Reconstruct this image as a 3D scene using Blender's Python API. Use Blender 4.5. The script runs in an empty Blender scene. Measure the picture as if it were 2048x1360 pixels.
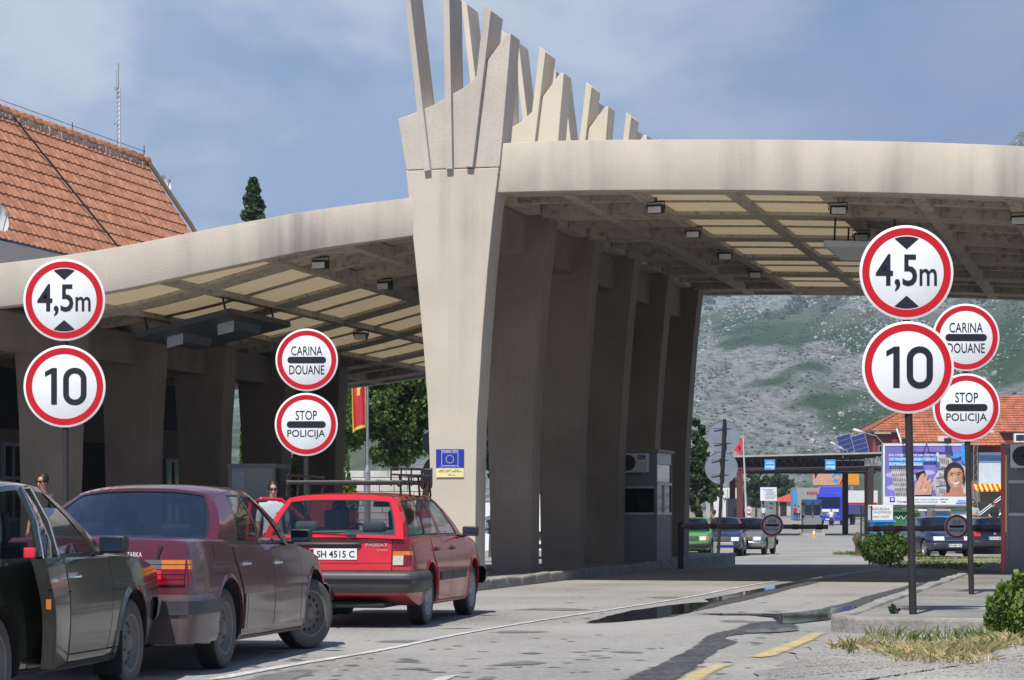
import bpy, bmesh, math, random
from math import sin, cos, pi, radians, atan2, sqrt, tan, exp
from mathutils import Vector as V, Matrix as Mx, noise
random.seed(7)
S = bpy.context.scene
COL = S.collection
# ------------------------------------------------------------------ frame of reference
F, CX, HY, EYE = 5000.0, 1024.0, 1020.0, 1.22      # focal length and horizon in photo pixels, eye height in metres
D = V((.2474, .9689, 0)); N = V((.9689, -.2474, 0)); O = V((-.9, 40, 0))   # road direction, across it, base of the first pillar
ROADROT = -atan2(.2474, .9689)                     # z rotation that turns +Y into D
def at(px, py, Y): return V(((px - CX) / F * Y, Y, EYE + (HY - py) / F * Y))
def P(u, v, z=0): return O + D * u + N * v + V((0, 0, z))
def lerp(a, b, t): return a + (b - a) * t
def curve(pts):                                    # monotone cubic through (x, y) points
    xs = [p[0] for p in pts]; ys = [p[1] for p in pts]; n = len(xs)
    if n == 1: return lambda x: ys[0]
    d = [(ys[i+1]-ys[i])/(xs[i+1]-xs[i]) for i in range(n-1)]
    m = [d[0]] + [0 if d[i-1]*d[i] <= 0 else 2*d[i-1]*d[i]/(d[i-1]+d[i]) for i in range(1, n-1)] + [d[-1]]
    def f(x):
        if x <= xs[0]: return ys[0]
        if x >= xs[-1]: return ys[-1]
        i = max(j for j in range(n-1) if xs[j] <= x)
        h = xs[i+1]-xs[i]; t = (x-xs[i])/h
        return ((2*t**3-3*t*t+1)*ys[i] + (t**3-2*t*t+t)*h*m[i] + (-2*t**3+3*t*t)*ys[i+1] + (t**3-t*t)*h*m[i+1])
    return f
H = curve([(-50, 0), (0, 0), (53, 0), (62, -.13), (70, -.38), (87, -.44), (110, -.55), (185, -.7), (230, -.5), (280, -.2), (340, .3), (500, 3), (3500, 30)])
def gpt(px, py, dz=0):                             # point of the ground seen at a pixel
    Y = 40.0
    for _ in range(60): Y = lerp(Y, min(2000, F * (EYE - H(Y)) / max(4, py - HY)), .6)
    return V(((px - CX) / F * Y, Y, H(Y) + dz))

# ------------------------------------------------------------------ materials
def mat(name, col, rough=.6, metal=0, var=.12, vs=3.0, bump=0, bs=60, coat=0, dirt=None, streak=None, speck=None, spec=.5, blot=None, track=None):
    m = bpy.data.materials.new(name); m.use_nodes = True
    nt = m.node_tree; nd = nt.nodes; lk = nt.links; b = nd['Principled BSDF']
    b.inputs['Roughness'].default_value = rough; b.inputs['Metallic'].default_value = metal
    b.inputs['Coat Weight'].default_value = coat; b.inputs['Specular IOR Level'].default_value = spec
    b.inputs['Coat Roughness'].default_value = .06
    tc = nd.new('ShaderNodeTexCoord')
    def nz(scale, detail=6, mp=None):
        n = nd.new('ShaderNodeTexNoise'); n.inputs['Scale'].default_value = scale; n.inputs['Detail'].default_value = detail
        if mp:
            q = nd.new('ShaderNodeMapping'); q.inputs['Scale'].default_value = mp
            lk.new(tc.outputs['Object'], q.inputs['Vector']); lk.new(q.outputs[0], n.inputs['Vector'])
        else: lk.new(tc.outputs['Object'], n.inputs['Vector'])
        return n.outputs['Fac']
    def ramp(fac, a, b_):
        r = nd.new('ShaderNodeMapRange'); r.inputs['From Min'].default_value = a; r.inputs['From Max'].default_value = b_
        lk.new(fac, r.inputs['Value']); return r.outputs[0]
    def mixc(fac, A, B):
        x = nd.new('ShaderNodeMix'); x.data_type = 'RGBA'
        if isinstance(fac, (int, float)): x.inputs[0].default_value = fac
        else: lk.new(fac, x.inputs[0])
        for s, c in ((6, A), (7, B)):
            if isinstance(c, tuple): x.inputs[s].default_value = (*c, 1)
            else: lk.new(c, x.inputs[s])
        return x.outputs[2]
    def mul(a, b_):
        x = nd.new('ShaderNodeMath'); x.operation = 'MULTIPLY'
        for i, c in enumerate((a, b_)):
            if isinstance(c, (int, float)): x.inputs[i].default_value = c
            else: lk.new(c, x.inputs[i])
        return x.outputs[0]
    cur = mixc(ramp(nz(vs), .3, .7), tuple(c*(1-var) for c in col), tuple(min(.95, c*(1+var)) for c in col))
    if speck: cur = mixc(mul(ramp(nz(speck[1], 2), .52, .66), speck[2]), cur, speck[0])
    if track:                                      # long streaks worn along the driving direction
        q = nd.new('ShaderNodeMapping'); q.vector_type = 'TEXTURE'; q.inputs['Rotation'].default_value = (0, 0, ROADROT); q.inputs['Scale'].default_value = (1/track[1], 1/track[2], 1)
        n = nd.new('ShaderNodeTexNoise'); n.inputs['Scale'].default_value = 1; n.inputs['Detail'].default_value = 5; lk.new(tc.outputs['Object'], q.inputs[0]); lk.new(q.outputs[0], n.inputs['Vector'])
        cur = mixc(mul(ramp(n.outputs['Fac'], .44, .66), track[3]), cur, track[0])
    if blot: cur = mixc(mul(mul(ramp(nz(blot[1], 9), .46, .72), ramp(nz(blot[1]*9, 5), .3, .65)), blot[2]), cur, blot[0])
    if streak:                                     # vertical run-off stains
        cur = mixc(mul(mul(ramp(nz(1, 4, (streak[1], streak[1], .12)), .46, .66), ramp(nz(.6, 3), .35, .7)), streak[2]), cur, streak[0])
    if dirt:                                       # (colour, z full, z none, amount) road dirt
        sp = nd.new('ShaderNodeSeparateXYZ'); lk.new(tc.outputs['Object'], sp.inputs[0])
        f = mul(mul(ramp(sp.outputs[2], dirt[2], dirt[1]), ramp(nz(2.2, 7), .2, .62)), dirt[3])
        cur = mixc(f, cur, dirt[0])
        rr = nd.new('ShaderNodeMix'); lk.new(f, rr.inputs[0]); rr.inputs[2].default_value = rough; rr.inputs[3].default_value = .75
        lk.new(rr.outputs[0], b.inputs['Roughness'])
        cm = nd.new('ShaderNodeMath'); cm.operation = 'SUBTRACT'; cm.use_clamp = True; cm.inputs[0].default_value = coat; lk.new(f, cm.inputs[1])
        lk.new(cm.outputs[0], b.inputs['Coat Weight'])
    lk.new(cur, b.inputs['Base Color'])
    if bump:
        bp = nd.new('ShaderNodeBump'); bp.inputs['Strength'].default_value = bump; bp.inputs['Distance'].default_value = .02
        lk.new(nz(bs, 4), bp.inputs['Height']); lk.new(bp.outputs[0], b.inputs['Normal'])
    return m
def glassmat(name, tint, gloss=.06, rough=.02):
    m = bpy.data.materials.new(name); m.use_nodes = True; nd = m.node_tree.nodes; lk = m.node_tree.links
    nd.remove(nd['Principled BSDF']); out = nd['Material Output']
    t = nd.new('ShaderNodeBsdfTransparent'); t.inputs[0].default_value = (*tint, 1)
    g = nd.new('ShaderNodeBsdfGlossy'); g.inputs['Roughness'].default_value = rough; g.inputs[0].default_value = (.95, .97, 1, 1)
    fr = nd.new('ShaderNodeLayerWeight'); pw = nd.new('ShaderNodeMath'); pw.operation = 'POWER'; pw.inputs[1].default_value = 4.0; lk.new(fr.outputs['Facing'], pw.inputs[0])
    ad = nd.new('ShaderNodeMath'); ad.operation = 'ADD'; ad.use_clamp = True; ad.inputs[1].default_value = gloss; lk.new(pw.outputs[0], ad.inputs[0])
    x = nd.new('ShaderNodeMixShader'); lk.new(ad.outputs[0], x.inputs[0]); lk.new(t.outputs[0], x.inputs[1]); lk.new(g.outputs[0], x.inputs[2])
    lk.new(x.outputs[0], out.inputs[0]); return m
def leafmat(name, col, trans=.3):
    m = mat(name, col, .55, var=.3, vs=1.3, spec=.3); nd = m.node_tree.nodes; lk = m.node_tree.links
    b = nd['Principled BSDF']; t = nd.new('ShaderNodeBsdfTranslucent'); t.inputs[0].default_value = (col[0]*1.4, col[1]*1.5, col[2], 1)
    x = nd.new('ShaderNodeMixShader'); x.inputs[0].default_value = trans
    lk.new(b.outputs[0], x.inputs[1]); lk.new(t.outputs[0], x.inputs[2]); lk.new(x.outputs[0], nd['Material Output'].inputs[0]); return m
def sheetmat(name, col, amount):                   # translucent roof sheet
    m = bpy.data.materials.new(name); m.use_nodes = True; nd = m.node_tree.nodes; lk = m.node_tree.links
    b = nd['Principled BSDF']; b.inputs['Base Color'].default_value = (*col, 1); b.inputs['Roughness'].default_value = .6
    n = nd.new('ShaderNodeTexNoise'); n.inputs['Scale'].default_value = 2.2; n.inputs['Detail'].default_value = 8
    tc = nd.new('ShaderNodeTexCoord'); lk.new(tc.outputs['Object'], n.inputs['Vector'])
    r = nd.new('ShaderNodeValToRGB'); r.color_ramp.elements[0].position = .24; r.color_ramp.elements[1].position = .36
    r.color_ramp.elements[0].color = (*[c*.55 for c in col], 1); r.color_ramp.elements[1].color = (*col, 1); lk.new(n.outputs[0], r.inputs[0])
    t = nd.new('ShaderNodeBsdfTranslucent'); lk.new(r.outputs[0], t.inputs[0])
    x = nd.new('ShaderNodeMixShader'); x.inputs[0].default_value = amount
    lk.new(b.outputs[0], x.inputs[1]); lk.new(t.outputs[0], x.inputs[2]); lk.new(x.outputs[0], nd['Material Output'].inputs[0]); return m

def feather(m, soft=.5, rough=.9, scale=9):        # stains and worn paint: ragged, faded rim from the mesh's 'edge' attribute
    nd = m.node_tree.nodes; lk = m.node_tree.links; a = nd.new('ShaderNodeAttribute'); a.attribute_name = 'edge'
    tc = nd.new('ShaderNodeTexCoord'); q = nd.new('ShaderNodeMapping'); q.inputs['Scale'].default_value = (1, .35, 1); n = nd.new('ShaderNodeTexNoise'); n.inputs['Scale'].default_value = scale; n.inputs['Detail'].default_value = 7; n.inputs['Roughness'].default_value = .7
    lk.new(tc.outputs['Object'], q.inputs[0]); lk.new(q.outputs[0], n.inputs['Vector'])
    k = nd.new('ShaderNodeMath'); k.operation = 'MULTIPLY_ADD'; lk.new(n.outputs[0], k.inputs[0]); k.inputs[1].default_value = rough; lk.new(a.outputs['Fac'], k.inputs[2])
    r = nd.new('ShaderNodeMapRange'); r.inputs['From Min'].default_value = rough*.5; r.inputs['From Max'].default_value = rough*.5+soft; lk.new(k.outputs[0], r.inputs[0])
    t = nd.new('ShaderNodeBsdfTransparent'); x = nd.new('ShaderNodeMixShader'); lk.new(r.outputs[0], x.inputs[0]); lk.new(t.outputs[0], x.inputs[1]); lk.new(nd['Principled BSDF'].outputs[0], x.inputs[2])
    lk.new(x.outputs[0], nd['Material Output'].inputs[0])
def edged(o, vals):
    at_ = o.data.attributes.new('edge', 'FLOAT', 'POINT'); at_.data.foreach_set('value', vals); return o
M = {}
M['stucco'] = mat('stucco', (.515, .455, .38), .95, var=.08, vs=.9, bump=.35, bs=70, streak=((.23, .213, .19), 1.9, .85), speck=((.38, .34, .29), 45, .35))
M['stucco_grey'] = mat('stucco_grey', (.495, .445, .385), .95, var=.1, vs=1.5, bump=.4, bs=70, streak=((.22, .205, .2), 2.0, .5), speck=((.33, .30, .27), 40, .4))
M['stucco_shaded'] = mat('shaded_stucco', (.26, .215, .175), .95, var=.16, vs=.9, bump=.35, bs=70, streak=((.13, .115, .10), 1.2, .6), speck=((.16, .13, .105), 45, .4))  # stucco darkened to hold the shade under the roofs, with some soot streaks
M['cream'] = mat('cream_paint', (.57, .51, .41), .9, var=.06, vs=1.5, bump=.1, bs=50, streak=((.42, .36, .28), 2, .35))
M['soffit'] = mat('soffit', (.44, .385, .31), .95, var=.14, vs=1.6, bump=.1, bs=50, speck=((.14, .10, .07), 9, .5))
M['skylight'] = sheetmat('skylight_sheet', (.77, .69, .55), .44)
M['road'] = mat('asphalt', (.245, .233, .21), .9, var=.3, vs=.3, bump=.7, bs=45, speck=((.40, .395, .375), 16, .6), blot=((.145, .14, .13), .45, .45), track=((.305, .292, .268), .9, .03, .55))
M['road2'] = mat('asphalt_patch', (.18, .176, .167), .9, var=.3, vs=.8, bump=.5, bs=45, speck=((.30, .295, .285), 14, .7), blot=((.24, .235, .22), 1.2, .9))
M['wet'] = mat('wet_asphalt', (.045, .043, .041), .5, var=.35, vs=3, bump=.5, bs=70, speck=((.15, .148, .142), 16, .8), blot=((.10, .098, .093), 1.4, .8))
M['damp'] = mat('damp_asphalt', (.135, .13, .122), .8, var=.3, vs=3, bump=.5, bs=70, speck=((.2, .2, .195), 75, .6))
M['water'] = mat('puddle_water', (.02, .019, .017), .03, var=.1, spec=.6)
M['white_line'] = mat('white_line', (.50, .495, .47), .85, var=.22, vs=2.5, speck=((.25, .245, .235), 18, .85), blot=((.25, .245, .23), 1.6, .95))
M['yellow_line'] = mat('yellow_line', (.46, .36, .15), .85, var=.2, vs=3, speck=((.25, .235, .2), 16, .9), blot=((.25, .24, .21), 2.5, .8))
for k_, sf, rg, sc_ in (('wet', .35, .8, 7), ('damp', .7, .9, 9), ('white_line', .7, 1.2, 12), ('yellow_line', .8, 1.4, 8)): feather(M[k_], sf, rg, sc_)
M['kerb'] = mat('kerb_concrete', (.27, .257, .232), .95, var=.25, vs=1.3, bump=.8, bs=22, speck=((.18, .17, .15), 14, .6), blot=((.15, .14, .12), 2.2, .6))
M['pavement'] = mat('pavement_concrete', (.215, .203, .182), .95, var=.3, vs=.9, bump=.9, bs=22, speck=((.16, .15, .135), 16, .7), blot=((.13, .12, .105), 1.6, .7))
M['gravel'] = mat('gravel', (.30, .285, .26), 1, var=.3, vs=.8, bump=1, bs=45, speck=((.16, .15, .14), 32, .7))
M['soil'] = mat('dry_soil', (.22, .20, .155), 1, var=.3, vs=.25, bump=.8, bs=8, speck=((.10, .12, .05), .6, .7))
M['verge'] = mat('verge', (.17, .18, .085), 1, var=.35, vs=1.2, bump=1, bs=20, speck=((.26, .23, .14), 6, .7))
M['concrete'] = mat('concrete', (.38, .37, .345), .9, var=.14, vs=2, bump=.3, bs=40)
M['pole'] = mat('dark_pole', (.020, .019, .019), .6, var=.3, vs=6)
M['steel'] = mat('galvanised', (.36, .38, .40), .45, .6, var=.15, vs=5)
M['sign_white'] = mat('sign_white', (.75, .78, .79), .35, var=.05, vs=2, coat=.2, streak=((.52, .53, .52), 7, .3))
M['sign_red'] = mat('sign_red', (.50, .010, .018), .45, var=.06, vs=2, spec=.3)
M['sign_back'] = mat('sign_back', (.26, .31, .39), .5, .3, var=.1, vs=4)
M['ink'] = mat('ink', (.012, .013, .018), .4, var=.05)
M['black'] = mat('black_plastic', (.022, .022, .023), .5, var=.2, vs=8)
M['rubber'] = mat('tyre_rubber', (.045, .043, .04), .85, var=.3, vs=9, bump=.2, bs=60, dirt=((.17, .155, .13), .05, .55, .55))
M['tread'] = mat('tyre_tread', (.028, .027, .026), .9, var=.3, vs=9)
M['trim'] = mat('window_rubber', (.016, .016, .017), .4, var=.1)
M['chrome'] = mat('chrome', (.72, .73, .74), .12, 1, var=.05)
M['dullchrome'] = mat('dull_chrome', (.42, .43, .45), .28, .9, var=.15, vs=6)
M['hub'] = mat('steel_wheel', (.19, .18, .17), .6, .4, var=.25, vs=7, dirt=((.2, .18, .15), .05, .5, .5))
M['alloy'] = mat('alloy_wheel', (.36, .36, .36), .45, .7, var=.15, vs=6)
M['under'] = mat('underbody', (.02, .019, .018), .9, var=.3)
M['seat'] = mat('seat_cloth', (.045, .045, .05), .9, var=.2, vs=6)
M['seat2'] = mat('seat_cloth_grey', (.11, .11, .12), .9, var=.2, vs=6)
M['glass'] = glassmat('car_glass', (.60, .65, .64), .08)
M['glass_dark'] = glassmat('dark_glass', (.16, .19, .22), .09)
M['glass_rear'] = glassmat('dusty_glass', (.42, .48, .55), .20, .05)
M['pane'] = glassmat('window_glass', (.30, .34, .36), .08)
M['mirror'] = mat('mirror_glass', (.75, .78, .8), .03, 1, var=.02)
M['lens_red'] = mat('red_lens', (.16, .005, .009), .15, var=.12, vs=20, coat=.5)
M['lens_bright'] = mat('bright_red_lens', (.60, .02, .035), .2, var=.1, vs=20, coat=.5)
M['lens_amber'] = mat('amber_lens', (.50, .15, .015), .2, var=.12, vs=20, coat=.5)
M['lens_pale'] = mat('pale_lens', (.48, .45, .36), .2, var=.12, vs=20, coat=.5)
M['lens_grey'] = mat('grey_lens', (.11, .105, .11), .2, var=.12, vs=20, coat=.5)
M['lens_clear'] = mat('headlight_glass', (.66, .68, .68), .1, var=.1, vs=20, coat=.6)
M['plate'] = mat('plate_white', (.72, .73, .72), .35, var=.05)
M['blue'] = mat('sign_blue', (.015, .03, .30), .4, var=.06)
M['yellow'] = mat('sign_yellow', (.78, .66, .24), .5, var=.05)
M['pale_yellow'] = mat('pale_yellow', (.72, .63, .33), .5, var=.05)
M['tile'] = mat('roof_tile', (.40, .178, .10), .85, var=.34, vs=4.5, bump=.3, bs=40, speck=((.30, .10, .05), 3, .5))
M['tile_far'] = mat('roof_tile_far', (.40, .135, .07), .9, var=.3, vs=1.2, bump=.3, bs=10, speck=((.20, .085, .055), 1.5, .6))
M['mortar'] = mat('ridge_mortar', (.40, .33, .27), .95, var=.25, vs=6, bump=.6, bs=20)
M['wall_grey'] = mat('wall_grey', (.40, .39, .39), .9, var=.06)
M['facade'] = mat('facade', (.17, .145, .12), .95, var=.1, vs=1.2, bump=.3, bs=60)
M['booth'] = mat('booth_grey', (.20, .213, .23), .55, var=.08, vs=2, dirt=((.2, .18, .15), .1, .7, .5))
M['booth_dark'] = mat('booth_dark', (.055, .06, .068), .5, var=.1)
M['alu'] = mat('aluminium', (.48, .48, .47), .4, .5, var=.08)
M['ac'] = mat('appliance_white', (.60, .60, .585), .5, var=.05)
M['stone'] = mat('white_stone', (.50, .48, .44), .9, var=.15, vs=2, bump=.3, bs=15)
M['bark'] = mat('bark', (.10, .075, .05), .95, var=.3, vs=5, bump=.6, bs=25)
for i, c in enumerate(((.08, .14, .032), (.05, .105, .025), (.12, .185, .042))): M['leaf%d' % i] = leafmat('leaf_%s' % 'abc'[i], c)
for i, c in enumerate(((.036, .068, .026), (.022, .046, .02), (.052, .09, .032))): M['dark%d' % i] = leafmat('dark_leaf_%s' % 'abc'[i], c, .15)
for i, c in enumerate(((.11, .19, .03), (.07, .13, .025), (.17, .25, .05))): M['fresh%d' % i] = leafmat('fresh_leaf_%s' % 'abc'[i], c)
M['straw'] = leafmat('straw', (.50, .41, .23), .2); M['blade'] = leafmat('green_blade', (.22, .25, .09), .25)

# ------------------------------------------------------------------ mesh builder
class MB:
    def __init__(s): s.v = []; s.f = []; s.m = []
    def add(s, vs, fs, mi=0, T=None):
        o = len(s.v); s.v += [tuple(T @ V(p)) if T is not None else tuple(p) for p in vs]
        s.f += [tuple(i + o for i in f) for f in fs]; s.m += [mi] * len(fs); return s
    def box(s, c, d, mi=0, T=None):
        x, y, z = c; a, b, h = d[0]/2, d[1]/2, d[2]/2
        vs = [(x+i*a, y+j*b, z+k*h) for k in (-1, 1) for j in (-1, 1) for i in (-1, 1)]
        return s.add(vs, [(0, 2, 3, 1), (4, 5, 7, 6), (0, 1, 5, 4), (2, 6, 7, 3), (0, 4, 6, 2), (1, 3, 7, 5)], mi, T)
    def tube(s, p, r, n=8, mi=0, T=None, caps=True):
        p = [V(q) for q in p]; r = r if isinstance(r, (list, tuple)) else [r] * len(p); vs = []; fs = []
        for i, q in enumerate(p):
            t = (p[min(i+1, len(p)-1)] - p[max(i-1, 0)]).normalized()
            a = t.cross(V((0, 0, 1)) if abs(t.z) < .9 else V((1, 0, 0))).normalized(); b = t.cross(a)
            vs += [q + (a*cos(2*pi*k/n) + b*sin(2*pi*k/n)) * r[i] for k in range(n)]
        for i in range(len(p)-1):
            for k in range(n): fs.append((i*n+k, i*n+(k+1) % n, (i+1)*n+(k+1) % n, (i+1)*n+k))
        if caps: fs += [tuple(range(n))[::-1], tuple(range((len(p)-1)*n, len(p)*n))]
        return s.add(vs, fs, mi, T)
    def lathe(s, prof, n=32, mi=0, T=None, closed=False):       # prof: (radius, height) about +Z
        vs = [(r*cos(2*pi*k/n), r*sin(2*pi*k/n), h) for r, h in prof for k in range(n)]; fs = []
        m = len(prof)
        for i in range(m if closed else m-1):
            for k in range(n): fs.append((i*n+k, i*n+(k+1) % n, ((i+1) % m)*n+(k+1) % n, ((i+1) % m)*n+k))
        return s.add(vs, fs, mi, T)
    def prism(s, poly, d, mi=0, T=None):                        # poly in x,z ; extruded from y=0 to y=d
        n = len(poly); vs = [(x, 0, z) for x, z in poly] + [(x, d, z) for x, z in poly]
        fs = [tuple(range(n)), tuple(range(n, 2*n))[::-1]] + [(i, n+i, n+(i+1) % n, (i+1) % n) for i in range(n)]
        return s.add(vs, fs, mi, T)
    def flat(s, pts, mi=0): return s.add(pts, [tuple(range(len(pts)))], mi)
    def grid(s, fn, nu, nv, mi=0, th=0, T=None):                # fn(a,b,k) k=0 front,1 back ; solid when th
        vs = [fn(i/nu, j/nv, 0) for i in range(nu+1) for j in range(nv+1)]; w = nv+1
        fs = [(i*w+j, (i+1)*w+j, (i+1)*w+j+1, i*w+j+1) for i in range(nu) for j in range(nv)]
        if th:
            o = len(vs); vs += [fn(i/nu, j/nv, 1) for i in range(nu+1) for j in range(nv+1)]
            fs += [tuple(q+o for q in f[::-1]) for f in fs]
            e = [i*w for i in range(nu+1)] + [nu*w+j for j in range(1, nv+1)] + [i*w+nv for i in range(nu-1, -1, -1)] + [j for j in range(nv-1, 0, -1)]
            fs += [(e[k], e[k]+o, e[(k+1) % len(e)]+o, e[(k+1) % len(e)]) for k in range(len(e))]
        return s.add(vs, fs, mi, T)
    def build(s, name, mats, parent=None, smooth=None, bevel=0, loc=None, solid=0, recalc=True):
        if not isinstance(mats, (list, tuple)): mats = [mats]
        me = bpy.data.meshes.new(name); me.from_pydata(s.v, [], s.f)
        for m in mats: me.materials.append(M[m] if isinstance(m, str) else m)
        me.polygons.foreach_set('material_index', s.m)
        if bevel or solid or recalc:
            bm = bmesh.new(); bm.from_mesh(me)
            if bevel or smooth: bmesh.ops.remove_doubles(bm, verts=bm.verts, dist=1e-5)
            if recalc: bmesh.ops.recalc_face_normals(bm, faces=bm.faces)
            if solid: bmesh.ops.solidify(bm, geom=bm.faces[:], thickness=solid)
            if bevel:
                es = [e for e in bm.edges if len(e.link_faces) == 2 and e.calc_face_angle(0) > .5]
                bmesh.ops.bevel(bm, geom=es, offset=bevel, segments=2, profile=.5, affect='EDGES', clamp_overlap=True)
            bm.to_mesh(me); bm.free()
        if smooth:
            me.polygons.foreach_set('use_smooth', [True]*len(me.polygons)); me.set_sharp_from_angle(angle=radians(smooth))
        o = bpy.data.objects.new(name, me); COL.objects.link(o)
        if parent: o.parent = parent
        if loc is not None: o.location = loc
        return o
def tag(o, label=None, cat=None, group=None, kind=None):
    if label: o['label'] = label
    if cat: o['category'] = cat
    if group: o['group'] = group
    if kind: o['kind'] = kind
    return o
def thing(name, label, cat, loc, rz=0, group=None):
    o = bpy.data.objects.new(name, None); COL.objects.link(o); o.location = loc; o.rotation_euler = (0, 0, rz)
    o.empty_display_size = .2; return tag(o, label, cat, group)
def dup(root, loc=None, rz=None, label=None):
    r = root.copy(); COL.objects.link(r)
    if loc is not None: r.location = loc
    if rz is not None: r.rotation_euler = (0, 0, rz)
    if label: r['label'] = label
    for ch in root.children:
        c = ch.copy(); COL.objects.link(c); c.parent = r
        for g in ch.children:
            d = g.copy(); COL.objects.link(d); d.parent = c
    return r
_txt = {}
def text(mb, body, w, h, c=(0, 0), y=0, mi=0, T=None, bold=0):  # flat lettering fitted to w x h in the local x,z plane at depth y
    key = (body, bold)
    if key not in _txt:
        cu = bpy.data.curves.new('t', 'FONT'); cu.body = body; cu.offset = bold; cu.resolution_u = 3
        ob = bpy.data.objects.new('t', cu); COL.objects.link(ob)
        me = bpy.data.meshes.new_from_object(ob.evaluated_get(bpy.context.evaluated_depsgraph_get()))
        vs = [tuple(q.co) for q in me.vertices]; fs = [tuple(p.vertices) for p in me.polygons]
        bpy.data.objects.remove(ob); bpy.data.curves.remove(cu); bpy.data.meshes.remove(me); _txt[key] = (vs, fs)
    vs, fs = _txt[key]
    x0 = min(q[0] for q in vs); x1 = max(q[0] for q in vs); y0 = min(q[1] for q in vs); y1 = max(q[1] for q in vs)
    if w is None: w = (x1-x0)*h/(y1-y0)
    out = [(c[0] + ((q[0]-x0)/(x1-x0)-.5)*w, y, c[1] + ((q[1]-y0)/(y1-y0)-.5)*h) for q in vs]
    return mb.add(out, fs, mi, T)
def TR(loc, rz=0, rx=0): return Mx.Translation(V(loc)) @ Mx.Rotation(rz, 4, 'Z') @ Mx.Rotation(rx, 4, 'X')
def circ(r, n=40, c=(0, 0), a0=0, a1=2*pi):
    full = abs(a1-a0-2*pi) < 1e-6
    return [(c[0]+r*cos(a0+(a1-a0)*k/(n if full else n-1)), c[1]+r*sin(a0+(a1-a0)*k/(n if full else n-1))) for k in range(n)]
# ------------------------------------------------------------------ camera, sky, sun
cam = bpy.data.objects.new('camera', bpy.data.cameras.new('camera')); COL.objects.link(cam); S.camera = cam
cam.location = (0, 0, EYE); cam.rotation_euler = (pi/2, 0, 0)
cam.data.sensor_width = 36; cam.data.lens = F/2048*36; cam.data.shift_y = (HY-680)/2048
cam.data.clip_end = 9000; cam.data.clip_start = .2
SUN_EL, SUN_AZ = radians(58), radians(20)          # behind the camera, to its left
sd = V((-sin(SUN_AZ)*cos(SUN_EL), -cos(SUN_AZ)*cos(SUN_EL), sin(SUN_EL)))
sun = bpy.data.objects.new('sun', bpy.data.lights.new('sun', 'SUN')); COL.objects.link(sun)
sun.data.energy = 5.0; sun.data.angle = radians(.5); sun.data.color = (1, .955, .885)
sun.rotation_euler = sd.to_track_quat('Z', 'Y').to_euler()
W = bpy.data.worlds.new('World'); S.world = W; W.use_nodes = True
nd = W.node_tree.nodes; lk = W.node_tree.links; bg = nd['Background']
sky = nd.new('ShaderNodeTexSky'); sky.sky_type = 'NISHITA'; sky.sun_disc = False
sky.sun_elevation = SUN_EL; sky.sun_rotation = pi + SUN_AZ
sky.air_density = 1.2; sky.dust_density = .6; sky.ozone_density = 2.2
tc = nd.new('ShaderNodeTexCoord')
def wnoise(scale, mp, det=7, rough=.55, dist=.3):
    q = nd.new('ShaderNodeMapping'); q.inputs['Scale'].default_value = mp[:3]; q.inputs['Location'].default_value = mp[3:]
    n = nd.new('ShaderNodeTexNoise'); n.inputs['Scale'].default_value = scale; n.inputs['Detail'].default_value = det
    n.inputs['Roughness'].default_value = rough; n.inputs['Distortion'].default_value = dist
    lk.new(tc.outputs['Generated'], q.inputs[0]); lk.new(q.outputs[0], n.inputs['Vector']); return n.outputs['Fac']
def wrange(f, a, b, lo=0, hi=1):
    r = nd.new('ShaderNodeMapRange'); r.interpolation_type = 'SMOOTHSTEP'
    for k, v_ in zip(('From Min', 'From Max', 'To Min', 'To Max'), (a, b, lo, hi)): r.inputs[k].default_value = v_
    lk.new(f, r.inputs[0]); return r.outputs[0]
def wmix(f, a, b):
    x = nd.new('ShaderNodeMix'); x.data_type = 'RGBA'; lk.new(f, x.inputs[0])
    for i, c in ((6, a), (7, b)):
        if isinstance(c, tuple): x.inputs[i].default_value = (*c, 1)
        else: lk.new(c, x.inputs[i])
    return x.outputs[2]
tint = nd.new('ShaderNodeMix'); tint.data_type = 'RGBA'; tint.blend_type = 'MULTIPLY'; tint.inputs[0].default_value = 1
lk.new(sky.outputs[0], tint.inputs[6]); tint.inputs[7].default_value = (.80, 1.02, 1.42, 1)
sx = nd.new('ShaderNodeSeparateXYZ'); lk.new(tc.outputs['Generated'], sx.inputs[0])
low = wrange(sx.outputs[2], .45, .22)                                   # clouds kept low; unseen overhead sky left clear to cut fill light
def wmul(a, b_):
    x = nd.new('ShaderNodeMath'); x.operation = 'MULTIPLY'; lk.new(a, x.inputs[0]); lk.new(b_, x.inputs[1]); return x.outputs[0]
c1 = wmul(low, wrange(wnoise(4.0, (1, 1, 1.5, .35, 0, .1), 6, .5, .1), .38, .58))           # grey-blue cloud sheets
CX_, CZ_ = 1.9, 0
c2 = wmul(low, wrange(wnoise(5.6, (1, 1, 1.9, CX_, .4, CZ_), 7, .52, .15), .44, .64))    # paler tops
m1 = wmix(c1, tint.outputs[2], (5.9, 7.9, 12.0))
m2 = wmix(c2, m1, (12.4, 13.4, 15.0))
sl_ = wmul(wrange(sx.outputs[0], .0, .17, 0, .88), wrange(wnoise(3.0, (1, 1, 1.6, .2, .7, 0), 5, .5, 0), .26, .52))
m2 = wmix(sl_, m2, (3.4, 5.0, 9.2))                                    # darker slate bank to the right
lk.new(m2, bg.inputs[0]); bg.inputs[1].default_value = .05
S.view_settings.view_transform = 'Standard'; S.view_settings.look = 'None'; S.view_settings.gamma = 1
S.view_settings.exposure = .3
S.cycles.max_bounces = 8; S.cycles.transparent_max_bounces = 16

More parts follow.
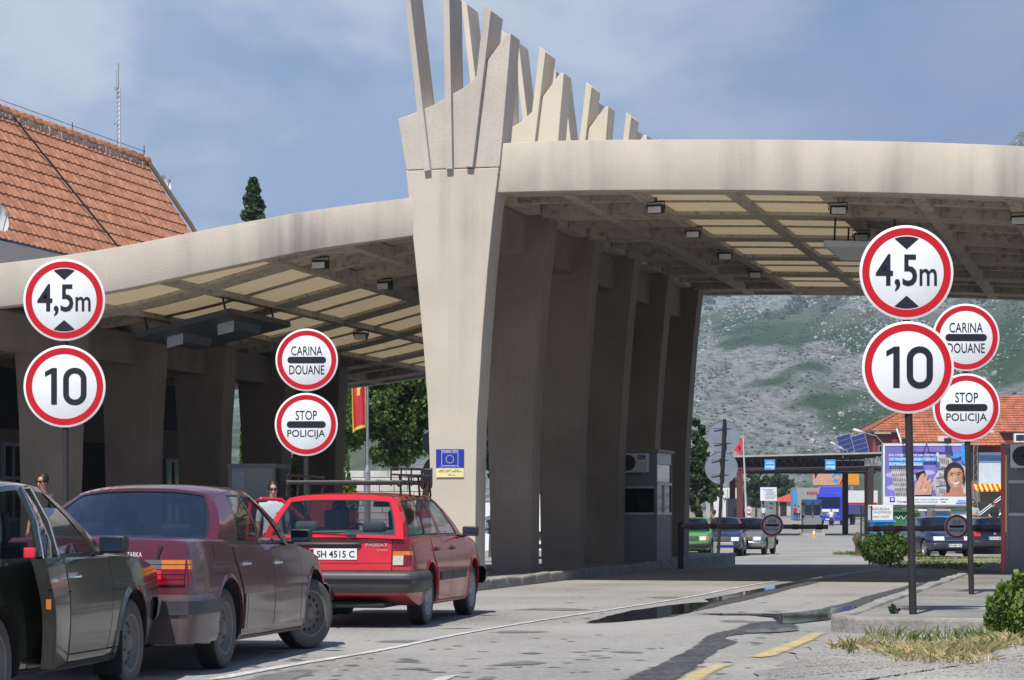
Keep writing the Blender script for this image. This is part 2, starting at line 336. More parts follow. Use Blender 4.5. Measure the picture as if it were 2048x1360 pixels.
# ------------------------------------------------------------------ ground, road, kerbs
def drape(name, x0, x1, y0, y1, nx, ys, dz, m, label=None):
    mb = MB(); n = len(ys)
    mb.add([(lerp(x0, x1, i/nx), y, H(y)+dz) for y in ys for i in range(nx+1)],
           [(j*(nx+1)+i, j*(nx+1)+i+1, (j+1)*(nx+1)+i+1, (j+1)*(nx+1)+i) for j in range(n-1) for i in range(nx)])
    o = mb.build(name, m, recalc=False); return tag(o, kind='structure')
yy = [-30, 0] + list(range(10, 120, 4)) + list(range(120, 420, 12)) + [450, 520, 650, 900, 1300, 2000, 3300]
drape('ground', -1500, 1500, 0, 0, 24, yy, -.06, 'soil')
drape('road', -45, 95, 0, 0, 8, [-25, 0] + list(range(8, 120, 3)) + list(range(120, 340, 10)), 0, 'road')
def sheet(name, pxs, dz, m, kind='structure', jit=0, label=None):    # flat patch on the ground from its outline, edges roughened
    pts = [gpt(x, y, dz) for x, y in pxs]; out = []
    for i, p in enumerate(pts):
        q = pts[(i+1) % len(pts)]; k = max(1, int((q-p).length/.25)) if jit else 1
        for j in range(min(k, 60)):
            r = p.lerp(q, j/min(k, 60))
            if jit: r += V((random.uniform(-jit, jit), random.uniform(-jit, jit)*2.2, 0))
            r.z = H(r.y)+dz; out.append(r)
    n = len(out); c = sum((V(p) for p in out), V())/n; mb = MB(); mb.add([*out, c], [(i, (i+1) % n, n) for i in range(n)]); o = mb.build(name, m)
    if m in ('wet', 'damp'): edged(o, [0]*n + [1.6])
    return tag(o, label=label, kind=kind)
def ribbon(name, rows, dz, m, jit=0, sub=6):        # rows of (x_left, x_right, y) in photo pixels, refined
    fl = curve([(-r[2], r[0]) for r in rows[::1]] if rows[0][2] > rows[-1][2] else [(r[2], r[0]) for r in rows])
    sgn = -1 if rows[0][2] > rows[-1][2] else 1
    fr = curve([(sgn*r[2], r[1]) for r in rows]); ys = []
    for a, b in zip(rows, rows[1:]):
        for k in range(sub): ys.append(lerp(a[2], b[2], k/sub))
    ys.append(rows[-1][2]); vs = []
    for y in ys:
        l, r = fl(sgn*y), fr(sgn*y); w = abs(r-l)
        l += random.uniform(-jit, jit)*w; r += random.uniform(-jit, jit)*w
        vs += [gpt(l, y, dz), gpt((l+r)/2, y, dz), gpt(r, y, dz)]
    mb = MB(); mb.add(vs, [(3*i+k, 3*i+k+1, 3*i+k+4, 3*i+k+3) for i in range(len(ys)-1) for k in (0, 1)])
    o = mb.build(name, m); e = 1.7 if 'line' in m else 1.4; edged(o, [v_ for i in range(len(ys)) for v_ in (0, e*min(1, .25+min(i, len(ys)-1-i)*.5), 0)])
    return tag(o, kind='structure')
# white edge line of the lane and a second short dash
ribbon('white_line', [(395, 440, 1362), (560, 596, 1332), (745, 772, 1302), (893, 915, 1272), (1050, 1068, 1245), (1200, 1216, 1222), (1365, 1378, 1196), (1490, 1502, 1172), (1640, 1648, 1148), (1700, 1706, 1138)], .008, 'white_line', .05)
ribbon('white_dash', [(830, 868, 1368), (880, 912, 1356), (905, 925, 1352)], .008, 'white_line', .2)
ribbon('yellow_line', [(1330, 1395, 1372), (1380, 1432, 1346), (1425, 1470, 1330)], .008, 'yellow_line', .05)
ribbon('yellow_line', [(1488, 1550, 1316), (1540, 1592, 1298), (1590, 1632, 1280), (1622, 1655, 1266)], .008, 'yellow_line', .05)
# asphalt repairs, damp trails, puddles
sheet('damp_patch', [(970, 1334), (1000, 1326), (1060, 1322), (1115, 1327), (1060, 1331)], .006, 'damp', jit=.03)
sheet('damp_patch', [(1030, 1308), (1060, 1305), (1098, 1307), (1060, 1310)], .006, 'damp', jit=.02)
sheet('damp_patch', [(1008, 1221), (1060, 1217), (1130, 1216), (1205, 1221), (1130, 1222), (1070, 1221)], .006, 'damp', jit=.03)
sheet('damp_patch', [(480, 1366), (520, 1352), (600, 1338), (640, 1340), (620, 1356), (560, 1375)], .006, 'damp', jit=.05)
ribbon('wet_trail', [(1205, 1330, 1375), (1265, 1375, 1350), (1330, 1412, 1322), (1375, 1440, 1300), (1398, 1478, 1284), (1408, 1450, 1276), (1425, 1500, 1268), (1470, 1592, 1258), (1490, 1598, 1250), (1520, 1580, 1243)], .006, 'wet', .06)
ribbon('wet_trail', [(1168, 1210, 1247), (1240, 1330, 1236), (1320, 1400, 1222), (1420, 1470, 1206), (1490, 1540, 1190), (1560, 1610, 1172), (1640, 1690, 1152), (1730, 1775, 1140)], .006, 'wet', .07)
ribbon('wet_trail', [(1640, 1725, 1218), (1690, 1740, 1206), (1735, 1775, 1192), (1790, 1822, 1178), (1840, 1868, 1165), (1890, 1915, 1150)], .006, 'wet', .07)
sheet('puddle', [(1172, 1247), (1215, 1234), (1268, 1222), (1335, 1212), (1400, 1206), (1428, 1205), (1405, 1214), (1378, 1226), (1310, 1237), (1240, 1244)], .011, 'water', jit=.015)
sheet('puddle', [(1385, 1228), (1460, 1230), (1530, 1231), (1600, 1225), (1660, 1217), (1712, 1212), (1706, 1226), (1690, 1236), (1630, 1244), (1580, 1249), (1560, 1248), (1545, 1236), (1500, 1231), (1440, 1231)], .011, 'water', jit=.01)
sheet('puddle', [(1478, 1264), (1520, 1259), (1580, 1257), (1600, 1262), (1560, 1266), (1500, 1268)], .011, 'water', jit=.01)
sheet('puddle', [(1770, 1194), (1790, 1189), (1812, 1186), (1802, 1193), (1780, 1197)], .011, 'water', jit=.01)
sheet('puddle', [(1410, 1200), (1520, 1178), (1640, 1154), (1648, 1156), (1530, 1183), (1425, 1206)], .011, 'water', jit=.02)
mb = MB(); rng = random.Random(77); EV = []
for _ in range(260):                                 # small oil spots, cracks and crumbs on the asphalt
    px, py = rng.uniform(420, 1960), 1150+210*rng.random()**.8
    if px < 900 and py < 1250 or (py > 1160 and px > 1640 - (py-1265)*-.0 and py < 1290 and px > 2300-(py-1020)*2.7): continue
    c = gpt(px, py); a, L = rng.uniform(-.5, .5), rng.uniform(.02, .11)*(3 if rng.random() < .1 else 1); w = L*rng.uniform(.25, .9); k = 9
    pts = [(c.x+cos(a)*L*cos(t)*j-sin(a)*w*sin(t)*j, c.y+(sin(a)*L*cos(t)*j+cos(a)*w*sin(t)*j)*1.6) for t, j in [(2*pi*i/k, rng.uniform(.55, 1.2)) for i in range(k)]]
    mb.add([(x, y, H(y)+.0045) for x, y in pts] + [(c.x, c.y, H(c.y)+.0045)], [(i, (i+1) % k, k) for i in range(k)], 0); EV += [0]*k + [1.2]
tag(edged(mb.build('oil_spot', 'damp', recalc=False), EV), kind='stuff')
# gravel shoulder in the right foreground and soil behind the right island
sheet('gravel_shoulder', [(1380, 1420), (1500, 1362), (1560, 1327), (1610, 1298), (1655, 1284), (1800, 1272), (1965, 1258), (1990, 1235), (2300, 1215), (2600, 1300), (2600, 1480), (1500, 1480)], .012, 'gravel', jit=.09)
sheet('grass_verge', [(1822, 1124), (1885, 1117), (1995, 1112), (2070, 1114), (2070, 1150), (1990, 1146), (1905, 1138)], .012, 'verge', jit=.06)
sheet('grass_verge', [(1700, 1112), (1716, 1098), (1800, 1093), (1850, 1096), (1850, 1113)], .012, 'verge', jit=.06)
GB = O                                              # frame of the border gate: x across, y along the road
def gate_mb_to_world(mb, zb=0): pass
def slab(mb, poly, z0, z1, mi=0):                   # plan polygon in gate frame, straight sides
    n = len(poly); mb.add([(x, y, z0) for x, y in poly] + [(x, y, z1) for x, y in poly],
        [tuple(range(n))[::-1], tuple(range(n, 2*n))] + [(i, (i+1) % n, n+(i+1) % n, n+i) for i in range(n)], mi)
def inframe(o): o.location = O; o.rotation_euler = (0, 0, ROADROT); return o
def kerb_run(name, pts, w=.16, h=.17, step=1.0):    # separate kerbstones laid end to end along a line (gate frame)
    mb = MB()
    for a, b in zip(pts, pts[1:]):
        a, b = V((*a, 0)), V((*b, 0)); L = (b-a).length; k = max(1, round(L/step)); d = (b-a)/L; n = V((-d.y, d.x, 0))*w
        for i in range(k):
            p, q = a+d*(L*i/k+.008), a+d*(L*(i+1)/k-.008); j = [random.uniform(-.028, .012) for _ in range(3)]
            mb.add([p+V((0, 0, -.35)), q+V((0, 0, -.35)), q+n+V((0, 0, -.35)), p+n+V((0, 0, -.35)), p+V((0, 0, h+j[0]))-n*.15*0, q+V((0, 0, h+j[1])), q+n+V((0, 0, h+j[1])), p+n+V((0, 0, h+j[0]))],
                   [(3, 2, 1, 0), (4, 5, 6, 7), (0, 1, 5, 4), (1, 2, 6, 5), (2, 3, 7, 6), (3, 0, 4, 7)])
    return tag(inframe(mb.build(name, 'kerb', bevel=.032)), kind='structure')
mb = MB(); slab(mb, [(-.95, -2.2), (.78, -2.2), (.78, 22.8), (-.95, 22.8)], -.1, .145)
tag(inframe(mb.build('island_pavement', 'pavement')), kind='structure')
kerb_run('island_kerb', [(.95, -2.4), (.95, 20.4), (.75, 23.2), (-1.1, 23.2), (-1.1, -2.4), (.95, -2.4)], .15)
mb = MB(); slab(mb, [(7.84, -13.35), (9.35, -13.35), (9.8, -12.6), (9.9, 12), (7.84, 12)], -.1, .145)
tag(inframe(mb.build('right_pavement', 'pavement')), kind='structure')
kerb_run('right_kerb', [(9.6, -13.2), (9.25, -13.7), (7.9, -13.7), (7.66, -13.45), (7.66, 12.2)][::-1], .17, .18, 1.1)
mb = MB(); slab(mb, [(-10.4, -12), (-8.35, -12), (-8.35, 20), (-10.4, 20)], -.1, .14)
tag(inframe(mb.build('left_pavement', 'pavement')), kind='structure')

# ------------------------------------------------------------------ mountain
ridge = curve([(-1500, 900), (0, 760), (500, 690), (1000, 520), (1350, 470), (1600, 440), (1850, 400), (2000, 335), (2048, 288), (2150, 220), (2500, 120), (3400, 60), (4600, 260)])
def mtn(px, t):                                     # t 0 foot .. 1 crest
    r = 360 + 2300*t; base = H(r)
    top = (HY - ridge(px))/F*2660
    n = noise.fractal(V((px*.0028, t*3.1, 1.7)), 1.0, 2.1, 5)*.10 + noise.fractal(V((px*.02, t*22, 4.2)), 1.0, 2.0, 4)*.012
    gully = abs(noise.noise(V((px*.0042 + t*1.5, t*1.1, 9.1))))*.10
    z = max(top, 1)*(t**1.32 * (1 + n) - gully*t*(1-t)*1.2) if t < 1 else top
    x = (px - CX)/F*r
    return V((x, r, z + min(base, 8)*(1-t) - 1.2*(1 - min(1, t*8))))
mb = MB(); NU, NT = 230, 120
vs = [mtn(lerp(-1400, 4500, i/NU), j/NT) for i in range(NU+1) for j in range(NT+1)]
mb.add(vs, [(i*(NT+1)+j, (i+1)*(NT+1)+j, (i+1)*(NT+1)+j+1, i*(NT+1)+j+1) for i in range(NU) for j in range(NT)])
mm = bpy.data.materials.new('mountain_slope'); mm.use_nodes = True; nd = mm.node_tree.nodes; lk = mm.node_tree.links; b = nd['Principled BSDF']; b.inputs['Roughness'].default_value = 1
b.inputs['Specular IOR Level'].default_value = .1
tc2 = nd.new('ShaderNodeTexCoord')
def mn(scale, mp=(1, 1), det=8, rough=.6):           # noise laid on the slope: depth compressed, bands rising to the right
    p = nd.new('ShaderNodeMapping'); p.inputs['Scale'].default_value = (1, .15, .6)
    q = nd.new('ShaderNodeMapping'); q.vector_type = 'TEXTURE'; q.inputs['Scale'].default_value = (1/mp[0], 1/mp[1], 1); q.inputs['Rotation'].default_value = (0, 0, .42)
    n = nd.new('ShaderNodeTexNoise'); n.inputs['Scale'].default_value = scale; n.inputs['Detail'].default_value = det; n.inputs['Roughness'].default_value = rough
    lk.new(tc2.outputs['Object'], p.inputs[0]); lk.new(p.outputs[0], q.inputs[0]); lk.new(q.outputs[0], n.inputs['Vector']); return n.outputs['Fac']
def mr(f, a, b_, hi=1):
    r = nd.new('ShaderNodeMapRange'); r.inputs['From Min'].default_value = a; r.inputs['From Max'].default_value = b_; r.inputs['To Max'].default_value = hi; lk.new(f, r.inputs[0]); return r.outputs[0]
def mx(f, A, B):
    x = nd.new('ShaderNodeMix'); x.data_type = 'RGBA'; lk.new(f, x.inputs[0])
    for i, c in ((6, A), (7, B)):
        if isinstance(c, tuple): x.inputs[i].default_value = (*c, 1)
        else: lk.new(c, x.inputs[i])
    return x.outputs[2]
g0 = mx(mr(mn(.03), .35, .65), (.072, .100, .062), (.125, .148, .105))
g1 = mx(mr(mn(.016, (.3, 1.2), 4), .48, .54, .95), g0, (.045, .082, .038))      # bands of grass and scrub
rk = mx(mr(mn(.40, det=6, rough=.8), .38, .62), (.14, .15, .145), (.35, .36, .35))           # limestone blocks
rm = nd.new('ShaderNodeMath'); rm.operation = 'MULTIPLY'; lk.new(mr(mn(.017, (.4, 1.2), 3), .485, .545), rm.inputs[0]); lk.new(mr(mn(.22, (.8, 1), det=8, rough=.85), .38, .52), rm.inputs[1])
g2 = mx(rm.outputs[0], g1, rk)
g3 = mx(mr(mn(.40, det=4, rough=.85), .59, .64, .7), g2, (.035, .048, .034))
lk.new(g3, b.inputs['Base Color'])
bp = nd.new('ShaderNodeBump'); bp.inputs['Strength'].default_value = .9; bp.inputs['Distance'].default_value = 2.5; lk.new(mn(.2, det=8, rough=.75), bp.inputs['Height']); lk.new(bp.outputs[0], b.inputs['Normal'])
tag(mb.build('mountain', mm, smooth=180), kind='structure')
# scrub on the mountain: small rounded bushes and trees, far too many to count
ico = bmesh.new(); bmesh.ops.create_icosphere(ico, subdivisions=1, radius=1); iv = [v.co.copy() for v in ico.verts]; ifc = [tuple(v.index for v in f.verts) for f in ico.faces]; ico.free()
OCT = ([V((1, 0, 0)), V((-.5, .87, 0)), V((-.5, -.87, 0)), V((0, 0, .9)), V((0, 0, -.5))], [(0, 1, 3), (1, 2, 3), (2, 0, 3), (1, 0, 4), (2, 1, 4), (0, 2, 4)])
mb = MB(); rb = MB(); cnt = 0; rng = random.Random(41)
def bands(px, p, k, seed):                           # patches drawn out along lines rising to the right, as seen on the slope
    y = (p.z-EYE)/p.y*F; a, b_ = px*.866+y*.5, -px*.5+y*.866
    return noise.fractal(V((a*k*.4, b_*k*1.2, seed)), 1.0, 2.0, 4)
while cnt < 34000:
    px = rng.uniform(1330, 2130); t = rng.random()**.62; p = mtn(px, t); rocky = bands(px, p, .010, 2.3)
    if cnt % 2:                                      # limestone outcrops
        if rocky < rng.uniform(-.05, .5): cnt += rng.random() < .3; continue
        r = rng.uniform(.25, .85)*(.6+.9*t)*(2 if rng.random() < .05 else 1); vv, ff = (iv, ifc) if r > .7 else OCT; out = rb; m_ = rng.randrange(2); hgt = rng.uniform(.5, 1.0)
    else:
        if bands(px, p, .02, 7.1) < rng.uniform(-.25, .45): cnt += rng.random() < .3; continue
        big = t > .45 and bands(px, p, .012, 9.4) > .02 and rng.random() < .2
        r = rng.uniform(1.2, 2.4) if big else rng.uniform(.3, 1.1)*(.6+.9*t); vv, ff = (iv, ifc) if big else OCT; out = mb; m_ = rng.randrange(3); hgt = rng.uniform(1.0, 1.6) if big else rng.uniform(.6, .9)
    a = rng.uniform(0, 6.3); ca, sa = cos(a), sin(a); jit = [rng.uniform(.65, 1.3) for _ in vv]
    out.add([(p.x+(q.x*ca-q.y*sa)*r*j, p.y+(q.x*sa+q.y*ca)*r*j, p.z+r*hgt*.35+q.z*r*hgt*j) for q, j in zip(vv, jit)], ff, m_); cnt += 1
M['rock0'] = mat('limestone_a', (.33, .335, .33), .95, var=.2, vs=.4); M['rock1'] = mat('limestone_b', (.27, .275, .27), .95, var=.2, vs=.4)
tag(rb.build('mountain_rock', ['rock0', 'rock1'], recalc=False), kind='stuff')
M['scrub0'] = mat('scrub_a', (.058, .08, .05), .9, var=.3, vs=.5); M['scrub1'] = mat('scrub_b', (.075, .095, .06), .9, var=.3, vs=.5); M['scrub2'] = mat('scrub_c', (.045, .062, .048), .9, var=.3, vs=.5)
tag(mb.build('mountain_scrub', ['scrub0', 'scrub1', 'scrub2'], recalc=False), kind='stuff')
# ------------------------------------------------------------------ the border gate
gate = thing('border_gate', 'sand coloured concrete gate with two arched roofs over a row of flared pillars', 'border gate', O, ROADROT)
def fx(px): return (px-912)/120
def fz(py): return (HY-py)/125+EYE
PL = [(866, 1160), (863, 1060), (862, 991), (856, 810), (847, 687), (837, 576), (823, 440), (812, 338)]
PR = [(997, 338), (985, 440), (975, 543), (965, 670), (959, 769), (954, 851), (952, 975), (951, 1060), (950, 1160)]
CR = [(812, 336), (795, 233), (838, 219), (872, 205), (905, 187), (930, 174), (950, 156), (966, 135), (982, 113), (998, 92), (1012, 73), (1021, 71), (1012, 180), (1003, 285), (998, 336)]
BARS = [((857, 341), (808, -93)), ((901, 339), (895, -23)), ((941, 336), (978, 18))]
TH = .62
def pillar(u, top, first):
    mb = MB(); mb.prism([(fx(x), fz(y)) for x, y in PL + PR], TH, 0, Mx.Translation((0, u, 0)))
    p = mb.build('pillar', 'stucco' if first else 'stucco_shaded', gate, bevel=.012)
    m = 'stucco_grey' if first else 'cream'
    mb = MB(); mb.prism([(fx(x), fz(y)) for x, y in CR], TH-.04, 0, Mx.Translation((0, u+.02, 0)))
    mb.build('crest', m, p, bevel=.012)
    for a, b_ in BARS:
        a, b_ = V((fx(a[0]), 0, fz(a[1]))), V((fx(b_[0]), 0, fz(b_[1]))); d = (b_-a).normalized(); w = V((d.z, 0, -d.x))*.054
        q = [a-w, a+w, b_+w-V((0, 0, .06)), b_-w+V((0, 0, .03))]
        mb = MB(); mb.prism([(k.x, k.z) for k in q], TH+.14, 0, Mx.Translation((0, u-.075, 0)))
        mb.build('crest_bar', m, p, bevel=.008)
    return p
PU = [k*3.7 for k in range(6)]
PILLARS = [pillar(u, 0, i == 0) for i, u in enumerate(PU)]
def spillar(v, u, zt, wb=.43, wt=.53):
    mb = MB(); pr = [(-wb, .1), (-wb*.98, 1.6), (-wb*1.06, 2.8), (-wt, 3.9), (-wt*1.02, zt)]
    mb.prism([(v+x, z) for x, z in pr] + [(v-x, z) for x, z in pr[::-1]], TH, 0, Mx.Translation((0, u, 0)))
    return mb.build('pillar', 'stucco_shaded', gate, bevel=.012)
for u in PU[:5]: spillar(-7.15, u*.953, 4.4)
for u in PU: spillar(9.95, u, 5.85)
U1 = 20.0
RT = curve([(.55, 7.07), (1.5, 7.08), (3.5, 7.03), (6.5, 6.9), (8.9, 6.73), (10.9, 6.5)]); RB = curve([(.55, 6.29), (1.5, 6.285), (3.5, 6.24), (6.5, 6.11), (8.9, 5.95), (10.9, 5.72)])
LT = curve([(-10.2, 4.66), (-8, 4.90), (-6.53, 5.09), (-5.1, 5.34), (-3.74, 5.66), (-2.2, 6.0), (-.55, 6.27)]); LB = curve([(-10.2, 4.0), (-8, 4.23), (-6.53, 4.41), (-5.1, 4.66), (-3.74, 5.0), (-2.2, 5.37), (-.55, 5.66)])
def strip(mb, v0, v1, u0, u1, lo, hi, mi=0, n=None):
    n = n or max(1, int(abs(v1-v0)/.35)); vs = []
    for i in range(n+1):
        v = lerp(v0, v1, i/n); a, b_ = lo(v), hi(v); vs += [(v, u0, a), (v, u1, a), (v, u1, b_), (v, u0, b_)]
    fs = [(4*i+k, 4*i+(k+1) % 4, 4*i+4+(k+1) % 4, 4*i+4+k) for i in range(n) for k in range(4)] + [(0, 1, 2, 3), (4*n+3, 4*n+2, 4*n+1, 4*n)]
    mb.add(vs, fs, mi)
def wing(v0, v1, ZT, ZB, vb, clear, uf=lambda v: 0):
    def strip(mb, v0, v1, u0, u1, lo, hi, mi=0, n=None):        # u0 may be a function: the left front edge runs skew
        n = n or max(1, int(abs(v1-v0)/.35)); vs = []
        for i in range(n+1):
            v = lerp(v0, v1, i/n); a, b_ = lo(v), hi(v); p, q = (u0(v) if callable(u0) else u0), (u1(v) if callable(u1) else u1); vs += [(v, p, a), (v, q, a), (v, q, b_), (v, p, b_)]
        fs = [(4*i+k, 4*i+(k+1) % 4, 4*i+4+(k+1) % 4, 4*i+4+k) for i in range(n) for k in range(4)] + [(0, 1, 2, 3), (4*n+3, 4*n+2, 4*n+1, 4*n)]
        mb.add(vs, fs, mi)
    mb = MB(); strip(mb, v0, v1, lambda v: .07+uf(v), lambda v: .36+uf(v), ZB, ZT); mb.build('fascia', 'stucco', gate, bevel=.012, smooth=30)
    mb = MB(); strip(mb, v0, v1, U1-.3, U1, ZB, ZT); mb.build('rear_fascia', 'stucco', gate, bevel=.012, smooth=30)
    mb = MB(); sk = []
    for a, b_ in zip(vb, vb[1:]):
        if (min(abs(a), abs(b_)), max(abs(a), abs(b_))) in clear: sk.append((a, b_)); continue
        strip(mb, a, b_, lambda v: .365+uf(v), U1-.305, lambda v: ZB(v)+.22, lambda v: ZB(v)+.45)
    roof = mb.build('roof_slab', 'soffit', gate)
    mb = MB(); sg = 1 if v1 > 2 else -1
    for k in range(-1 if v0 < -2 else 0, 6):         # transverse frames at each pillar, haunched next to the pillars
        u = k*3.7; va = v1 if uf(v1) == 0 and v0 > 0 else v1
        w0, w1 = (u+.366, u+.80) if k == 0 and v0 > 0 else (u-.14, u+.62)
        if v0 < -2 and k < 1: v1_ = [v for v in [v1-.1*i for i in range(100)] if uf(v)+.4 < w0][0]
        else: v1_ = v1
        lo = lambda v: ZB(v)+.012
        strip(mb, v0, v1_, w0, w1, lo, lambda v: ZB(v)+.216)
    for k in range(5): strip(mb, v0, v1, PU[k]+1.98, PU[k]+2.20, lambda v: ZB(v)+.055, lambda v: ZB(v)+.216)
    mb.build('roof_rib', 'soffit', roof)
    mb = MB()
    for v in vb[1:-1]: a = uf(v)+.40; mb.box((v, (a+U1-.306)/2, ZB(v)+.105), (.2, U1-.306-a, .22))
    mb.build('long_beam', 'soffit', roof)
    for a, b_ in sk:
        mb = MB(); strip(mb, a+.102, b_-.102, lambda v: .40+uf(v), U1-.31, lambda v: ZB(v)+.07, lambda v: ZB(v)+.08)
        mb.build('skylight', 'skylight', roof)
    return roof
VR = [.55, 1.68, 2.81, 4.35, 5.83, 7.28, 8.73, 10.9]
roofR = wing(.55, 10.9, RT, RB, VR, [(2.81, 4.35), (4.35, 5.83)])
roofL = wing(-10.2, -.55, LT, LB, [-10.2, -8.9, -7.4, -5.9, -4.43, -2.9, -1.75, -.55], [(2.9, 4.43), (4.43, 5.9)], lambda v: (v+.55)*.45)
mb = MB()
for u in PU[:-1]: mb.box((-.12, u+TH+1.54, 6.0), (.72, 3.074, .66))
mb.build('spine_beam', 'stucco_shaded', gate)
mb = MB()
for u in PU[:-1]: mb.box((.0, u+TH+1.54, 6.68), (1.06, 3.074, .66))
mb.build('spine_wall', 'stucco', gate)
MB().box((-7.3, -1.35, 4.13), (.6, 2.69, .56)).build('side_beam', 'stucco_shaded', gate)
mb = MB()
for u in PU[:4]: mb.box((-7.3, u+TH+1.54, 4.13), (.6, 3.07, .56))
mb.build('side_beam', 'stucco_shaded', gate)
mb = MB()                                            # chalk grid left on the second pillar
for x in (1000, 1023, 1045): mb.box(((x-1031)/110, PU[1]-.003, 1.76), (.007, .004, .6))
for z in (1.465, 1.78, 2.055): mb.box((-.077, PU[1]-.0035, z), (.41, .004, .007))
mb.build('chalk_mark', 'concrete', PILLARS[1])

# information plaque on the front pillar
pl = thing('plaque', 'blue and yellow European Union plaque fixed to the front pillar', 'plaque', P(-.012, fx(901), fz(926)), ROADROT)
MB().box((0, 0, .07), (.46, .02, .30)).build('blue_panel', 'blue', pl)
MB().box((0, 0, -.155), (.46, .02, .145)).build('yellow_panel', 'pale_yellow', pl)
mb = MB(); text(mb, 'European Union', .28, .036, (0, .192), -.0125, bold=.01)
text(mb, 'European Agency for Reconstruction', .34, .016, (0, -.062), -.0125)
for s in ((-.135, .165, .27, .005), (-.135, -.04, .27, .005)): mb.box((0, -.0118, s[1]), (.272, .0012, s[3]))
for x in (-.135, .135): mb.box((x, -.0117, .0625), (.005, .0012, .205))
mb.build('white_lettering', 'sign_white', pl)
mb = MB()
for k in range(12):
    a = 2*pi*k/12; c = (.062*sin(a), .062+.062*cos(a)); pts = []
    for j in range(10):
        r = .0125 if j % 2 == 0 else .005; q = pi*j/5; pts.append((c[0]+r*sin(q), -.0125, c[1]+r*cos(q)))
    mb.flat(pts)
mb.build('star_ring', 'yellow', pl)
mb = MB(); 
for z, xs_ in ((-.115, (-.17, -.06, .07)), (-.14, (-.19, -.09, .03, .12))):
    for x in xs_: mb.box((x+.04, -.0118, z), (.085, .0012, .008))

for k in range(5): mb.box((-.02+k*.008, -.0118, -.19), (.003, .0012, .03))
mb.box((.06, -.0118, -.195), (.07, .0012, .006)); mb.build('dark_lettering', 'ink', pl)

# ceiling floodlights: small lamps under the roofs
def flood(px, py, lab, side):
    ZB = RB if side > 0 else LB
    lo, hi = 37.0, 62.0                              # find the depth where the pixel ray meets the underside
    for _ in range(50):
        m_ = (lo+hi)/2; q = at(px, py, m_); v = (q-O).dot(N)
        if q.z - (ZB(v)-.12) > 0: hi = m_
        else: lo = m_
    q = at(px, py, lo)
    t = thing('floodlight', lab, 'floodlight', q, ROADROT+random.uniform(-.3, .3), 'floodlights under the gate roofs')
    mb = MB(); mb.box((0, 0, 0), (.26, .16, .14)); mb.build('housing', 'pole', t, bevel=.02)
    MB().box((0, -.085, -.02), (.22, .012, .10)).build('lamp_glass', 'lens_clear', t)
    MB().tube([(-.15, 0, 0), (-.15, 0, .12), (.15, 0, .12), (.15, 0, 0)], .012, 5).tube([(0, 0, .12), (0, 0, .30)], .016, 5).build('bracket', 'pole', t)
for px, py, lab, sd_ in [(1312, 418, 'floodlight under the right roof, nearest to the camera on the second beam', 1), (1387, 468, 'floodlight under the right roof, second back along the second beam', 1),
        (1449, 512, 'small floodlight under the right roof, third back along its beam', 1), (1510, 549, 'small floodlight under the right roof, farthest back over the island', 1),
        (1676, 420, 'floodlight above the tall height limit sign, upper of two', 1), (1722, 474, 'floodlight half behind the height limit sign under the right roof', 1),
        (2040, 440, 'floodlight under the right roof at the right picture edge', 1),
        (641, 529, 'floodlight under the left roof, nearer of the two beside the customs sign', -1), (770, 571, 'floodlight under the left roof close to the front pillar', -1), (722, 672, 'small floodlight deep under the left roof near the flag', -1)]:
    flood(px, py, lab, sd_)
# lane light tray hung below the left roof
def tray(lab, v0, v1, u0, u1, ZB, drop, body, nlamp):
    vc, uc = (v0+v1)/2, (u0+u1)/2; z = ZB(vc)-drop; sl = atan2(ZB(v1)-ZB(v0), v1-v0)
    t = thing('hanging_lamp_tray', lab, 'lamp tray', P(uc, vc, z), ROADROT); R = Mx.Rotation(-sl, 4, 'Y')
    w, d = (v1-v0)/2, (u1-u0)/2
    MB().box((0, 0, .02), (2*w, 2*d, .04), 0, R).box((-w, 0, .05), (.04, 2*d, .10), 0, R).box((w, 0, .05), (.04, 2*d, .10), 0, R).box((0, -d, .05), (2*w-.05, .04, .10), 0, R).box((0, d, .05), (2*w-.05, .04, .10), 0, R).build('panel', body, t)
    for i in range(nlamp):
        x = lerp(-w*.5, w*.55, i/max(1, nlamp-1)); l = MB().prism([(-.2, 0), (.2, 0), (.13, -.13), (-.13, -.13)], 1.3, 0, R @ Mx.Translation((x, -.75, 0))).build('luminaire', body, t)
        MB().grid(lambda a, b_, k: (lerp(-.15, .15, a), -.78-.004*k - .12*b_, lerp(-.0, -.2, b_)), 4, 4, 0, .01, R @ Mx.Translation((x+.04, 0, 0))).build('reflector', 'sign_white', l)
    for sx in (-1, 1):
        for sy in (-1, 1): MB().tube([R @ V((sx*w*.8, sy*d*.8, .04)), R @ V((sx*w*.8, sy*d*.8, drop+.1))], .018, 6).build('hanger', 'pole', t)
tray('dark hanging tray of lane lamps below the left roof', -5.95, -4.15, .9, 3.9, LB, .36, 'booth_dark', 2)
tray('white rimmed lamp tray hung below the right roof behind the height sign', 5.45, 6.7, 3.6, 6.0, RB, .50, 'alu', 0)

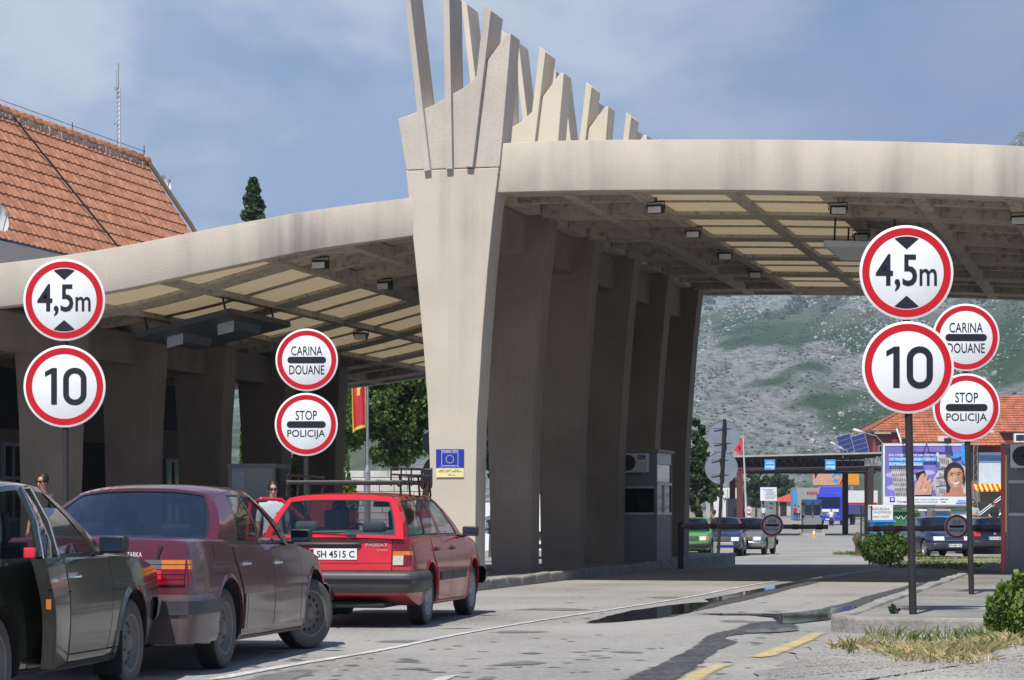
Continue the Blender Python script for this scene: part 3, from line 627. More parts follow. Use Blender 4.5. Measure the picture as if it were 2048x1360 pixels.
# customs building behind the left row of pillars
b1 = thing('customs_building', 'customs building with steep orange tiled roof behind the left arch', 'building', O, ROADROT)
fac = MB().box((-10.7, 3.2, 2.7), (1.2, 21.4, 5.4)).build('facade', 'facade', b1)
def u_of(px, v):                                     # u where a line of constant v crosses a pixel column
    k = (px-CX)/F; return (k*(O.y + N.y*v) - (O.x + N.x*v))/(D.x - k*D.y)
for px0, px1, z0, z1, kind in [(2, 46, 1.0, 2.5, 'window'), (-40, 44, 2.75, 3.9, 'open'), (156, 212, .15, 2.6, 'open'), (328, 364, .9, 2.35, 'window'), (324, 360, 2.95, 3.95, 'open'), (458, 486, .9, 2.3, 'window'), (452, 478, 2.6, 3.7, 'open'), (470, 500, .15, 2.5, 'open')]:
    ua, ub = u_of(px0, -10.1), u_of(px1, -10.1)
    if ub > 13.8: ub = 13.8
    if ub - ua < .3: continue
    uc, w = (ua+ub)/2, ub-ua
    if kind == 'window':
        wn = MB().box((-10.075, ua+.04, (z0+z1)/2), (.06, .08, z1-z0)).box((-10.075, ub-.04, (z0+z1)/2), (.06, .08, z1-z0)).box((-10.076, uc, z0+.04), (.06, w-.16, .08)).box((-10.076, uc, z1-.04), (.06, w-.16, .08)).box((-10.076, uc, lerp(z0, z1, .55)), (.06, w-.16, .06)).box((-10.077, uc, (z0+z1)/2), (.05, .06, z1-z0-.16)).build('window', 'booth', b1)
        MB().box((-10.09, uc, (z0+z1)/2), (.012, w-.1, z1-z0-.1)).build('pane', 'glass_dark', wn)
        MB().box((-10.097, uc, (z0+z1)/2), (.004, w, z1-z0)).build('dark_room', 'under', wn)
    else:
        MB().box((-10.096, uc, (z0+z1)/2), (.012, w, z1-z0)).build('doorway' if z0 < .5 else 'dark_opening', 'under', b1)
def tiled(mb, v0, z0, v1, z1, u0, u1, rows, pitch, mi=0, amp=.036):   # pantile roof plane: eave (v0,z0) to ridge (v1,z1)
    nx = int((u1-u0)/pitch*4)
    for r in range(rows):
        a, b_ = r/rows, (r+1)/rows+.006; nrm = V((z1-z0, 0, -(v1-v0))).normalized(); nrm = nrm if nrm.z > 0 else -nrm; vs = []
        for i in range(nx+1):
            u = lerp(u0, u1, i/nx); wv = amp*abs(sin(pi*(u-u0)/pitch))
            for q, lift in ((a, .024), (a, .024), (b_, .0)):
                p = V((lerp(v0, v1, q), u, lerp(z0, z1, q))) + nrm*(lift*(1 if len(vs) % 3 else 0) + wv) if lift else V((lerp(v0, v1, q), u, lerp(z0, z1, q))) + nrm*wv*.9
                vs.append(p)
        mb.add(vs, [(3*i+k, 3*i+3+k, 3*i+4+k, 3*i+1+k) for i in range(nx) for k in (0, 1)], mi)
mb = MB(); tiled(mb, -10.35, 6.35, -12.5, 9.55, -6, 17.05, 12, .25); rf = mb.build('roof', 'tile', b1, recalc=True)
MB().prism([(-10.3, 6.28), (-12.5, 9.5), (-14.7, 6.28)], 22.9, 0, Mx.Translation((0, -5.95, 0))).build('roof_deck', 'mortar', b1)
MB().box((-12.3, 5.9, 5.83), (4.4, 22.6, .88)).build('upper_wall', 'wall_grey', b1)
mb = MB()
for k in range(58):
    u = -6+k*.4; mb.tube([(-12.5, u, 9.52), (-12.5, u+.42, 9.56)], [.13, .15], 9)
mb.build('ridge_tile', 'tile', rf)
mb = MB()
for k in range(190): mb.box((-12.38+random.uniform(-.02, .02), -6+k*.12+random.uniform(-.02, .02), 9.43+random.uniform(-.02, .02)), (.10, .13, .10+random.uniform(-.04, .06)))
mb.build('ridge_mortar', 'mortar', rf)
MB().tube([(-10.25, 17.02, 6.35), (-11.3, 17.06, 8.0), (-12.45, 17.08, 9.62)], .055, 8).build('verge_pipe', 'bark', rf)
MB().tube([(-12.5, -6, 9.80), (-12.5, 17.2, 9.78)], .007, 6).tube([(-12.5, 17.1, 9.5), (-12.5, 17.1, 9.92)], .012, 5).tube([(-12.5, 9, 9.6), (-12.5, 9, 9.86)], .01, 5).tube([(-12.5, 13, 9.6), (-12.5, 13, 9.86)], .01, 5).build('lightning_cable', 'pole', rf)
mb = MB(); mb.tube([(-12.42, 9.6, 9.60), (-11.2, 10.45, 7.82), (-10.33, 11.1, 6.55)], .022, 6); mb.build('down_cable', 'pole', rf)
MB().tube([(-10.28, -6, 6.30), (-10.28, 17, 6.30)], .06, 8).build('gutter', 'pole', b1)
# mast on the ridge
mp = at(237, 305, 58.2); ms = thing('antenna_mast', 'thin grey lattice antenna mast rising above the orange tiled ridge', 'antenna', mp)
mh = (305-126)/F*58.2; mb = MB()
for k in range(3): mb.tube([(.045*cos(k*2.09), .045*sin(k*2.09), -.4), (.04*cos(k*2.09), .04*sin(k*2.09), mh*.72)], .009, 5)
for j in range(14):
    z = j*mh*.72/14
    for k in range(3): mb.tube([(.045*cos(k*2.09), .045*sin(k*2.09), z), (.045*cos((k+1)*2.09), .045*sin((k+1)*2.09), z+mh*.05)], .005, 4)
mb.build('lattice', 'steel', ms); MB().tube([(0, 0, mh*.6), (0, 0, mh)], .014, 6).tube([(-.05, 0, mh*.6), (-.05, 0, mh*.92)], .008, 5).build('whip', 'steel', ms)
MB().box((-.06, 0, mh*.72), (.08, .05, .05)).box((-.06, 0, mh*.32), (.1, .05, .04)).build('clamp', 'steel', ms)
def dish(lab, loc, r, rz, rx):
    d = thing('satellite_dish', lab, 'satellite dish', loc, rz)
    MB().lathe([(0, 0), (r*.4, r*.05), (r*.75, r*.17), (r, r*.32), (r, r*.34), (r*.75, r*.19), (r*.4, r*.07), (0, .02)], 28, 0, Mx.Rotation(rx, 4, 'X')).build('bowl', 'ac', d, smooth=40)
    q = Mx.Rotation(rx, 4, 'X') @ V((0, 0, r*.9)); MB().tube([Mx.Rotation(rx, 4, 'X') @ V((0, -r, r*.3)), q], .014, 5).box(q, (.06, .06, .08)).build('feed_arm', 'steel', d)
    MB().tube([(0, .05, 0), (0, .2, -.1), (0, .2, -r*1.6)], .02, 6).build('mount', 'pole', d)
dish('small pale satellite dish behind the far end of the tiled roof', at(327, 368, 60.5), .2, radians(60), radians(70))
dish('white satellite dish at the left picture edge by the tiled eave', at(-10, 436, 47), .3, radians(70), radians(75))
# ------------------------------------------------------------------ vehicles
def paint(name, col, dirtc=(.20, .18, .155), amt=.75, metal=0, rough=.22, z1=.75): return mat(name, col, rough, metal, var=.06, vs=2, coat=.7, dirt=(dirtc, .1, z1, amt))
M['maroon'] = paint('maroon_paint', (.080, .008, .016), amt=.38, rough=.25); M['cladding'] = paint('mauve_cladding', (.085, .055, .062), amt=.5)
M['red_car'] = paint('red_paint', (.52, .012, .022), amt=.6, z1=.5); M['bumper_grey'] = mat('grey_bumper', (.05, .052, .057), .5, var=.15, vs=6, dirt=((.22, .2, .17), .25, .5, .7))
M['olive'] = paint('dark_green_paint', (.014, .020, .014), amt=.28, rough=.18); M['dark_inside'] = mat('dark_green_jamb', (.012, .014, .012), .35, var=.2)
M['green_car'] = paint('green_paint', (.075, .30, .04), amt=.3); M['navy'] = paint('navy_paint', (.008, .013, .045), amt=.35); M['bronze'] = paint('grey_brown_paint', (.19, .17, .145), amt=.4, metal=.3)
M['skoda'] = paint('dark_blue_paint', (.007, .012, .040), amt=.3); M['black_car'] = paint('black_blue_paint', (.010, .012, .022), amt=.2); M['white_car'] = paint('white_paint', (.6, .6, .6), amt=.3)
PROF = curve([(0, .94), (.06, .968), (.25, .99), (.48, 1), (.62, .998), (.8, .978), (.93, .958), (1, .94)])
class Car:
    def __init__(s, name, label, sp, pos, hd, group=None):
        s.sp = sp; s.L, s.W = sp['L'], sp['W']; d = V((sin(hd), cos(hd), 0))
        loc = V(pos) - d*sp['xr']                    # pos: rear axle on the ground
        s.root = thing(name, label, 'car', loc, pi/2-hd, group)
        s.top, s.bot, s.plan = curve(sp['top']), curve(sp['bot']), curve(sp['plan'])
        s.rx, s.fx = curve(sp.get('rearx', [(0, 0), (1, 0)])), curve(sp.get('frontx', [(0, 0), (1, 0)]))
    def hw(s, x, z): zb, zt = s.bot(x), s.top(x); return s.plan(x)*PROF(max(0, min(1, (z-zb)/(zt-zb))))
    def warp(s, x, y, z):
        sp = s.sp
        if x < .6: k = 1-x/.6; x += k*(s.rx(z) + sp.get('bowr', .1)*(abs(y)/s.plan(0))**3)
        xe = s.L-x
        if xe < .6: k = 1-xe/.6; x -= k*(s.fx(z) + sp.get('bowf', .12)*(abs(y)/s.plan(s.L))**3)
        return V((x, y, z))
    def side(s, sg, x, z, off=0): return s.warp(x, sg*(s.hw(x, z)+off), z)
    def rear(s, y, z, off=0): q = s.warp(0, y, z); q.x -= off; return q
    def front(s, y, z, off=0): q = s.warp(s.L, y, z); q.x += off; return q
    def body(s, m, holes=True):
        sp = s.sp; L = s.L; NC = 8
        xs = sorted(set([0, .02, .05, L-.02, L-.05, L] + [L*i/56 for i in range(1, 56)])); qs = [0, .05, .12, .22, .34, .46, .58, .7, .8, .88, .94, .985, 1]
        cs = [-1 + 2*i/NC for i in range(NC+1)]; R = len(qs); mb = MB(); vs = []
        crown = sp.get('crown', .025)
        def pt(x, c, r):
            zb, zt = s.bot(x), s.top(x); q = qs[r]; z = lerp(zb, zt, q); y = s.plan(x)*PROF(q)*(1 if r < R-1 else .965)
            if r == R-1: z += crown*(1-c*c) + .006
            return s.warp(x, c*y, z)
        ring = [(c, 0) for c in cs] + [(1, r) for r in range(1, R)] + [(c, R-1) for c in cs[::-1][1:]] + [(-1, r) for r in range(R-2, 0, -1)]
        n = len(ring)
        for x in xs: vs += [pt(x, c, r) for c, r in ring]
        fs = [(i*n+k, i*n+(k+1) % n, (i+1)*n+(k+1) % n, (i+1)*n+k) for i in range(len(xs)-1) for k in range(n)]
        mb.add(vs, fs)
        for x in (0, L):
            g = [pt(x, c, r) for r in range(R) for c in cs]; w = NC+1
            mb.add(g, [(r*w+c, r*w+c+1, (r+1)*w+c+1, (r+1)*w+c) for r in range(R-1) for c in range(NC)])
        o = mb.build('body', [m, 'under'], s.root, smooth=38)
        if holes:                                    # wheel arches cut out of the shell
            cut = MB()
            for x in (sp['xr'], sp['xf']):
                for sg in (-1, 1): cut.lathe([(0, 0), (sp['R']+sp.get('gap', .065), 0), (sp['R']+sp.get('gap', .065), .62), (0, .62)], 28, 1, Mx.Translation((x, sg*(s.W/2-.31), sp['R']+.015)) @ Mx.Rotation(-sg*pi/2, 4, 'X') @ Mx.Translation((0, 0, 0)))
            c = cut.build('cut', [m, 'under'], s.root, smooth=60); md = o.modifiers.new('b', 'BOOLEAN'); md.object = c; md.operation = 'DIFFERENCE'; md.solver = 'EXACT'; md.material_mode = 'INDEX'
            bpy.context.view_layer.update()
            me = bpy.data.meshes.new_from_object(o.evaluated_get(bpy.context.evaluated_depsgraph_get())); o.modifiers.clear(); old = o.data; o.data = me; me.name = 'body'
            bpy.data.meshes.remove(old); cm = c.data; bpy.data.objects.remove(c); bpy.data.meshes.remove(cm)
            me.polygons.foreach_set('use_smooth', [True]*len(me.polygons)); me.set_sharp_from_angle(angle=radians(38))
        cb = sp['cab']; bm = bmesh.new(); bm.from_mesh(o.data)   # open the shell below the cabin
        kill = [f for f in bm.faces if f.normal.z > .8 and cb['xb0']+.10 < f.calc_center_median().x < cb['xb1']-.25 and f.calc_center_median().z > s.top(f.calc_center_median().x)-.05]
        bmesh.ops.delete(bm, geom=kill, context='FACES'); bm.to_mesh(o.data); bm.free()
        s.b = o; s.m = m; return o
    def panel(s, name, m, rows, off=.004, th=.006, nx=6, parent=None, sides=(-1,), smooth=40):  # skin panel on the side: rows (z, xa, xb)
        mb = MB(); za = curve([(i, r[0]) for i, r in enumerate(rows)]); n = len(rows)-1
        xa, xb = curve([(i, r[1]) for i, r in enumerate(rows)]), curve([(i, r[2]) for i, r in enumerate(rows)])
        for sg in sides:
            def fn(a, b_, k): t = b_*n; return s.side(sg, lerp(xa(t), xb(t), a), za(t), off if k == 0 else off-th)
            mb.grid(fn, nx, max(n*2, 2), 0, 1)
        return mb.build(name, m, parent or s.root, smooth=smooth)
    def rpatch(s, name, m, y0, y1, z0, z1, off=.006, th=.012, parent=None, nu=6, nv=3, fr=False, y0t=None, y1t=None):
        mb = MB(); f = s.front if fr else s.rear; y0t = y0 if y0t is None else y0t; y1t = y1 if y1t is None else y1t
        mb.grid(lambda a, b_, k: f(lerp(lerp(y0, y1, a), lerp(y0t, y1t, a), b_), lerp(z0, z1, b_), off if k == 0 else off-th), nu, nv, 0, 1)
        return mb.build(name, m, parent or s.root, smooth=40)
    def bumper(s, name, mats, z0, z1, out, xw, fr=False, strip=None, parent=None, rnd=.35):
        P_ = []; ps = s.L if fr else 0
        for c in [.97, .9, .8, .65, .45, .22, 0, -.22, -.45, -.65, -.8, -.9, -.97]: P_.append(c)
        def path(z, o):
            pts = []; e = (lambda x: s.L-x) if fr else (lambda x: x)
            zz = max(z, s.bot(ps)+.02)
            for x in (xw, xw*.75, xw*.5, xw*.3, xw*.14, xw*.06): pts.append(s.side(1, e(x), zz, o))
            for c in P_:
                q = s.warp(ps, c*s.hw(ps, zz), zz); q.x += o*(1 if fr else -1); q.y += o*c**3*.9; pts.append(q)
            for x in (xw*.06, xw*.14, xw*.3, xw*.5, xw*.75, xw): pts.append(s.side(-1, e(x), zz, o))
            for q in pts: q.z = z
            return pts
        prof = [(z0, -.02), (z0, out*(1-rnd)), (lerp(z0, z1, .2), out), (lerp(z0, z1, .8), out), (z1, out*(1-rnd)), (z1, -.02)]
        rows = [path(z, o) for z, o in prof]; n = len(rows[0]); mb = MB()
        mb.add([q for r in rows for q in r], [(i*n+k, i*n+k+1, (i+1)*n+k+1, (i+1)*n+k) for i in range(len(rows)-1) for k in range(n-1)])
        o = mb.build(name, mats, parent or s.root, smooth=62)
        if strip:
            rows = [path(strip[0], out+.002), path(strip[0], out+.012), path(strip[1], out+.012), path(strip[1], out+.002)]; mb = MB()
            mb.add([q for r in rows for q in r], [(i*n+k, i*n+k+1, (i+1)*n+k+1, (i+1)*n+k) for i in range(3) for k in range(n-1)])
            mb.build('bumper_strip', strip[2], o, smooth=50)
        return o
    def cabin(s, m, trim='trim', glass='glass', rglass=None, skip=()):
        c = s.sp['cab']; bu = c.get('bulge', .02); cr = c.get('crown', .05)
        rz = curve(c['zr'])
        def sd(t, h, sg):
            xb, xr = lerp(c['xb0'], c['xb1'], t), lerp(c['xr0'], c['xr1'], t); zb = s.top(xb)-.012
            yb = s.plan(xb)*c.get('kb', .90); yr = c['yr']*(1-.06*abs(2*t-1)**3)
            return V((lerp(xb, xr, h), sg*(lerp(yb, yr, h**1.15)+bu*4*h*(1-h)), lerp(zb, rz(xr), h)))
        s.sd = sd
        ts = {0., 1.}; win = [w for w in c['win']]; d = .012
        for w in win: ts |= {w[0]-d, w[0], w[1], w[1]+d}
        ts |= {i/14 for i in range(15)}; ts = sorted(ts); h0, h1 = c.get('h', (.07, .90)); hs = sorted({0., h0-.035, h0, h1, h1+.03, 1.} | {lerp(h0, h1, k/4) for k in range(5)})
        mb = MB()
        for sg in (-1, 1):
            for i in range(len(ts)-1):
                for j in range(len(hs)-1):
                    tm, hm = (ts[i]+ts[i+1])/2, (hs[j]+hs[j+1])/2; mi = 0; sk = False
                    for w in win:
                        if w[0] < tm < w[1] and h0 < hm < h1: sk = True
                        elif w[0]-d < tm < w[1]+d and h0-.035 < hm < h1+.03: mi = 1
                    if any(k[0] == sg and k[1] < tm < k[2] for k in skip) and hm < h1+.02: sk = True
                    if not sk: mb.add([sd(ts[i], hs[j], sg), sd(ts[i+1], hs[j], sg), sd(ts[i+1], hs[j+1], sg), sd(ts[i], hs[j+1], sg)], [(0, 1, 2, 3)], mi)
        # roof
        bf, br = c.get('bowf', .10), c.get('bowr', .08)
        def top(a, q): # a along 0 rear..1 front, q -1..1
            e = sd(a, 1, 1); k = 1-q*q; x = e.x + k*(bf*.6*max(0, a*2-1) - br*.6*max(0, 1-2*a))
            return V((x, e.y*q, e.z + cr*(1-abs(q)**3)))
        QS = [-1, -.97, -.9, -.75, -.5, -.25, 0, .25, .5, .75, .9, .97, 1]
        vs = [top(i/12, q) for i in range(13) for q in QS]; w_ = len(QS); mb.add(vs, [(i*w_+k, (i+1)*w_+k, (i+1)*w_+k+1, i*w_+k+1) for i in range(12) for k in range(w_-1)])
        # screens
        def scr(t, h, q):
            e = sd(t, h, 1); k = 1-q*q; b_ = bf if t > .5 else -br
            return V((e.x + k*b_*lerp(1, .6, h), e.y*q, e.z + h*cr*(1-abs(q)**3)*.999 + (1-h)*.02*k))
        s.scr = scr
        for t, (qa, ha, hb) in ((1., c.get('ws', (.90, .05, .93))), (0., c.get('rw', (.88, .06, .92)))):
            qq = sorted({-1, 1, -qa, qa, -qa-.03, qa+.03} | {lerp(-qa, qa, k/10) for k in range(11)}); hh = sorted({0., ha-.03, ha, hb, hb+.03, 1.} | {lerp(ha, hb, k/4) for k in range(5)})
            for i in range(len(qq)-1):
                for j in range(len(hh)-1):
                    qm, hm = (qq[i]+qq[i+1])/2, (hh[j]+hh[j+1])/2
                    if abs(qm) < qa and ha < hm < hb: continue
                    mi = 1 if abs(qm) < qa+.03 and ha-.03 < hm < hb+.03 else 0
                    mb.add([scr(t, hh[j], qq[i]), scr(t, hh[j], qq[i+1]), scr(t, hh[j+1], qq[i+1]), scr(t, hh[j+1], qq[i])], [(0, 1, 2, 3)], mi)
            g = MB().grid(lambda a, b_, k: scr(t, lerp(ha-.012, hb+.012, b_), lerp(-qa-.012, qa+.012, a)) + V((-.004 if t > .5 else .004, 0, -.004)), 12, 6)
            g.build('windscreen' if t > .5 else 'rear_window', glass if t > .5 else (rglass or glass), s.root, smooth=80)
        s.cab = mb.build('cabin', [m, trim], s.root, smooth=40)
        for w in win:
            for sg in (-1, 1):
                if any(k[0] == sg and k[1] < (w[0]+w[1])/2 < k[2] for k in skip): continue
                hi = w[2] if len(w) > 2 and sg == -1 else h1+.012
                MB().grid(lambda a, b_, k: sd(lerp(w[0]-.006, w[1]+.006, a), lerp(h0-.012, hi, b_), sg) - V((0, sg*.005, 0)), 5, 5).build('window', glass, s.root, smooth=80)
    def wheels(s, rim='hub', steer=0, cover=False):
        sp = s.sp; R = sp['R']; w = .19; tr = s.W/2-.125
        prof = [(R*.62, w*.42), (R*.72, w*.5), (R*.88, w*.5), (R*.965, w*.42), (R, w*.33), (R, -w*.33), (R*.965, -w*.42), (R*.85, -w*.5), (R*.62, -w*.42)]
        for x in (sp['xr'], sp['xf']):
            for sg in (-1, 1):
                e = bpy.data.objects.new('wheel', None); COL.objects.link(e); e.parent = s.root; e.location = (x, sg*tr, R); e.rotation_euler = (0, random.uniform(0, 6), 0)
                T = Mx.Rotation(-sg*pi/2, 4, 'X') if sg > 0 else Mx.Rotation(pi/2, 4, 'X')
                T = Mx.Rotation((steer if x > 2.4 else 0), 4, 'Z') @ T; e.rotation_euler = (0, 0, 0)
                mb = MB(); mb.lathe(prof[:4], 44, 0, T).lathe(prof[3:6], 44, 1, T).lathe(prof[5:], 44, 0, T)
                for k in range(60):
                    a = 2*pi*k/60; r1, r2 = R+.0015, R-.012
                    for zz in (-.32, -.1, .12): mb.add([(r1*cos(a), r1*sin(a), w*zz), (r1*cos(a+.06), r1*sin(a+.06), w*zz), (r1*cos(a+.06), r1*sin(a+.06), w*(zz+.2)), (r1*cos(a), r1*sin(a), w*(zz+.2))], [(0, 1, 2, 3)], 1, T)
                mb.build('tyre', ['rubber', 'tread'], e, smooth=40)
                mb = MB(); mb.lathe([(R*.64, w*.40), (R*.66, w*.47), (R*.60, w*.45), (R*.56, w*.30), (R*.50, w*.20), (R*.36, w*.26), (R*.20, w*.34), (R*.17, w*.42), (R*.10, w*.46), (0, w*.46)], 40, 0, T)
                nh = 14 if not cover else 8
                for k in range(nh):
                    a = 2*pi*k/nh; r = R*.47; hz = w*.235
                    c = V((r*cos(a), r*sin(a), hz)); d1 = V((-sin(a), cos(a), 0)); d2 = V((cos(a), sin(a), -.28))
                    mb.add([c + d1*(.016*cos(q)) + d2*(.02*sin(q)) for q in [2*pi*j/8 for j in range(8)]], [tuple(range(8))], 1, T)
                for k in range(5):
                    a = 2*pi*k/5; mb.lathe([(.009, w*.30), (.009, w*.40), (0, w*.41)], 6, 0, T @ Mx.Translation((R*.25*cos(a), R*.25*sin(a), 0)))
                mb.build('rim', [rim, 'under'], e, smooth=45)
    def seats(s, m='seat', wheel=True, xs=None, rear=True):
        c = s.sp['cab']; xf_ = xs or lerp(c['xb0'], c['xb1'], .56); zt = s.top(2)-.02
        mb = MB()
        for y in (-.36, .36):
            for q in ((0, 0, 0),):
                st = MB(); T = Mx.Translation((xf_, y, zt-.12)) @ Mx.Rotation(-.22, 4, 'Y')
                st.box((0, 0, -.06), (.12, .46, .56), 0, T); st.box((-.01, 0, .33), (.09, .27, .18), 0, T); st.tube([(0, -.07, .2), (0, -.07, .28)], .01, 5, 0, T).tube([(0, .07, .2), (0, .07, .28)], .01, 5, 0, T)
                st.box((.28, 0, -.36), (.5, .48, .14), 0, T); st.build('seat', m, s.root, bevel=.04, smooth=50)
        if rear:
            st = MB(); T = Mx.Translation((c['xb0']+.42, 0, zt-.14)) @ Mx.Rotation(-.25, 4, 'Y'); st.box((0, 0, -.02), (.14, 1.2, .5), 0, T)
            for y in (-.36, .36): st.box((-.01, y, .27), (.08, .25, .13), 0, T)
            st.build('rear_bench', m, s.root, bevel=.04, smooth=50)
        MB().box((c['xb1']-.35, 0, zt-.12), (.5, 1.3, .22)).build('dashboard', 'black', s.root, bevel=.05, smooth=50)
        if wheel:
            T = Mx.Translation((c['xb1']-.62, .36, zt-.02)) @ Mx.Rotation(-1.15, 4, 'Y'); MB().lathe([(.18+.014*cos(a), .014*sin(a)) for a in [2*pi*k/6 for k in range(6)]], 24, 0, T, closed=True).box((0, 0, 0), (.34, .04, .02), 0, T).build('steering_wheel', 'black', s.root, smooth=60)
        MB().box((c['xr1']-.02, 0, s.sp['cab']['zr'][-1][1]-.06), (.02, .2, .06)).build('interior_mirror', 'black', s.root, bevel=.01)
    def handle(s, x, z, m='chrome', sides=(-1, 1)):
        for sg in sides:
            mb = MB(); mb.tube([s.side(sg, x-.07, z, .004), s.side(sg, x-.06, z, .03), s.side(sg, x+.06, z, .03), s.side(sg, x+.07, z, .004)], .011, 6); mb.grid(lambda a, b_, k: s.side(sg, lerp(x-.1, x+.09, a), lerp(z-.022, z+.022, b_), .006), 2, 2)
            mb.build('door_handle', m, s.root, smooth=50)
    def mirror(s, x, z, sides=(-1,), m='black', big=1.0):
        for sg in sides:
            q = s.side(sg, x, z-.02, 0); c = q + V((-.02, sg*.13*big, .07)); mb = MB(); T = Mx.Translation(c) @ Mx.Rotation(sg*.15, 4, 'Z')
            mb.box((.03, 0, 0), (.08, .19*big, .115*big), 0, T).box((.03, -sg*.105*big, -.05), (.05, .07, .045), 0, T)
            o = mb.build('door_mirror', m, s.root, bevel=.018, smooth=50); MB().box((-.0125, 0, 0), (.006, .165*big, .092*big), 0, T).build('mirror_glass', 'mirror', o)
    def platepanel(s, y, z, w, h, txt, fr=False, blue=None, off=.02):
        f = s.front if fr else s.rear; q = f(y, z, off); rz = (pi/2 if fr else -pi/2); T = TR(q, rz)
        o = MB().box((0, 0, 0), (w, .012, h), 0, T).build('number_plate', 'plate', s.root, bevel=.003)
        mb = MB(); text(mb, txt, w*.80, h*.62, (w*.05, 0), -.0075, 0, T, bold=.02); mb.build('plate_lettering', 'ink', o)
        if blue: MB().box((-w*.455, 0, 0), (w*.08, .0145, h*.94), 0, T).build('plate_band', blue, o)
        return o
    def seam(s, pts, w=.006, off=.0022, sides=(-1, 1), m='under', name='shut_line', parent=None):
        mb = MB()
        for sg in sides:
            for (xa, za), (xb, zb) in zip(pts, pts[1:]):
                dx, dz = xb-xa, zb-za; l = sqrt(dx*dx+dz*dz); nx_, nz_ = -dz/l*w/2, dx/l*w/2; k = max(1, int(l/.08)); vs = []
                for i in range(k+1):
                    x, z = lerp(xa, xb, i/k), lerp(za, zb, i/k); vs += [s.side(sg, x+nx_, z+nz_, off), s.side(sg, x-nx_, z-nz_, off)]
                mb.add(vs, [(2*i, 2*i+1, 2*i+3, 2*i+2) for i in range(k)])
        return mb.build(name, m, parent or s.root, recalc=False)
    def arch(s, m, w=.03, off=.012, sides=(-1, 1)):
        sp = s.sp; r0 = sp['R']+sp.get('gap', .065)-.004
        for x0 in (sp['xr'], sp['xf']):
            for sg in sides:
                mb = MB(); a0, a1 = radians(-12), radians(192)
                def fn(a, b_, k):
                    an = lerp(a0, a1, a); r = r0+w*b_; x = x0+r*cos(an); z = max(s.bot(x)+.012, sp['R']+.015+r*sin(an))
                    return s.side(sg, x, z, off*(1-b_*.85) if k == 0 else -.01)
                mb.grid(fn, 26, 2, 0, 1); mb.build('wheel_arch_lip', m, s.root, smooth=50)
def heading_pos(a, b):                               # contact pixels of the near side rear and front wheel
    return None

# --- maroon saloon -------------------------------------------------
MER = dict(L=4.70, W=1.74, xr=1.03, xf=3.83, R=.312, bowr=.055, bowf=.14,
    top=[(0, .965), (.06, .985), (.5, 1.0), (1.0, .99), (1.5, .965), (2.6, .945), (3.2, .94), (3.5, .905), (3.9, .85), (4.3, .79), (4.55, .745), (4.7, .69)],
    bot=[(0, .29), (.25, .24), (.8, .205), (4.0, .19), (4.45, .23), (4.7, .30)],
    plan=[(0, .825), (.1, .842), (.6, .864), (2.3, .87), (3.9, .86), (4.4, .82), (4.7, .75)],
    rearx=[(.3, .03), (.6, .0), (.98, .07)], frontx=[(.3, .03), (.55, 0), (.76, .1)],
    cab=dict(xb0=.95, xb1=3.20, xr0=1.62, xr1=2.60, yr=.585, kb=.905, crown=.055, bulge=.03, bowr=.13, bowf=.16, zr=[(1.5, 1.325), (2.0, 1.375), (2.6, 1.37), (2.8, 1.355)], win=[(.245, .53), (.575, .90, .12)], rw=(.87, .05, .93)))
def pose(rear_px, front_px):
    a, b_ = gpt(*rear_px), gpt(*front_px); h = atan2((b_-a).x, (b_-a).y); return a, h
a, h = pose((448, 1337), (604, 1298)); h = radians(9.3)
c = Car('maroon_saloon', 'maroon saloon queuing behind the red estate, front wheel turned right', MER, a + V((-cos(h), sin(h), 0))*.82, h); mer = c
c.body('maroon'); c.cabin('maroon', 'trim', 'glass', 'glass_rear'); c.wheels('hub', -radians(27)); c.seats('seat'); c.arch('maroon', .035, .010)
ap = lambda x0, r, x: .327 + sqrt(max(0, r*r-(x-x0)**2))
c.panel('front_door', 'maroon', [(.30, 2.36, 3.18), (.42, 2.36, 3.26), (.7, 2.37, 3.30), (.925, 2.37, 3.31)], .005, .01, 8)
c.panel('rear_door', 'maroon', [(.30, 1.55, 2.345), (.42, 1.50, 2.345), (.6, 1.43, 2.352), (.72, 1.35, 2.355), (.85, 1.27, 2.355), (.93, 1.25, 2.355)], .005, .01, 8)
for nm, x0, x1 in (('door_cladding', 2.362, 3.24), ('door_cladding', 1.53, 2.343), ('wing_cladding', 3.255, 3.40), ('sill_cladding', 1.462, 1.515)):
    c.panel(nm, 'cladding', [(.285, x0, x1), (.565, x0, x1)], .014, .012, 5)
c.seam([(1.47, .205), (1.47, .225), (3.40, .215)], .01)
c.seam([(2.353, .3), (2.36, .93)], .012, .004); c.seam([(3.2, .3), (3.275, .42), (3.31, .7), (3.318, .92)], .011, .004); c.seam([(1.545, .3), (1.49, .42), (1.42, .6), (1.34, .72), (1.26, .85), (1.24, .93)], .011, .004)
c.panel('fuel_flap', 'maroon', [(.86, .70, .88), (.955, .70, .88)], .004, .006, 3); c.seam([(.69, .85), (.69, .96)], .006); c.seam([(.89, .85), (.89, .955)], .006)
c.handle(1.52, .80); c.handle(2.50, .79); c.mirror(2.96, .955, (-1, 1), 'black', .95)
bp_ = c.bumper('rear_bumper', 'cladding', .24, .60, .05, .62, False, (.455, .555, 'bumper_grey')); c.bumper('front_bumper', 'cladding', .24, .56, .05, .42, True, (.44, .54, 'dullchrome'))
c.rpatch('boot_panel', 'maroon', -.56, .56, .70, .955, .006, .01, y0t=-.60, y1t=.60)
c.rpatch('boot_recess', 'under', -.50, .50, .655, .675, .008, .006)
sm = MB()
for s_ in (-1, 1): sm.grid(lambda a_, b_, k: c.rear(s_*(lerp(.545, .612, b_)+.012*a_), lerp(.69, .962, b_), .013), 1, 6)
sm.build('boot_seam', 'under', c.root, recalc=False)
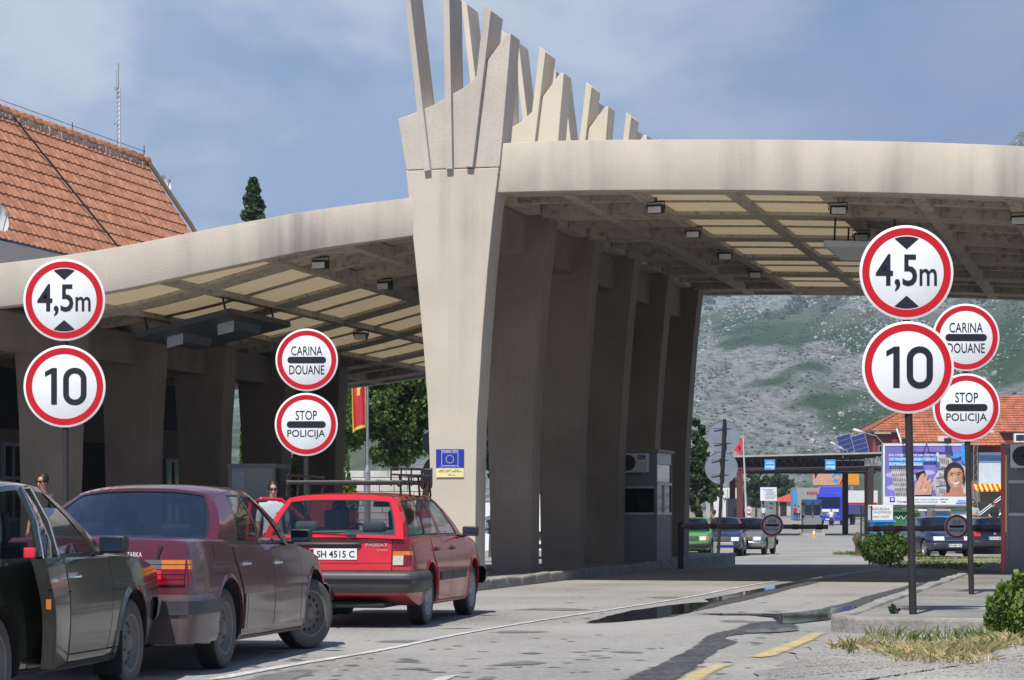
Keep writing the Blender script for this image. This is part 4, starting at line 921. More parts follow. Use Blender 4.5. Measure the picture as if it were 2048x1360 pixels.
for sg in (-1, 1):
    lens = bpy.data.objects.new('tail_light', None); COL.objects.link(lens); lens.parent = c.root
    for k in range(5):
        z0 = .675+k*.037; z1 = z0+.031
        for (ya, yb, mm_) in ((.42, .63, 'lens_grey' if k > 2 else ('lens_red' if k != 1 and k != 2 else 'lens_bright')), (.63, .80, 'lens_amber' if k > 2 else 'lens_red')):
            if ya == .42: ya = .42 + .02*k
            c.rpatch('lens', mm_, sg*ya, sg*yb, z0, z1, .016, .02, lens, 5, 2)
        c.panel('lens', 'lens_amber' if k > 2 else 'lens_red', [(z0, .012, .05), (z1, .012, .05)], .014, .02, 4, lens, (sg,))
txb = MB(); text(txb, 'ZABKA', .115, .036, (0, 0), -.010, 0, TR(c.rear(-.42, .893, .004), -pi/2)); txb.build('boot_sticker', 'sign_white', c.root)
MB().tube([c.scr(0, .0, .34)+V((-.12, 0, .0)), c.scr(0, .0, .34)+V((-.16, 0, .09))], .004, 5).build('aerial', 'black', c.root)
for sg in (-1, 1): c.rpatch('headlight', 'lens_clear', sg*.38, sg*.72, .58, .74, .01, .02, None, 5, 2, True)
c.rpatch('grille', 'black', -.32, .32, .56, .76, .012, .02, None, 5, 3, True)
MB().tube([(0.25, .35, .22), (-.03, .35, .235)], .03, 10).build('exhaust_pipe', 'hub', c.root, smooth=60)
for w0 in (.22, .5): pass

# --- red estate ----------------------------------------------------
PAS = dict(L=4.46, W=1.69, xr=1.02, xf=3.57, R=.298, bowr=.07, bowf=.10, gap=.06,
    top=[(0, .93), (1, .945), (3.0, .935), (3.3, .93), (3.9, .86), (4.3, .78), (4.46, .72)],
    bot=[(0, .34), (.3, .27), (.8, .21), (3.8, .20), (4.2, .25), (4.46, .34)],
    plan=[(0, .815), (.1, .832), (.6, .843), (2.3, .845), (3.7, .835), (4.2, .80), (4.46, .75)],
    rearx=[(.34, .05), (.55, .0), (.93, .055)], frontx=[(.3, .05), (.5, 0), (.72, .06)],
    cab=dict(xb0=.055, xb1=3.22, xr0=.46, xr1=2.42, yr=.60, kb=.90, crown=.035, bulge=.02, bowr=.06, bowf=.14, h=(.08, .88), zr=[(.4, 1.345), (1.3, 1.375), (2.2, 1.365), (2.5, 1.345)], win=[(.075, .315), (.335, .555, .45), (.60, .90)], rw=(.86, .10, .86), ws=(.9, .05, .92)))
a, h = pose((838, 1249), (930, 1231)); h = radians(9.6)
c = Car('red_estate', 'red estate car with black roof rack at the head of the queue', PAS, a + V((-cos(h), sin(h), 0))*.71, h); pas = c
c.body('red_car'); c.cabin('red_car', 'trim', 'glass', 'glass'); c.wheels('alloy', 0, True); c.seats('seat2'); c.arch('red_car', .045, .012)
c.panel('front_door', 'red_car', [(.25, 2.13, 2.94), (.5, 2.13, 3.02), (.7, 2.13, 3.06), (.915, 2.13, 3.07)], .005, .01, 8)
c.panel('rear_door', 'red_car', [(.25, 1.50, 2.115), (.42, 1.46, 2.115), (.6, 1.36, 2.12), (.74, 1.22, 2.12), (.92, 1.18, 2.12)], .005, .01, 8)
c.seam([(2.122, .25), (2.125, .92)], .011, .004); c.seam([(2.95, .25), (3.03, .5), (3.075, .7), (3.08, .92)], .011, .004); c.seam([(1.49, .25), (1.45, .42), (1.35, .6), (1.21, .74), (1.17, .92)], .011, .004)
c.seam([(1.42, .245), (3.1, .235)], .008)
for x0, x1 in ((1.52, 2.11), (2.14, 3.0)): c.panel('rubbing_strip', 'bumper_grey', [(.46, x0, x1), (.55, x0, x1)], .02, .02, 5)
c.handle(1.36, .80, 'black'); c.handle(2.26, .80, 'black'); c.mirror(2.84, .93, (-1, 1), 'black', .95)
c.bumper('rear_bumper', 'bumper_grey', .37, .585, .085, .66, False, (.50, .515, 'black')); c.bumper('front_bumper', 'bumper_grey', .36, .56, .09, .46, True)
tg = c.rpatch('tailgate', 'red_car', -.62, .62, .60, .925, .006, .012, None, 8, 4)
c.rpatch('tailgate_crease', 'red_car', -.62, .62, .675, .683, .012, .008, tg, 8, 1)
for sg in (-1, 1):
    lt = bpy.data.objects.new('tail_light', None); COL.objects.link(lt); lt.parent = c.root
    for z0, z1, mm_ in ((.80, .93, 'lens_red'), (.755, .797, 'lens_amber'), (.655, .752, 'lens_pale')):
        c.rpatch('lens', mm_, sg*.64, sg*(.745 if mm_ == 'lens_pale' else .812), z0, z1, .012, .02, lt, 5, 3)
        if mm_ == 'lens_pale': c.rpatch('lens', 'lens_red', sg*.747, sg*.812, z0, z1, .012, .02, lt, 3, 3)
        c.panel('lens', 'lens_red' if mm_ == 'lens_pale' else mm_, [(z0, .01, .07), (z1, .01, .07)], .012, .02, 3, lt, (sg,))
sm = MB()
for s_ in (-1, 1): sm.grid(lambda a_, b_, k: c.rear(s_*(.624+.008*a_), lerp(.60, .93, b_), .008), 1, 5)
sm.grid(lambda a_, b_, k: c.rear(lerp(-.81, .81, a_), lerp(.590, .60, b_), .008), 8, 1); sm.build('tailgate_seam', 'under', c.root, recalc=False)
MB().tube([c.rear(.42, .865, .015), c.rear(.38, .865, .035), c.rear(-.26, .865, .035), c.rear(-.30, .865, .015)], [.022, .026, .026, .022], 8).build('tailgate_handle', 'black', c.root, smooth=60)
c.platepanel(-.02, .765, .50, .115, 'SH 4515 C', False, 'lens_red', .018)
mb = MB(); text(mb, 'PASSAT', .235, .032, (0, .0), -.012, 0, TR(c.rear(-.47, .86, .008), -pi/2), .02); text(mb, 'trend', .115, .032, (.055, -.048), -.012, 0, TR(c.rear(-.47, .86, .008), -pi/2)); mb.build('model_badge', 'alu', c.root)
MB().lathe([(0, .02), (.028, .018), (.034, 0)], 16, 0, TR(c.rear(.22, .632, .004)) @ Mx.Rotation(-pi/2, 4, 'Y')).box((0, 0, 0), (.05, .10, .04), 0, TR(c.rear(.22, .63, .012))).build('tailgate_lock', 'black', c.root, bevel=.005, smooth=50)
w0 = c.scr(0, .10, -.30)+V((-.02, 0, .0)); MB().tube([w0+V((-.02, 0, -.03)), w0+V((-.03, .1, .015)), c.scr(0, .13, .55)+V((-.02, 0, 0))], [.014, .010, .006], 6).box(w0+V((-.015, 0, -.03)), (.05, .07, .04)).build('rear_wiper', 'black', c.root)
MB().tube([c.scr(0, .12, .0)+V((-.018, -.05, .01)), c.scr(0, .16, .62)+V((-.018, 0, 0))], .008, 5).build('wiper_blade', 'black', c.root)
MB().tube([(.06, .0, .30), (.0, .0, .36), (-.12, .0, .37), (-.15, .0, .39)], .018, 8).lathe([(0, .03), (.02, .022), (.026, 0), (.02, -.02), (0, -.025)], 12, 0, Mx.Translation((-.15, .42, .48))).build('tow_hitch', 'black', c.root, smooth=60)
mb = MB(); mb.box((.5, 0, .24), (.9, 1.1, .06)).tube([(.3, .2, .22), (.9, .2, .2)], .11, 10).box((1.02, 0, .3), (.1, 1.2, .1)); mb.build('chassis', 'under', c.root, bevel=.02)
for sg in (-1, 1): c.rpatch('headlight', 'lens_clear', sg*.42, sg*.72, .56, .70, .01, .02, None, 5, 2, True)
c.rpatch('grille', 'black', -.4, .4, .56, .70, .012, .02, None, 5, 2, True)
# open front door on the far side
T = Mx.Translation((3.06, .84, 0)) @ Mx.Rotation(radians(-62), 4, 'Z')
od = MB().box((-.46, .0, .60), (.92, .06, .62), 0, T)
fr_ = [(-.9, .92), (-.86, 1.30), (-.74, 1.35), (-.50, 1.34), (-.04, .95)]
od.tube([V((x, 0, z)) for x, z in fr_], .024, 6, 0, T); od.build('open_door', 'red_car', c.root, bevel=.008)
MB().add([T @ V((x, 0, z)) for x, z in fr_], [(0, 1, 2, 3, 4)]).build('window', 'glass', c.root)
# roof rack
rk = bpy.data.objects.new('roof_rack', None); COL.objects.link(rk); rk.parent = c.root
zr = 1.425; mb = MB()
for y in (-.60, .60):
    mb = MB(); mb.tube([(.50, y, zr+.05), (.56, y, zr+.09), (2.1, y, zr+.10), (2.2, y, zr+.05)], .017, 6); mb.tube([(.52, y, zr+.16), (2.1, y, zr+.16)], .013, 6)
    for x in (.55, 1.0, 1.5, 2.1): mb.tube([(x, y*1.03, zr-.06), (x, y, zr+.17)], .012, 5)
    mb.build('side_rail', 'black', rk, smooth=60)
for x in (.55, .78, 1.0, 1.25, 1.5, 1.8, 2.1): MB().tube([(x, -.62, zr+.085), (x, .62, zr+.085)], .016 if x != .55 else .024, 6).build('cross_bar', 'black', rk, smooth=60)
for y in (-.35, -.1, .15, .4): MB().tube([(.55, y, zr+.105), (2.1, y, zr+.105)], .008, 5).build('lengthwise_bar', 'black', rk, smooth=60)
mb = MB()                                            # raised basket end at the front right
for z in (.10, .17, .24): mb.tube([(2.05, -.64, zr+z), (2.05, -.18, zr+z+.02), (1.5, -.66, zr+z)], .011, 5)
for t_ in (0, .25, .5, .75, 1): mb.tube([(2.05, lerp(-.64, -.18, t_), zr+.06), (2.05, lerp(-.64, -.18, t_), zr+.26)], .010, 5)
for x in (1.5, 1.65, 1.8, 1.95): mb.tube([(x, -.65, zr+.05), (x, -.65, zr+.24)], .010, 5)
for y in (.3, .6): mb.tube([(2.05, y, zr+.05), (2.12, y, zr+.14)], .012, 5)
mb.build('basket', 'black', rk, smooth=60)

# --- dark green saloon at the left edge ----------------------------
BMW = dict(L=4.62, W=1.70, xr=1.10, xf=3.735, R=.308, bowr=.08, bowf=.05, gap=.05,
    top=[(0, .90), (.1, .93), (1.0, .945), (2.0, .93), (3.2, .925), (3.45, .92), (4.0, .89), (4.4, .845), (4.62, .80)],
    bot=[(0, .34), (.3, .27), (.9, .215), (4.0, .21), (4.4, .27), (4.62, .38)],
    plan=[(0, .78), (.2, .81), (.9, .845), (2.4, .85), (3.7, .84), (4.3, .80), (4.62, .765)],
    frontx=[(.35, .12), (.8, -.05)],
    cab=dict(xb0=.95, xb1=3.32, xr0=1.55, xr1=2.58, yr=.60, kb=.91, crown=.055, bulge=.025, bowr=.1, bowf=.08, h=(.06, .90), zr=[(1.5, 1.33), (2.0, 1.375), (2.5, 1.365), (2.7, 1.35)], win=[(.22, .52), (.57, .90, .7)], rw=(.87, .05, .93)))
a = gpt(272, 1375); h = radians(8.7); ra = a - V((sin(h), cos(h), 0))*2.635
c = Car('dark_green_saloon', 'dark green older saloon with its rear door ajar at the left edge', BMW, ra + V((-cos(h), sin(h), 0))*.85, h); bmw = c
c.body('olive'); c.cabin('olive', 'trim', 'glass', None, [(-1, .175, .548)]); c.wheels('hub', 0); c.seats('seat'); c.arch('olive', .05, .014)
c.panel('front_door', 'olive', [(.26, 2.36, 3.13), (.5, 2.35, 3.19), (.7, 2.345, 3.22), (.905, 2.34, 3.23)], .006, .012, 8)
c.panel('door_opening', 'dark_inside', [(.26, 1.62, 2.33), (.42, 1.56, 2.33), (.6, 1.50, 2.33), (.72, 1.42, 2.33), (.93, 1.32, 2.33)], .003, .006, 8)
c.panel('front_door', 'olive', [(.26, 2.36, 3.13), (.905, 2.34, 3.23)], .006, .012, 8, None, (1,)); c.panel('rear_door', 'olive', [(.26, 1.62, 2.33), (.5, 1.5, 2.33), (.93, 1.32, 2.33)], .006, .012, 6, None, (1,))
c.seam([(2.342, .26), (2.333, .92)], .016, .008); c.seam([(3.14, .26), (3.20, .5), (3.235, .7), (3.24, .9)], .009, .008); c.seam([(1.45, .31), (3.36, .30)], .008, .008)
c.panel('waist_crease', 'olive', [(.70, 2.36, 4.35), (.708, 2.36, 4.35)], .013, .012, 14, None, (-1, 1)); c.panel('waist_crease', 'olive', [(.70, .3, 1.4), (.708, .3, 1.4)], .011, .012, 8)
c.panel('waist_trim', 'dullchrome', [(.905, 2.36, 3.25), (.917, 2.36, 3.25)], .012, .012, 8)
c.panel('sill', 'under', [(.222, 1.45, 3.38), (.255, 1.45, 3.38)], .012, .02, 8)
c.handle(2.46, .80, 'chrome', (-1,)); c.mirror(2.98, .945, (-1, 1), 'black', 1.0)
# rear door swung a little open about its front edge
hx = 2.33; hy = -c.hw(2.33, .6)
T = Mx.Translation((hx, hy, 0)) @ Mx.Rotation(radians(13), 4, 'Z') @ Mx.Translation((-hx, -hy, 0))
rows = [(.26, 1.62, 2.325), (.42, 1.56, 2.325), (.6, 1.50, 2.325), (.72, 1.42, 2.325), (.80, 1.37, 2.325), (.93, 1.32, 2.325)]
za = curve([(i, r[0]) for i, r in enumerate(rows)]); xa = curve([(i, r[1]) for i, r in enumerate(rows)])
mb = MB(); mb.grid(lambda a_, b_, k: T @ c.side(-1, lerp(xa(b_*5), 2.325, a_), za(b_*5), .008 if k == 0 else -.075), 8, 10, 0, 1)
fr_ = [c.sd(.185, .0, -1), c.sd(.185, .5, -1), c.sd(.20, .93, -1), c.sd(.25, .965, -1), c.sd(.53, .965, -1), c.sd(.54, .5, -1), c.sd(.545, .0, -1)]
ord_ = mb.build('rear_door', 'olive', c.root, smooth=40)
mb = MB(); mb.tube([T @ q for q in fr_], [.024, .022, .02, .02, .02, .022, .024], 6); mb.build('window_frame', 'olive', ord_, smooth=60)
mb = MB(); mb.tube([T @ (q + V((0, -.022, 0))) for q in fr_], .008, 5); mb.build('window_trim', 'chrome', ord_, smooth=60)
MB().tube([T @ c.sd(.27, .02, -1), T @ c.sd(.29, .95, -1)], .014, 6).build('quarter_bar', 'black', ord_)
MB().grid(lambda a_, b_, k: T @ c.sd(lerp(.19, .54, a_), lerp(0, .95, b_), -1), 4, 4).build('pane', 'glass', ord_, smooth=80)
MB().grid(lambda a_, b_, k: T @ (c.side(-1, lerp(xa(b_*5), xa(b_*5)+.004, a_), za(b_*5), .004) + V((-.004, .01 + .07*a_*0, 0))), 1, 10).build('door_edge', 'dark_inside', ord_)
mb = MB(); q = T @ c.side(-1, 1.55, .81, .03); mb.tube([T @ c.side(-1, 1.47, .80, .006), T @ c.side(-1, 1.48, .80, .034), T @ c.side(-1, 1.58, .80, .034), T @ c.side(-1, 1.59, .80, .006)], .012, 6); mb.build('door_handle', 'chrome', ord_, smooth=50)
MB().box(T @ (c.side(-1, 1.375, .66, -.02) + V((-.008, 0, 0))), (.006, .03, .06)).build('edge_reflector', 'lens_amber', ord_)
MB().box(T @ (c.side(-1, 1.36, .965, -.08)), (.04, .07, .065)).build('red_reflector', 'lens_bright', ord_, bevel=.008)
c.bumper('front_bumper', 'dullchrome', .44, .60, .03, .16, True); c.bumper('rear_bumper', 'dullchrome', .44, .60, .06, .5, False)
for sg in (-1, 1):
    for y in (.36, .60): MB().lathe([(0, .03), (.06, .025), (.085, .0), (.085, -.05)], 20, 0, TR(c.front(sg*y, .70, .03)) @ Mx.Rotation(pi/2, 4, 'Y')).build('headlight', 'lens_clear', c.root, smooth=50)
    c.rpatch('tail_light', 'lens_red', sg*.4, sg*.74, .62, .78, .01, .02)
c.rpatch('grille', 'black', -.7, .7, .62, .79, .012, .02, None, 5, 3, True)
mb = MB(); mb.box((3.40, -.76, .26), (.03, .20, .30)).build('mud_flap', 'under', c.root, bevel=.01)

# --- cars beyond the gate: fewer parts ------------------------------
def gencar(name, label, m, pos, hd, L=4.2, Wd=1.68, Ht=1.42, kind='saloon', group=None, rim='alloy', nose=.78):
    z = Ht-1.42
    if kind == 'saloon': cab = dict(xb0=.75, xb1=L*.70, xr0=L*.30, xr1=L*.56); tp = [(0, .90+z), (.1, .95+z), (L*.25, .96+z), (L*.68, .93+z), (L*.75, .92+z), (L*.95, nose), (L, nose-.08)]
    else: cab = dict(xb0=.06, xb1=L*.70, xr0=.55, xr1=L*.55); tp = [(0, .90+z), (L*.3, .93+z), (L*.68, .92+z), (L*.75, .90+z), (L*.95, nose), (L, nose-.08)]
    cab.update(yr=Wd*.35, kb=.9, crown=.05, bulge=.02, bowr=.1, bowf=.14, zr=[(0, 1.32+z), (L*.4, Ht-.05), (L*.7, 1.34+z)], win=[(.16 if kind == 'saloon' else .08, .50), (.55, .90)])
    sp = dict(L=L, W=Wd, xr=L*.225, xf=L*.81, R=.30, bowr=.1, bowf=.13, top=tp, bot=[(0, .32), (.3, .24), (L*.8, .2), (L, .30)], plan=[(0, Wd*.46), (.3, Wd*.485), (L*.5, Wd*.5), (L*.8, Wd*.493), (L, Wd*.43)], frontx=[(.3, .04), (.5, 0), (nose, .08)], rearx=[(.3, .03), (.5, 0), (.95, .1)], cab=cab)
    c = Car(name, label, sp, pos, hd, group); c.body(m); c.cabin(m, 'trim', 'glass_dark'); c.wheels(rim); c.seats('seat', False)
    c.seam([(L*.51, .28), (L*.512, .88)], .012, .004); c.seam([(L*.70, .3), (L*.72, .85)], .012, .004); c.seam([(L*.34, .3), (L*.30, .86)], .012, .004)
    c.handle(L*.54, .78, 'black'); c.mirror(L*.66, .95, (-1, 1), 'black'); return c
def place(px, py): return gpt(px, py)
def carat(px, y_bottom, hd, L, facing):              # nearest axle pixel of the end that faces the camera, centre of track
    return gpt(px, y_bottom)
# facing us: heading about 180 degrees plus
def front_car(c, head, gr, plate=None, bump=None, hz=(.55, .69), hy=(.42, .70), ind=None):
    for sg in (-1, 1):
        c.rpatch('headlight', 'lens_clear', sg*hy[0], sg*hy[1], hz[0], hz[1], .012, .02, None, 4, 2, True)
        if ind: c.rpatch('indicator', 'lens_amber', sg*hy[1], sg*(hy[1]+.11), hz[0], hz[1], .012, .02, None, 3, 2, True)
    c.rpatch('grille', gr, -hy[0]+.03, hy[0]-.03, hz[0]-.01, hz[1]+.01, .014, .02, None, 5, 2, True)
    c.bumper('front_bumper', bump or c.m, .32, .50, .06, .4, True); c.bumper('rear_bumper', bump or c.m, .34, .54, .06, .4, False)
    if plate: c.platepanel(0, .42, .50, .11, plate, True, 'blue', .08)
def far_axle(px, py, hd, wb): q = gpt(px, py); return q - V((sin(hd), cos(hd), 0))*wb
hd = radians(180+9)
g = gencar('green_hatchback', 'bright green small hatchback facing the camera beside the pale concrete block', 'green_car', far_axle(1380, 1114, hd, 4.0*.585), hd, 4.0, 1.62, 1.41, 'hatch', nose=.84); front_car(g, 1, 'black', None, 'black', (.60, .74), (.40, .62), True)
hd = radians(180+8)
g = gencar('navy_saloon', 'dark navy saloon facing the camera behind the concrete block', 'navy', far_axle(1441, 1112, hd, 4.3*.585), hd, 4.3, 1.70, 1.42, 'saloon'); front_car(g, 1, 'black', None, None, (.56, .70))
hd = radians(180+13)
g = gencar('grey_brown_saloon', 'dusty grey brown saloon parked behind the navy saloon', 'bronze', far_axle(1490, 1109, hd, 4.5*.585), hd, 4.5, 1.72, 1.42, 'saloon', rim='hub'); front_car(g, 1, 'black', None, 'dullchrome')
hd = radians(180+8)
g = gencar('white_car', 'white car half hidden by the last pillar next to the green hatchback', 'white_car', far_axle(1288, 1119, hd, 4.2*.585), hd, 4.2, 1.70, 1.43, 'hatch'); front_car(g, 1, 'black')
hd = radians(180-9)
g = gencar('blue_saloon', 'dark blue saloon with chrome framed grille parked facing the camera', 'skoda', far_axle(1893, 1114, hd, 4.5*.585), hd, 4.5, 1.74, 1.43, 'saloon', nose=.83); front_car(g, 1, 'black', 'PG-BK 701', None, (.60, .74), (.36, .72))
g.rpatch('grille_surround', 'chrome', -.34, .34, .735, .765, .03, .03, None, 5, 1, True); g.rpatch('grille_surround', 'chrome', -.34, .34, .59, .61, .03, .03, None, 5, 1, True)
MB().lathe([(0, .02), (.045, .015), (.05, 0)], 16, 0, TR(g.front(0, .73, .03)) @ Mx.Rotation(pi/2, 4, 'Y')).build('bonnet_badge', 'chrome', g.root)
hd = radians(-6); q = gpt(1976, 1108)
g = gencar('black_hatchback', 'black hatchback parked tail towards the camera beside the blue saloon', 'black_car', q, hd, 4.15, 1.74, 1.44, 'hatch'); front_car(g, 1, 'black'); g.platepanel(0, .62, .52, .12, 'PG-CG 450', False, 'blue', .02)
for sg in (-1, 1): g.rpatch('tail_light', 'lens_bright', sg*.56, sg*.79, .70, .88, .012, .02, None, 4, 3)
MB().lathe([(0, .02), (.05, .015), (.055, 0)], 16, 0, TR(g.rear(0, .80, .006)) @ Mx.Rotation(-pi/2, 4, 'Y')).build('boot_badge', 'chrome', g.root)
# ------------------------------------------------------------------ road signs
def disc(parent, loc, r, inner, content, yaw=0, name='sign_plate'):
    T = TR(loc, yaw); TL = T @ Mx.Rotation(pi/2, 4, 'X')           # lathe axis towards -y (the viewer)
    p = MB().lathe([(0, .004), (r*.985, .004), (r, 0), (r, -.02), (r*.97, -.022), (0, -.012)], 56, 0, TL).build(name, 'sign_white', parent, smooth=35)
    MB().lathe([(r*.945, .0065), (r*inner, .0065), (r*inner, .004), (r*.945, .004)], 56, 0, TL, closed=True).build('red_ring', 'sign_red', p)
    mb = MB(); content(mb, r, T); mb.build('lettering', 'ink', p, recalc=False)
    b = MB()
    for z in (-.4, .4): b.box((0, .03, z*r), (r*.9, .02, .03), 0, T)
    b.build('bracket', 'steel', p); return p
Y0 = -.0075
def pill(mb, r, T, z=0, w=.62, h=.105):
    pts = [(r*(w-h)+r*h*cos(a), z*r+r*h*sin(a)) for a in [-pi/2+pi*k/10 for k in range(11)]] + [(-r*(w-h)+r*h*cos(a), z*r+r*h*sin(a)) for a in [pi/2+pi*k/10 for k in range(11)]]
    mb.add([(x, Y0, zz) for x, zz in pts], [tuple(range(len(pts)))], 0, T)
def c_height(mb, r, T):
    text(mb, '4,5', r*.88, r*.79, (-r*.215, -r*.005), Y0, 0, T, .015); text(mb, 'm', r*.37, r*.36, (r*.46, -r*.10), Y0, 0, T, .01)
    for s_ in (1, -1):
        arc = [(r*.765*cos(a), s_*r*.765*sin(a)) for a in [radians(90-20+40*k/8) for k in range(9)]]
        mb.add([(x, Y0, z) for x, z in arc] + [(0, Y0, s_*r*.49)], [tuple(range(10))], 0, T)
def c_ten(mb, r, T):
    k = r*1.08; pts = [(-.30, -.41), (-.17, -.41), (-.17, .42), (-.28, .42), (-.44, .33), (-.44, .22), (-.30, .29)]
    mb.add([(x*k, Y0, z*k) for x, z in pts], [tuple(range(7))], 0, T)
    def stad(hw, hh, rad): return [(cx+rad*cos(a), cz+rad*sin(a)) for cx, cz, a0 in ((hw-rad, hh-rad, 0), (-hw+rad, hh-rad, pi/2), (-hw+rad, -hh+rad, pi), (hw-rad, -hh+rad, 1.5*pi)) for a in [a0+pi/2*j/6 for j in range(7)]]
    o, i = stad(.265, .425, .26), stad(.135, .295, .13); n = len(o); cx = .235
    mb.add([((x+cx)*k, Y0, z*k) for x, z in o] + [((x+cx)*k, Y0, z*k) for x, z in i], [(j, (j+1) % n, n+(j+1) % n, n+j) for j in range(n)], 0, T)
def c_two(a, b_, wa, wb, ha=.295, ia=.295, ib=-.315):
    def f(mb, r, T): text(mb, a, r*wa, r*ha, (0, r*ia), Y0, 0, T, .006); text(mb, b_, r*wb, r*ha, (0, r*ib), Y0, 0, T, .006); pill(mb, r, T)
    return f
c_car, c_pol = c_two('CARINA', 'DOUANE', 1.0, 1.12), c_two('STOP', 'POLICIJA', .68, 1.2)
def signpost(lab, discs, pole, Y, yaw=0, pr=.036, group='round red and white signs in pairs on posts'):
    (bx, by), (tx, ty) = pole; base = at(bx, by, Y); top = at(tx, ty, Y)
    t = thing('sign_post', lab, 'road sign', base); q = top-base
    MB().tube([(0, .05, -.1), (q.x, .05, q.z)], pr, 12).build('pole', 'pole', t, smooth=40)
    for px, py, rp, inner, content in discs: disc(t, at(px, py, Y)-base, rp*Y/F, inner, content, yaw)
signpost('left post with 4,5 m height limit over 10 speed sign, beside the maroon saloon', [(128.5, 600, 82, .79, c_height), (129, 773, 82, .79, c_ten)], ((131, 1222), (129, 530)), 29.0, .0)
signpost('post with CARINA DOUANE over STOP POLICIJA signs behind the red estate', [(613.5, 720, 62.5, .79, c_car), (612.5, 849, 63, .79, c_pol)], ((612, 1172), (612, 670)), 34.0, .0)
signpost('nearest right post with 4,5 m height limit over 10 speed sign', [(1813, 545, 94.5, .79, c_height), (1816, 735, 92.5, .79, c_ten)], ((1828, 1230), (1811, 470)), 25.7, .03, .04)
signpost('right post with CARINA DOUANE over STOP POLICIJA, overlapped by the 10 sign', [(1932, 675, 67.5, .79, c_car), (1933, 815, 68, .79, c_pol)], ((1945, 1190), (1929, 620)), 31.8, .03)
def backsign(lab, discs, pole, Y, yaw=0):
    (bx, by), (tx, ty) = pole; base = at(bx, by, Y); q = at(tx, ty, Y)-base
    t = thing('sign_post', lab, 'road sign', base)
    MB().tube([(0, 0, -.1), (q.x, 0, q.z)], .045, 10).build('pole', 'pole', t, smooth=40)
    for px, py, rp in discs:
        c_ = at(px, py, Y)-base; r = rp*Y/F; T = TR(c_+V((0, .075, 0)), yaw) @ Mx.Rotation(pi/2, 4, 'X')
        p = MB().lathe([(0, .012), (r*.96, .012), (r*.97, .022), (r, .022), (r, 0), (0, 0)], 44, 0, T).build('sign_plate', 'sign_back', t, smooth=35)
        mb = MB()
        for z in (.45, -.45): mb.box((c_.x, .049, c_.z+z*r), (r*1.25, .014, .014)).tube([(c_.x, .0, c_.z+z*r-.04), (c_.x, .0, c_.z+z*r+.04)], .056, 10)
        mb.build('bracket', 'pole', p)
backsign('two round signs seen from behind on a leaning post at the island end', [(1448, 872, 32.5), (1443, 935, 33)], ((1436, 1111), (1449, 838)), 65.5, -.1)
backsign('pair of round signs seen from behind, cut off by the front pillar near the plaque', [(871, 886, 27), (873, 940, 27)], ((871, 1090), (872, 860)), 61, 0)
backsign('round signs seen from behind in the gap between the first two pillars', [(978, 1050, 18)], ((984, 1100), (984, 1020)), 80, 0)

# ------------------------------------------------------------------ booths and barriers
def barrier(lab, pivot_px, tip_px, Y, disc_px, rd, post_px=None):
    p, q = at(*pivot_px, Y), at(*tip_px, Y); t = thing('boom_barrier', lab, 'barrier', V((p.x, p.y, .145))); h = p.z-.145; d = q-p; d.z = 0
    MB().box((0, .1, h*.5), (.11, .16, h+.16)).build('post', 'pole', t, bevel=.02)
    b_ = MB().tube([(0, 0, h), (d.x, 0, h+q.z-p.z)], [.05, .042], 12).build('boom', M['boom'], t, smooth=40)
    mb = MB()
    for k in (.22, .42, .78, .94): mb.tube([(d.x*(k-.022), 0, h+(q.z-p.z)*k), (d.x*(k+.022), 0, h+(q.z-p.z)*k)], .052, 12)
    mb.build('red_band', M['boom_red'], b_, smooth=40)
    dp = at(*disc_px, Y)-V((p.x, p.y, .145)); dp.y = -.07
    disc(t, dp, rd*Y/F, .80, c_two('STOP', 'POLICIJA', .68, 1.22, .30, .34, -.36), 0)
M['boom'] = mat('boom_grey', (.13, .12, .115), .5, var=.15, vs=4); M['boom_red'] = mat('boom_red', (.16, .03, .028), .5, var=.15, vs=4)
barrier('boom barrier with STOP POLICIJA disc reaching from the grey booth across the lane', (1362, 1052), (1656, 1054), 49.0, (1543.5, 1050.5), 22.5)
barrier('boom barrier from the right hand booth with a shaded STOP POLICIJA disc', (2018, 1055), (1735, 1058), 44.5, (1912, 1053), 24)
def acunit(parent, c, w=.62, h=.40, d=.24, badge=True):
    a = MB().box(c, (w, d, h)).build('air_conditioner', 'ac', parent, bevel=.012); x, y, z = c; T = TR((x-w*.17, y-d/2-.002, z)) @ Mx.Rotation(pi/2, 4, 'X')
    mb = MB(); mb.lathe([(0, .004), (h*.40, .004), (h*.42, 0)], 32, 0, T); mb.build('fan_grille', 'under', a)
    mb = MB()
    for r in (.1, .2, .3, .38): mb.lathe([(h*r, .006), (h*(r+.012), .006)], 28, 0, T)
    mb.build('fan_wire', 'booth', a)
    if badge: MB().box((x+w*.30, y-d/2-.002, z+h*.28), (w*.26, .006, h*.2)).build('badge', 'blue', a); mb = MB(); text(mb, 'Midea', w*.2, h*.1, (x+w*.30, z+h*.28), y-d/2-.0065); mb.build('badge_lettering', 'sign_white', a)
    mb = MB()
    for sx in (-.35, .35): mb.box((x+w*sx, y+.03, z-h/2-.015), (.03, d, .03))
    mb.build('bracket', 'steel', a)
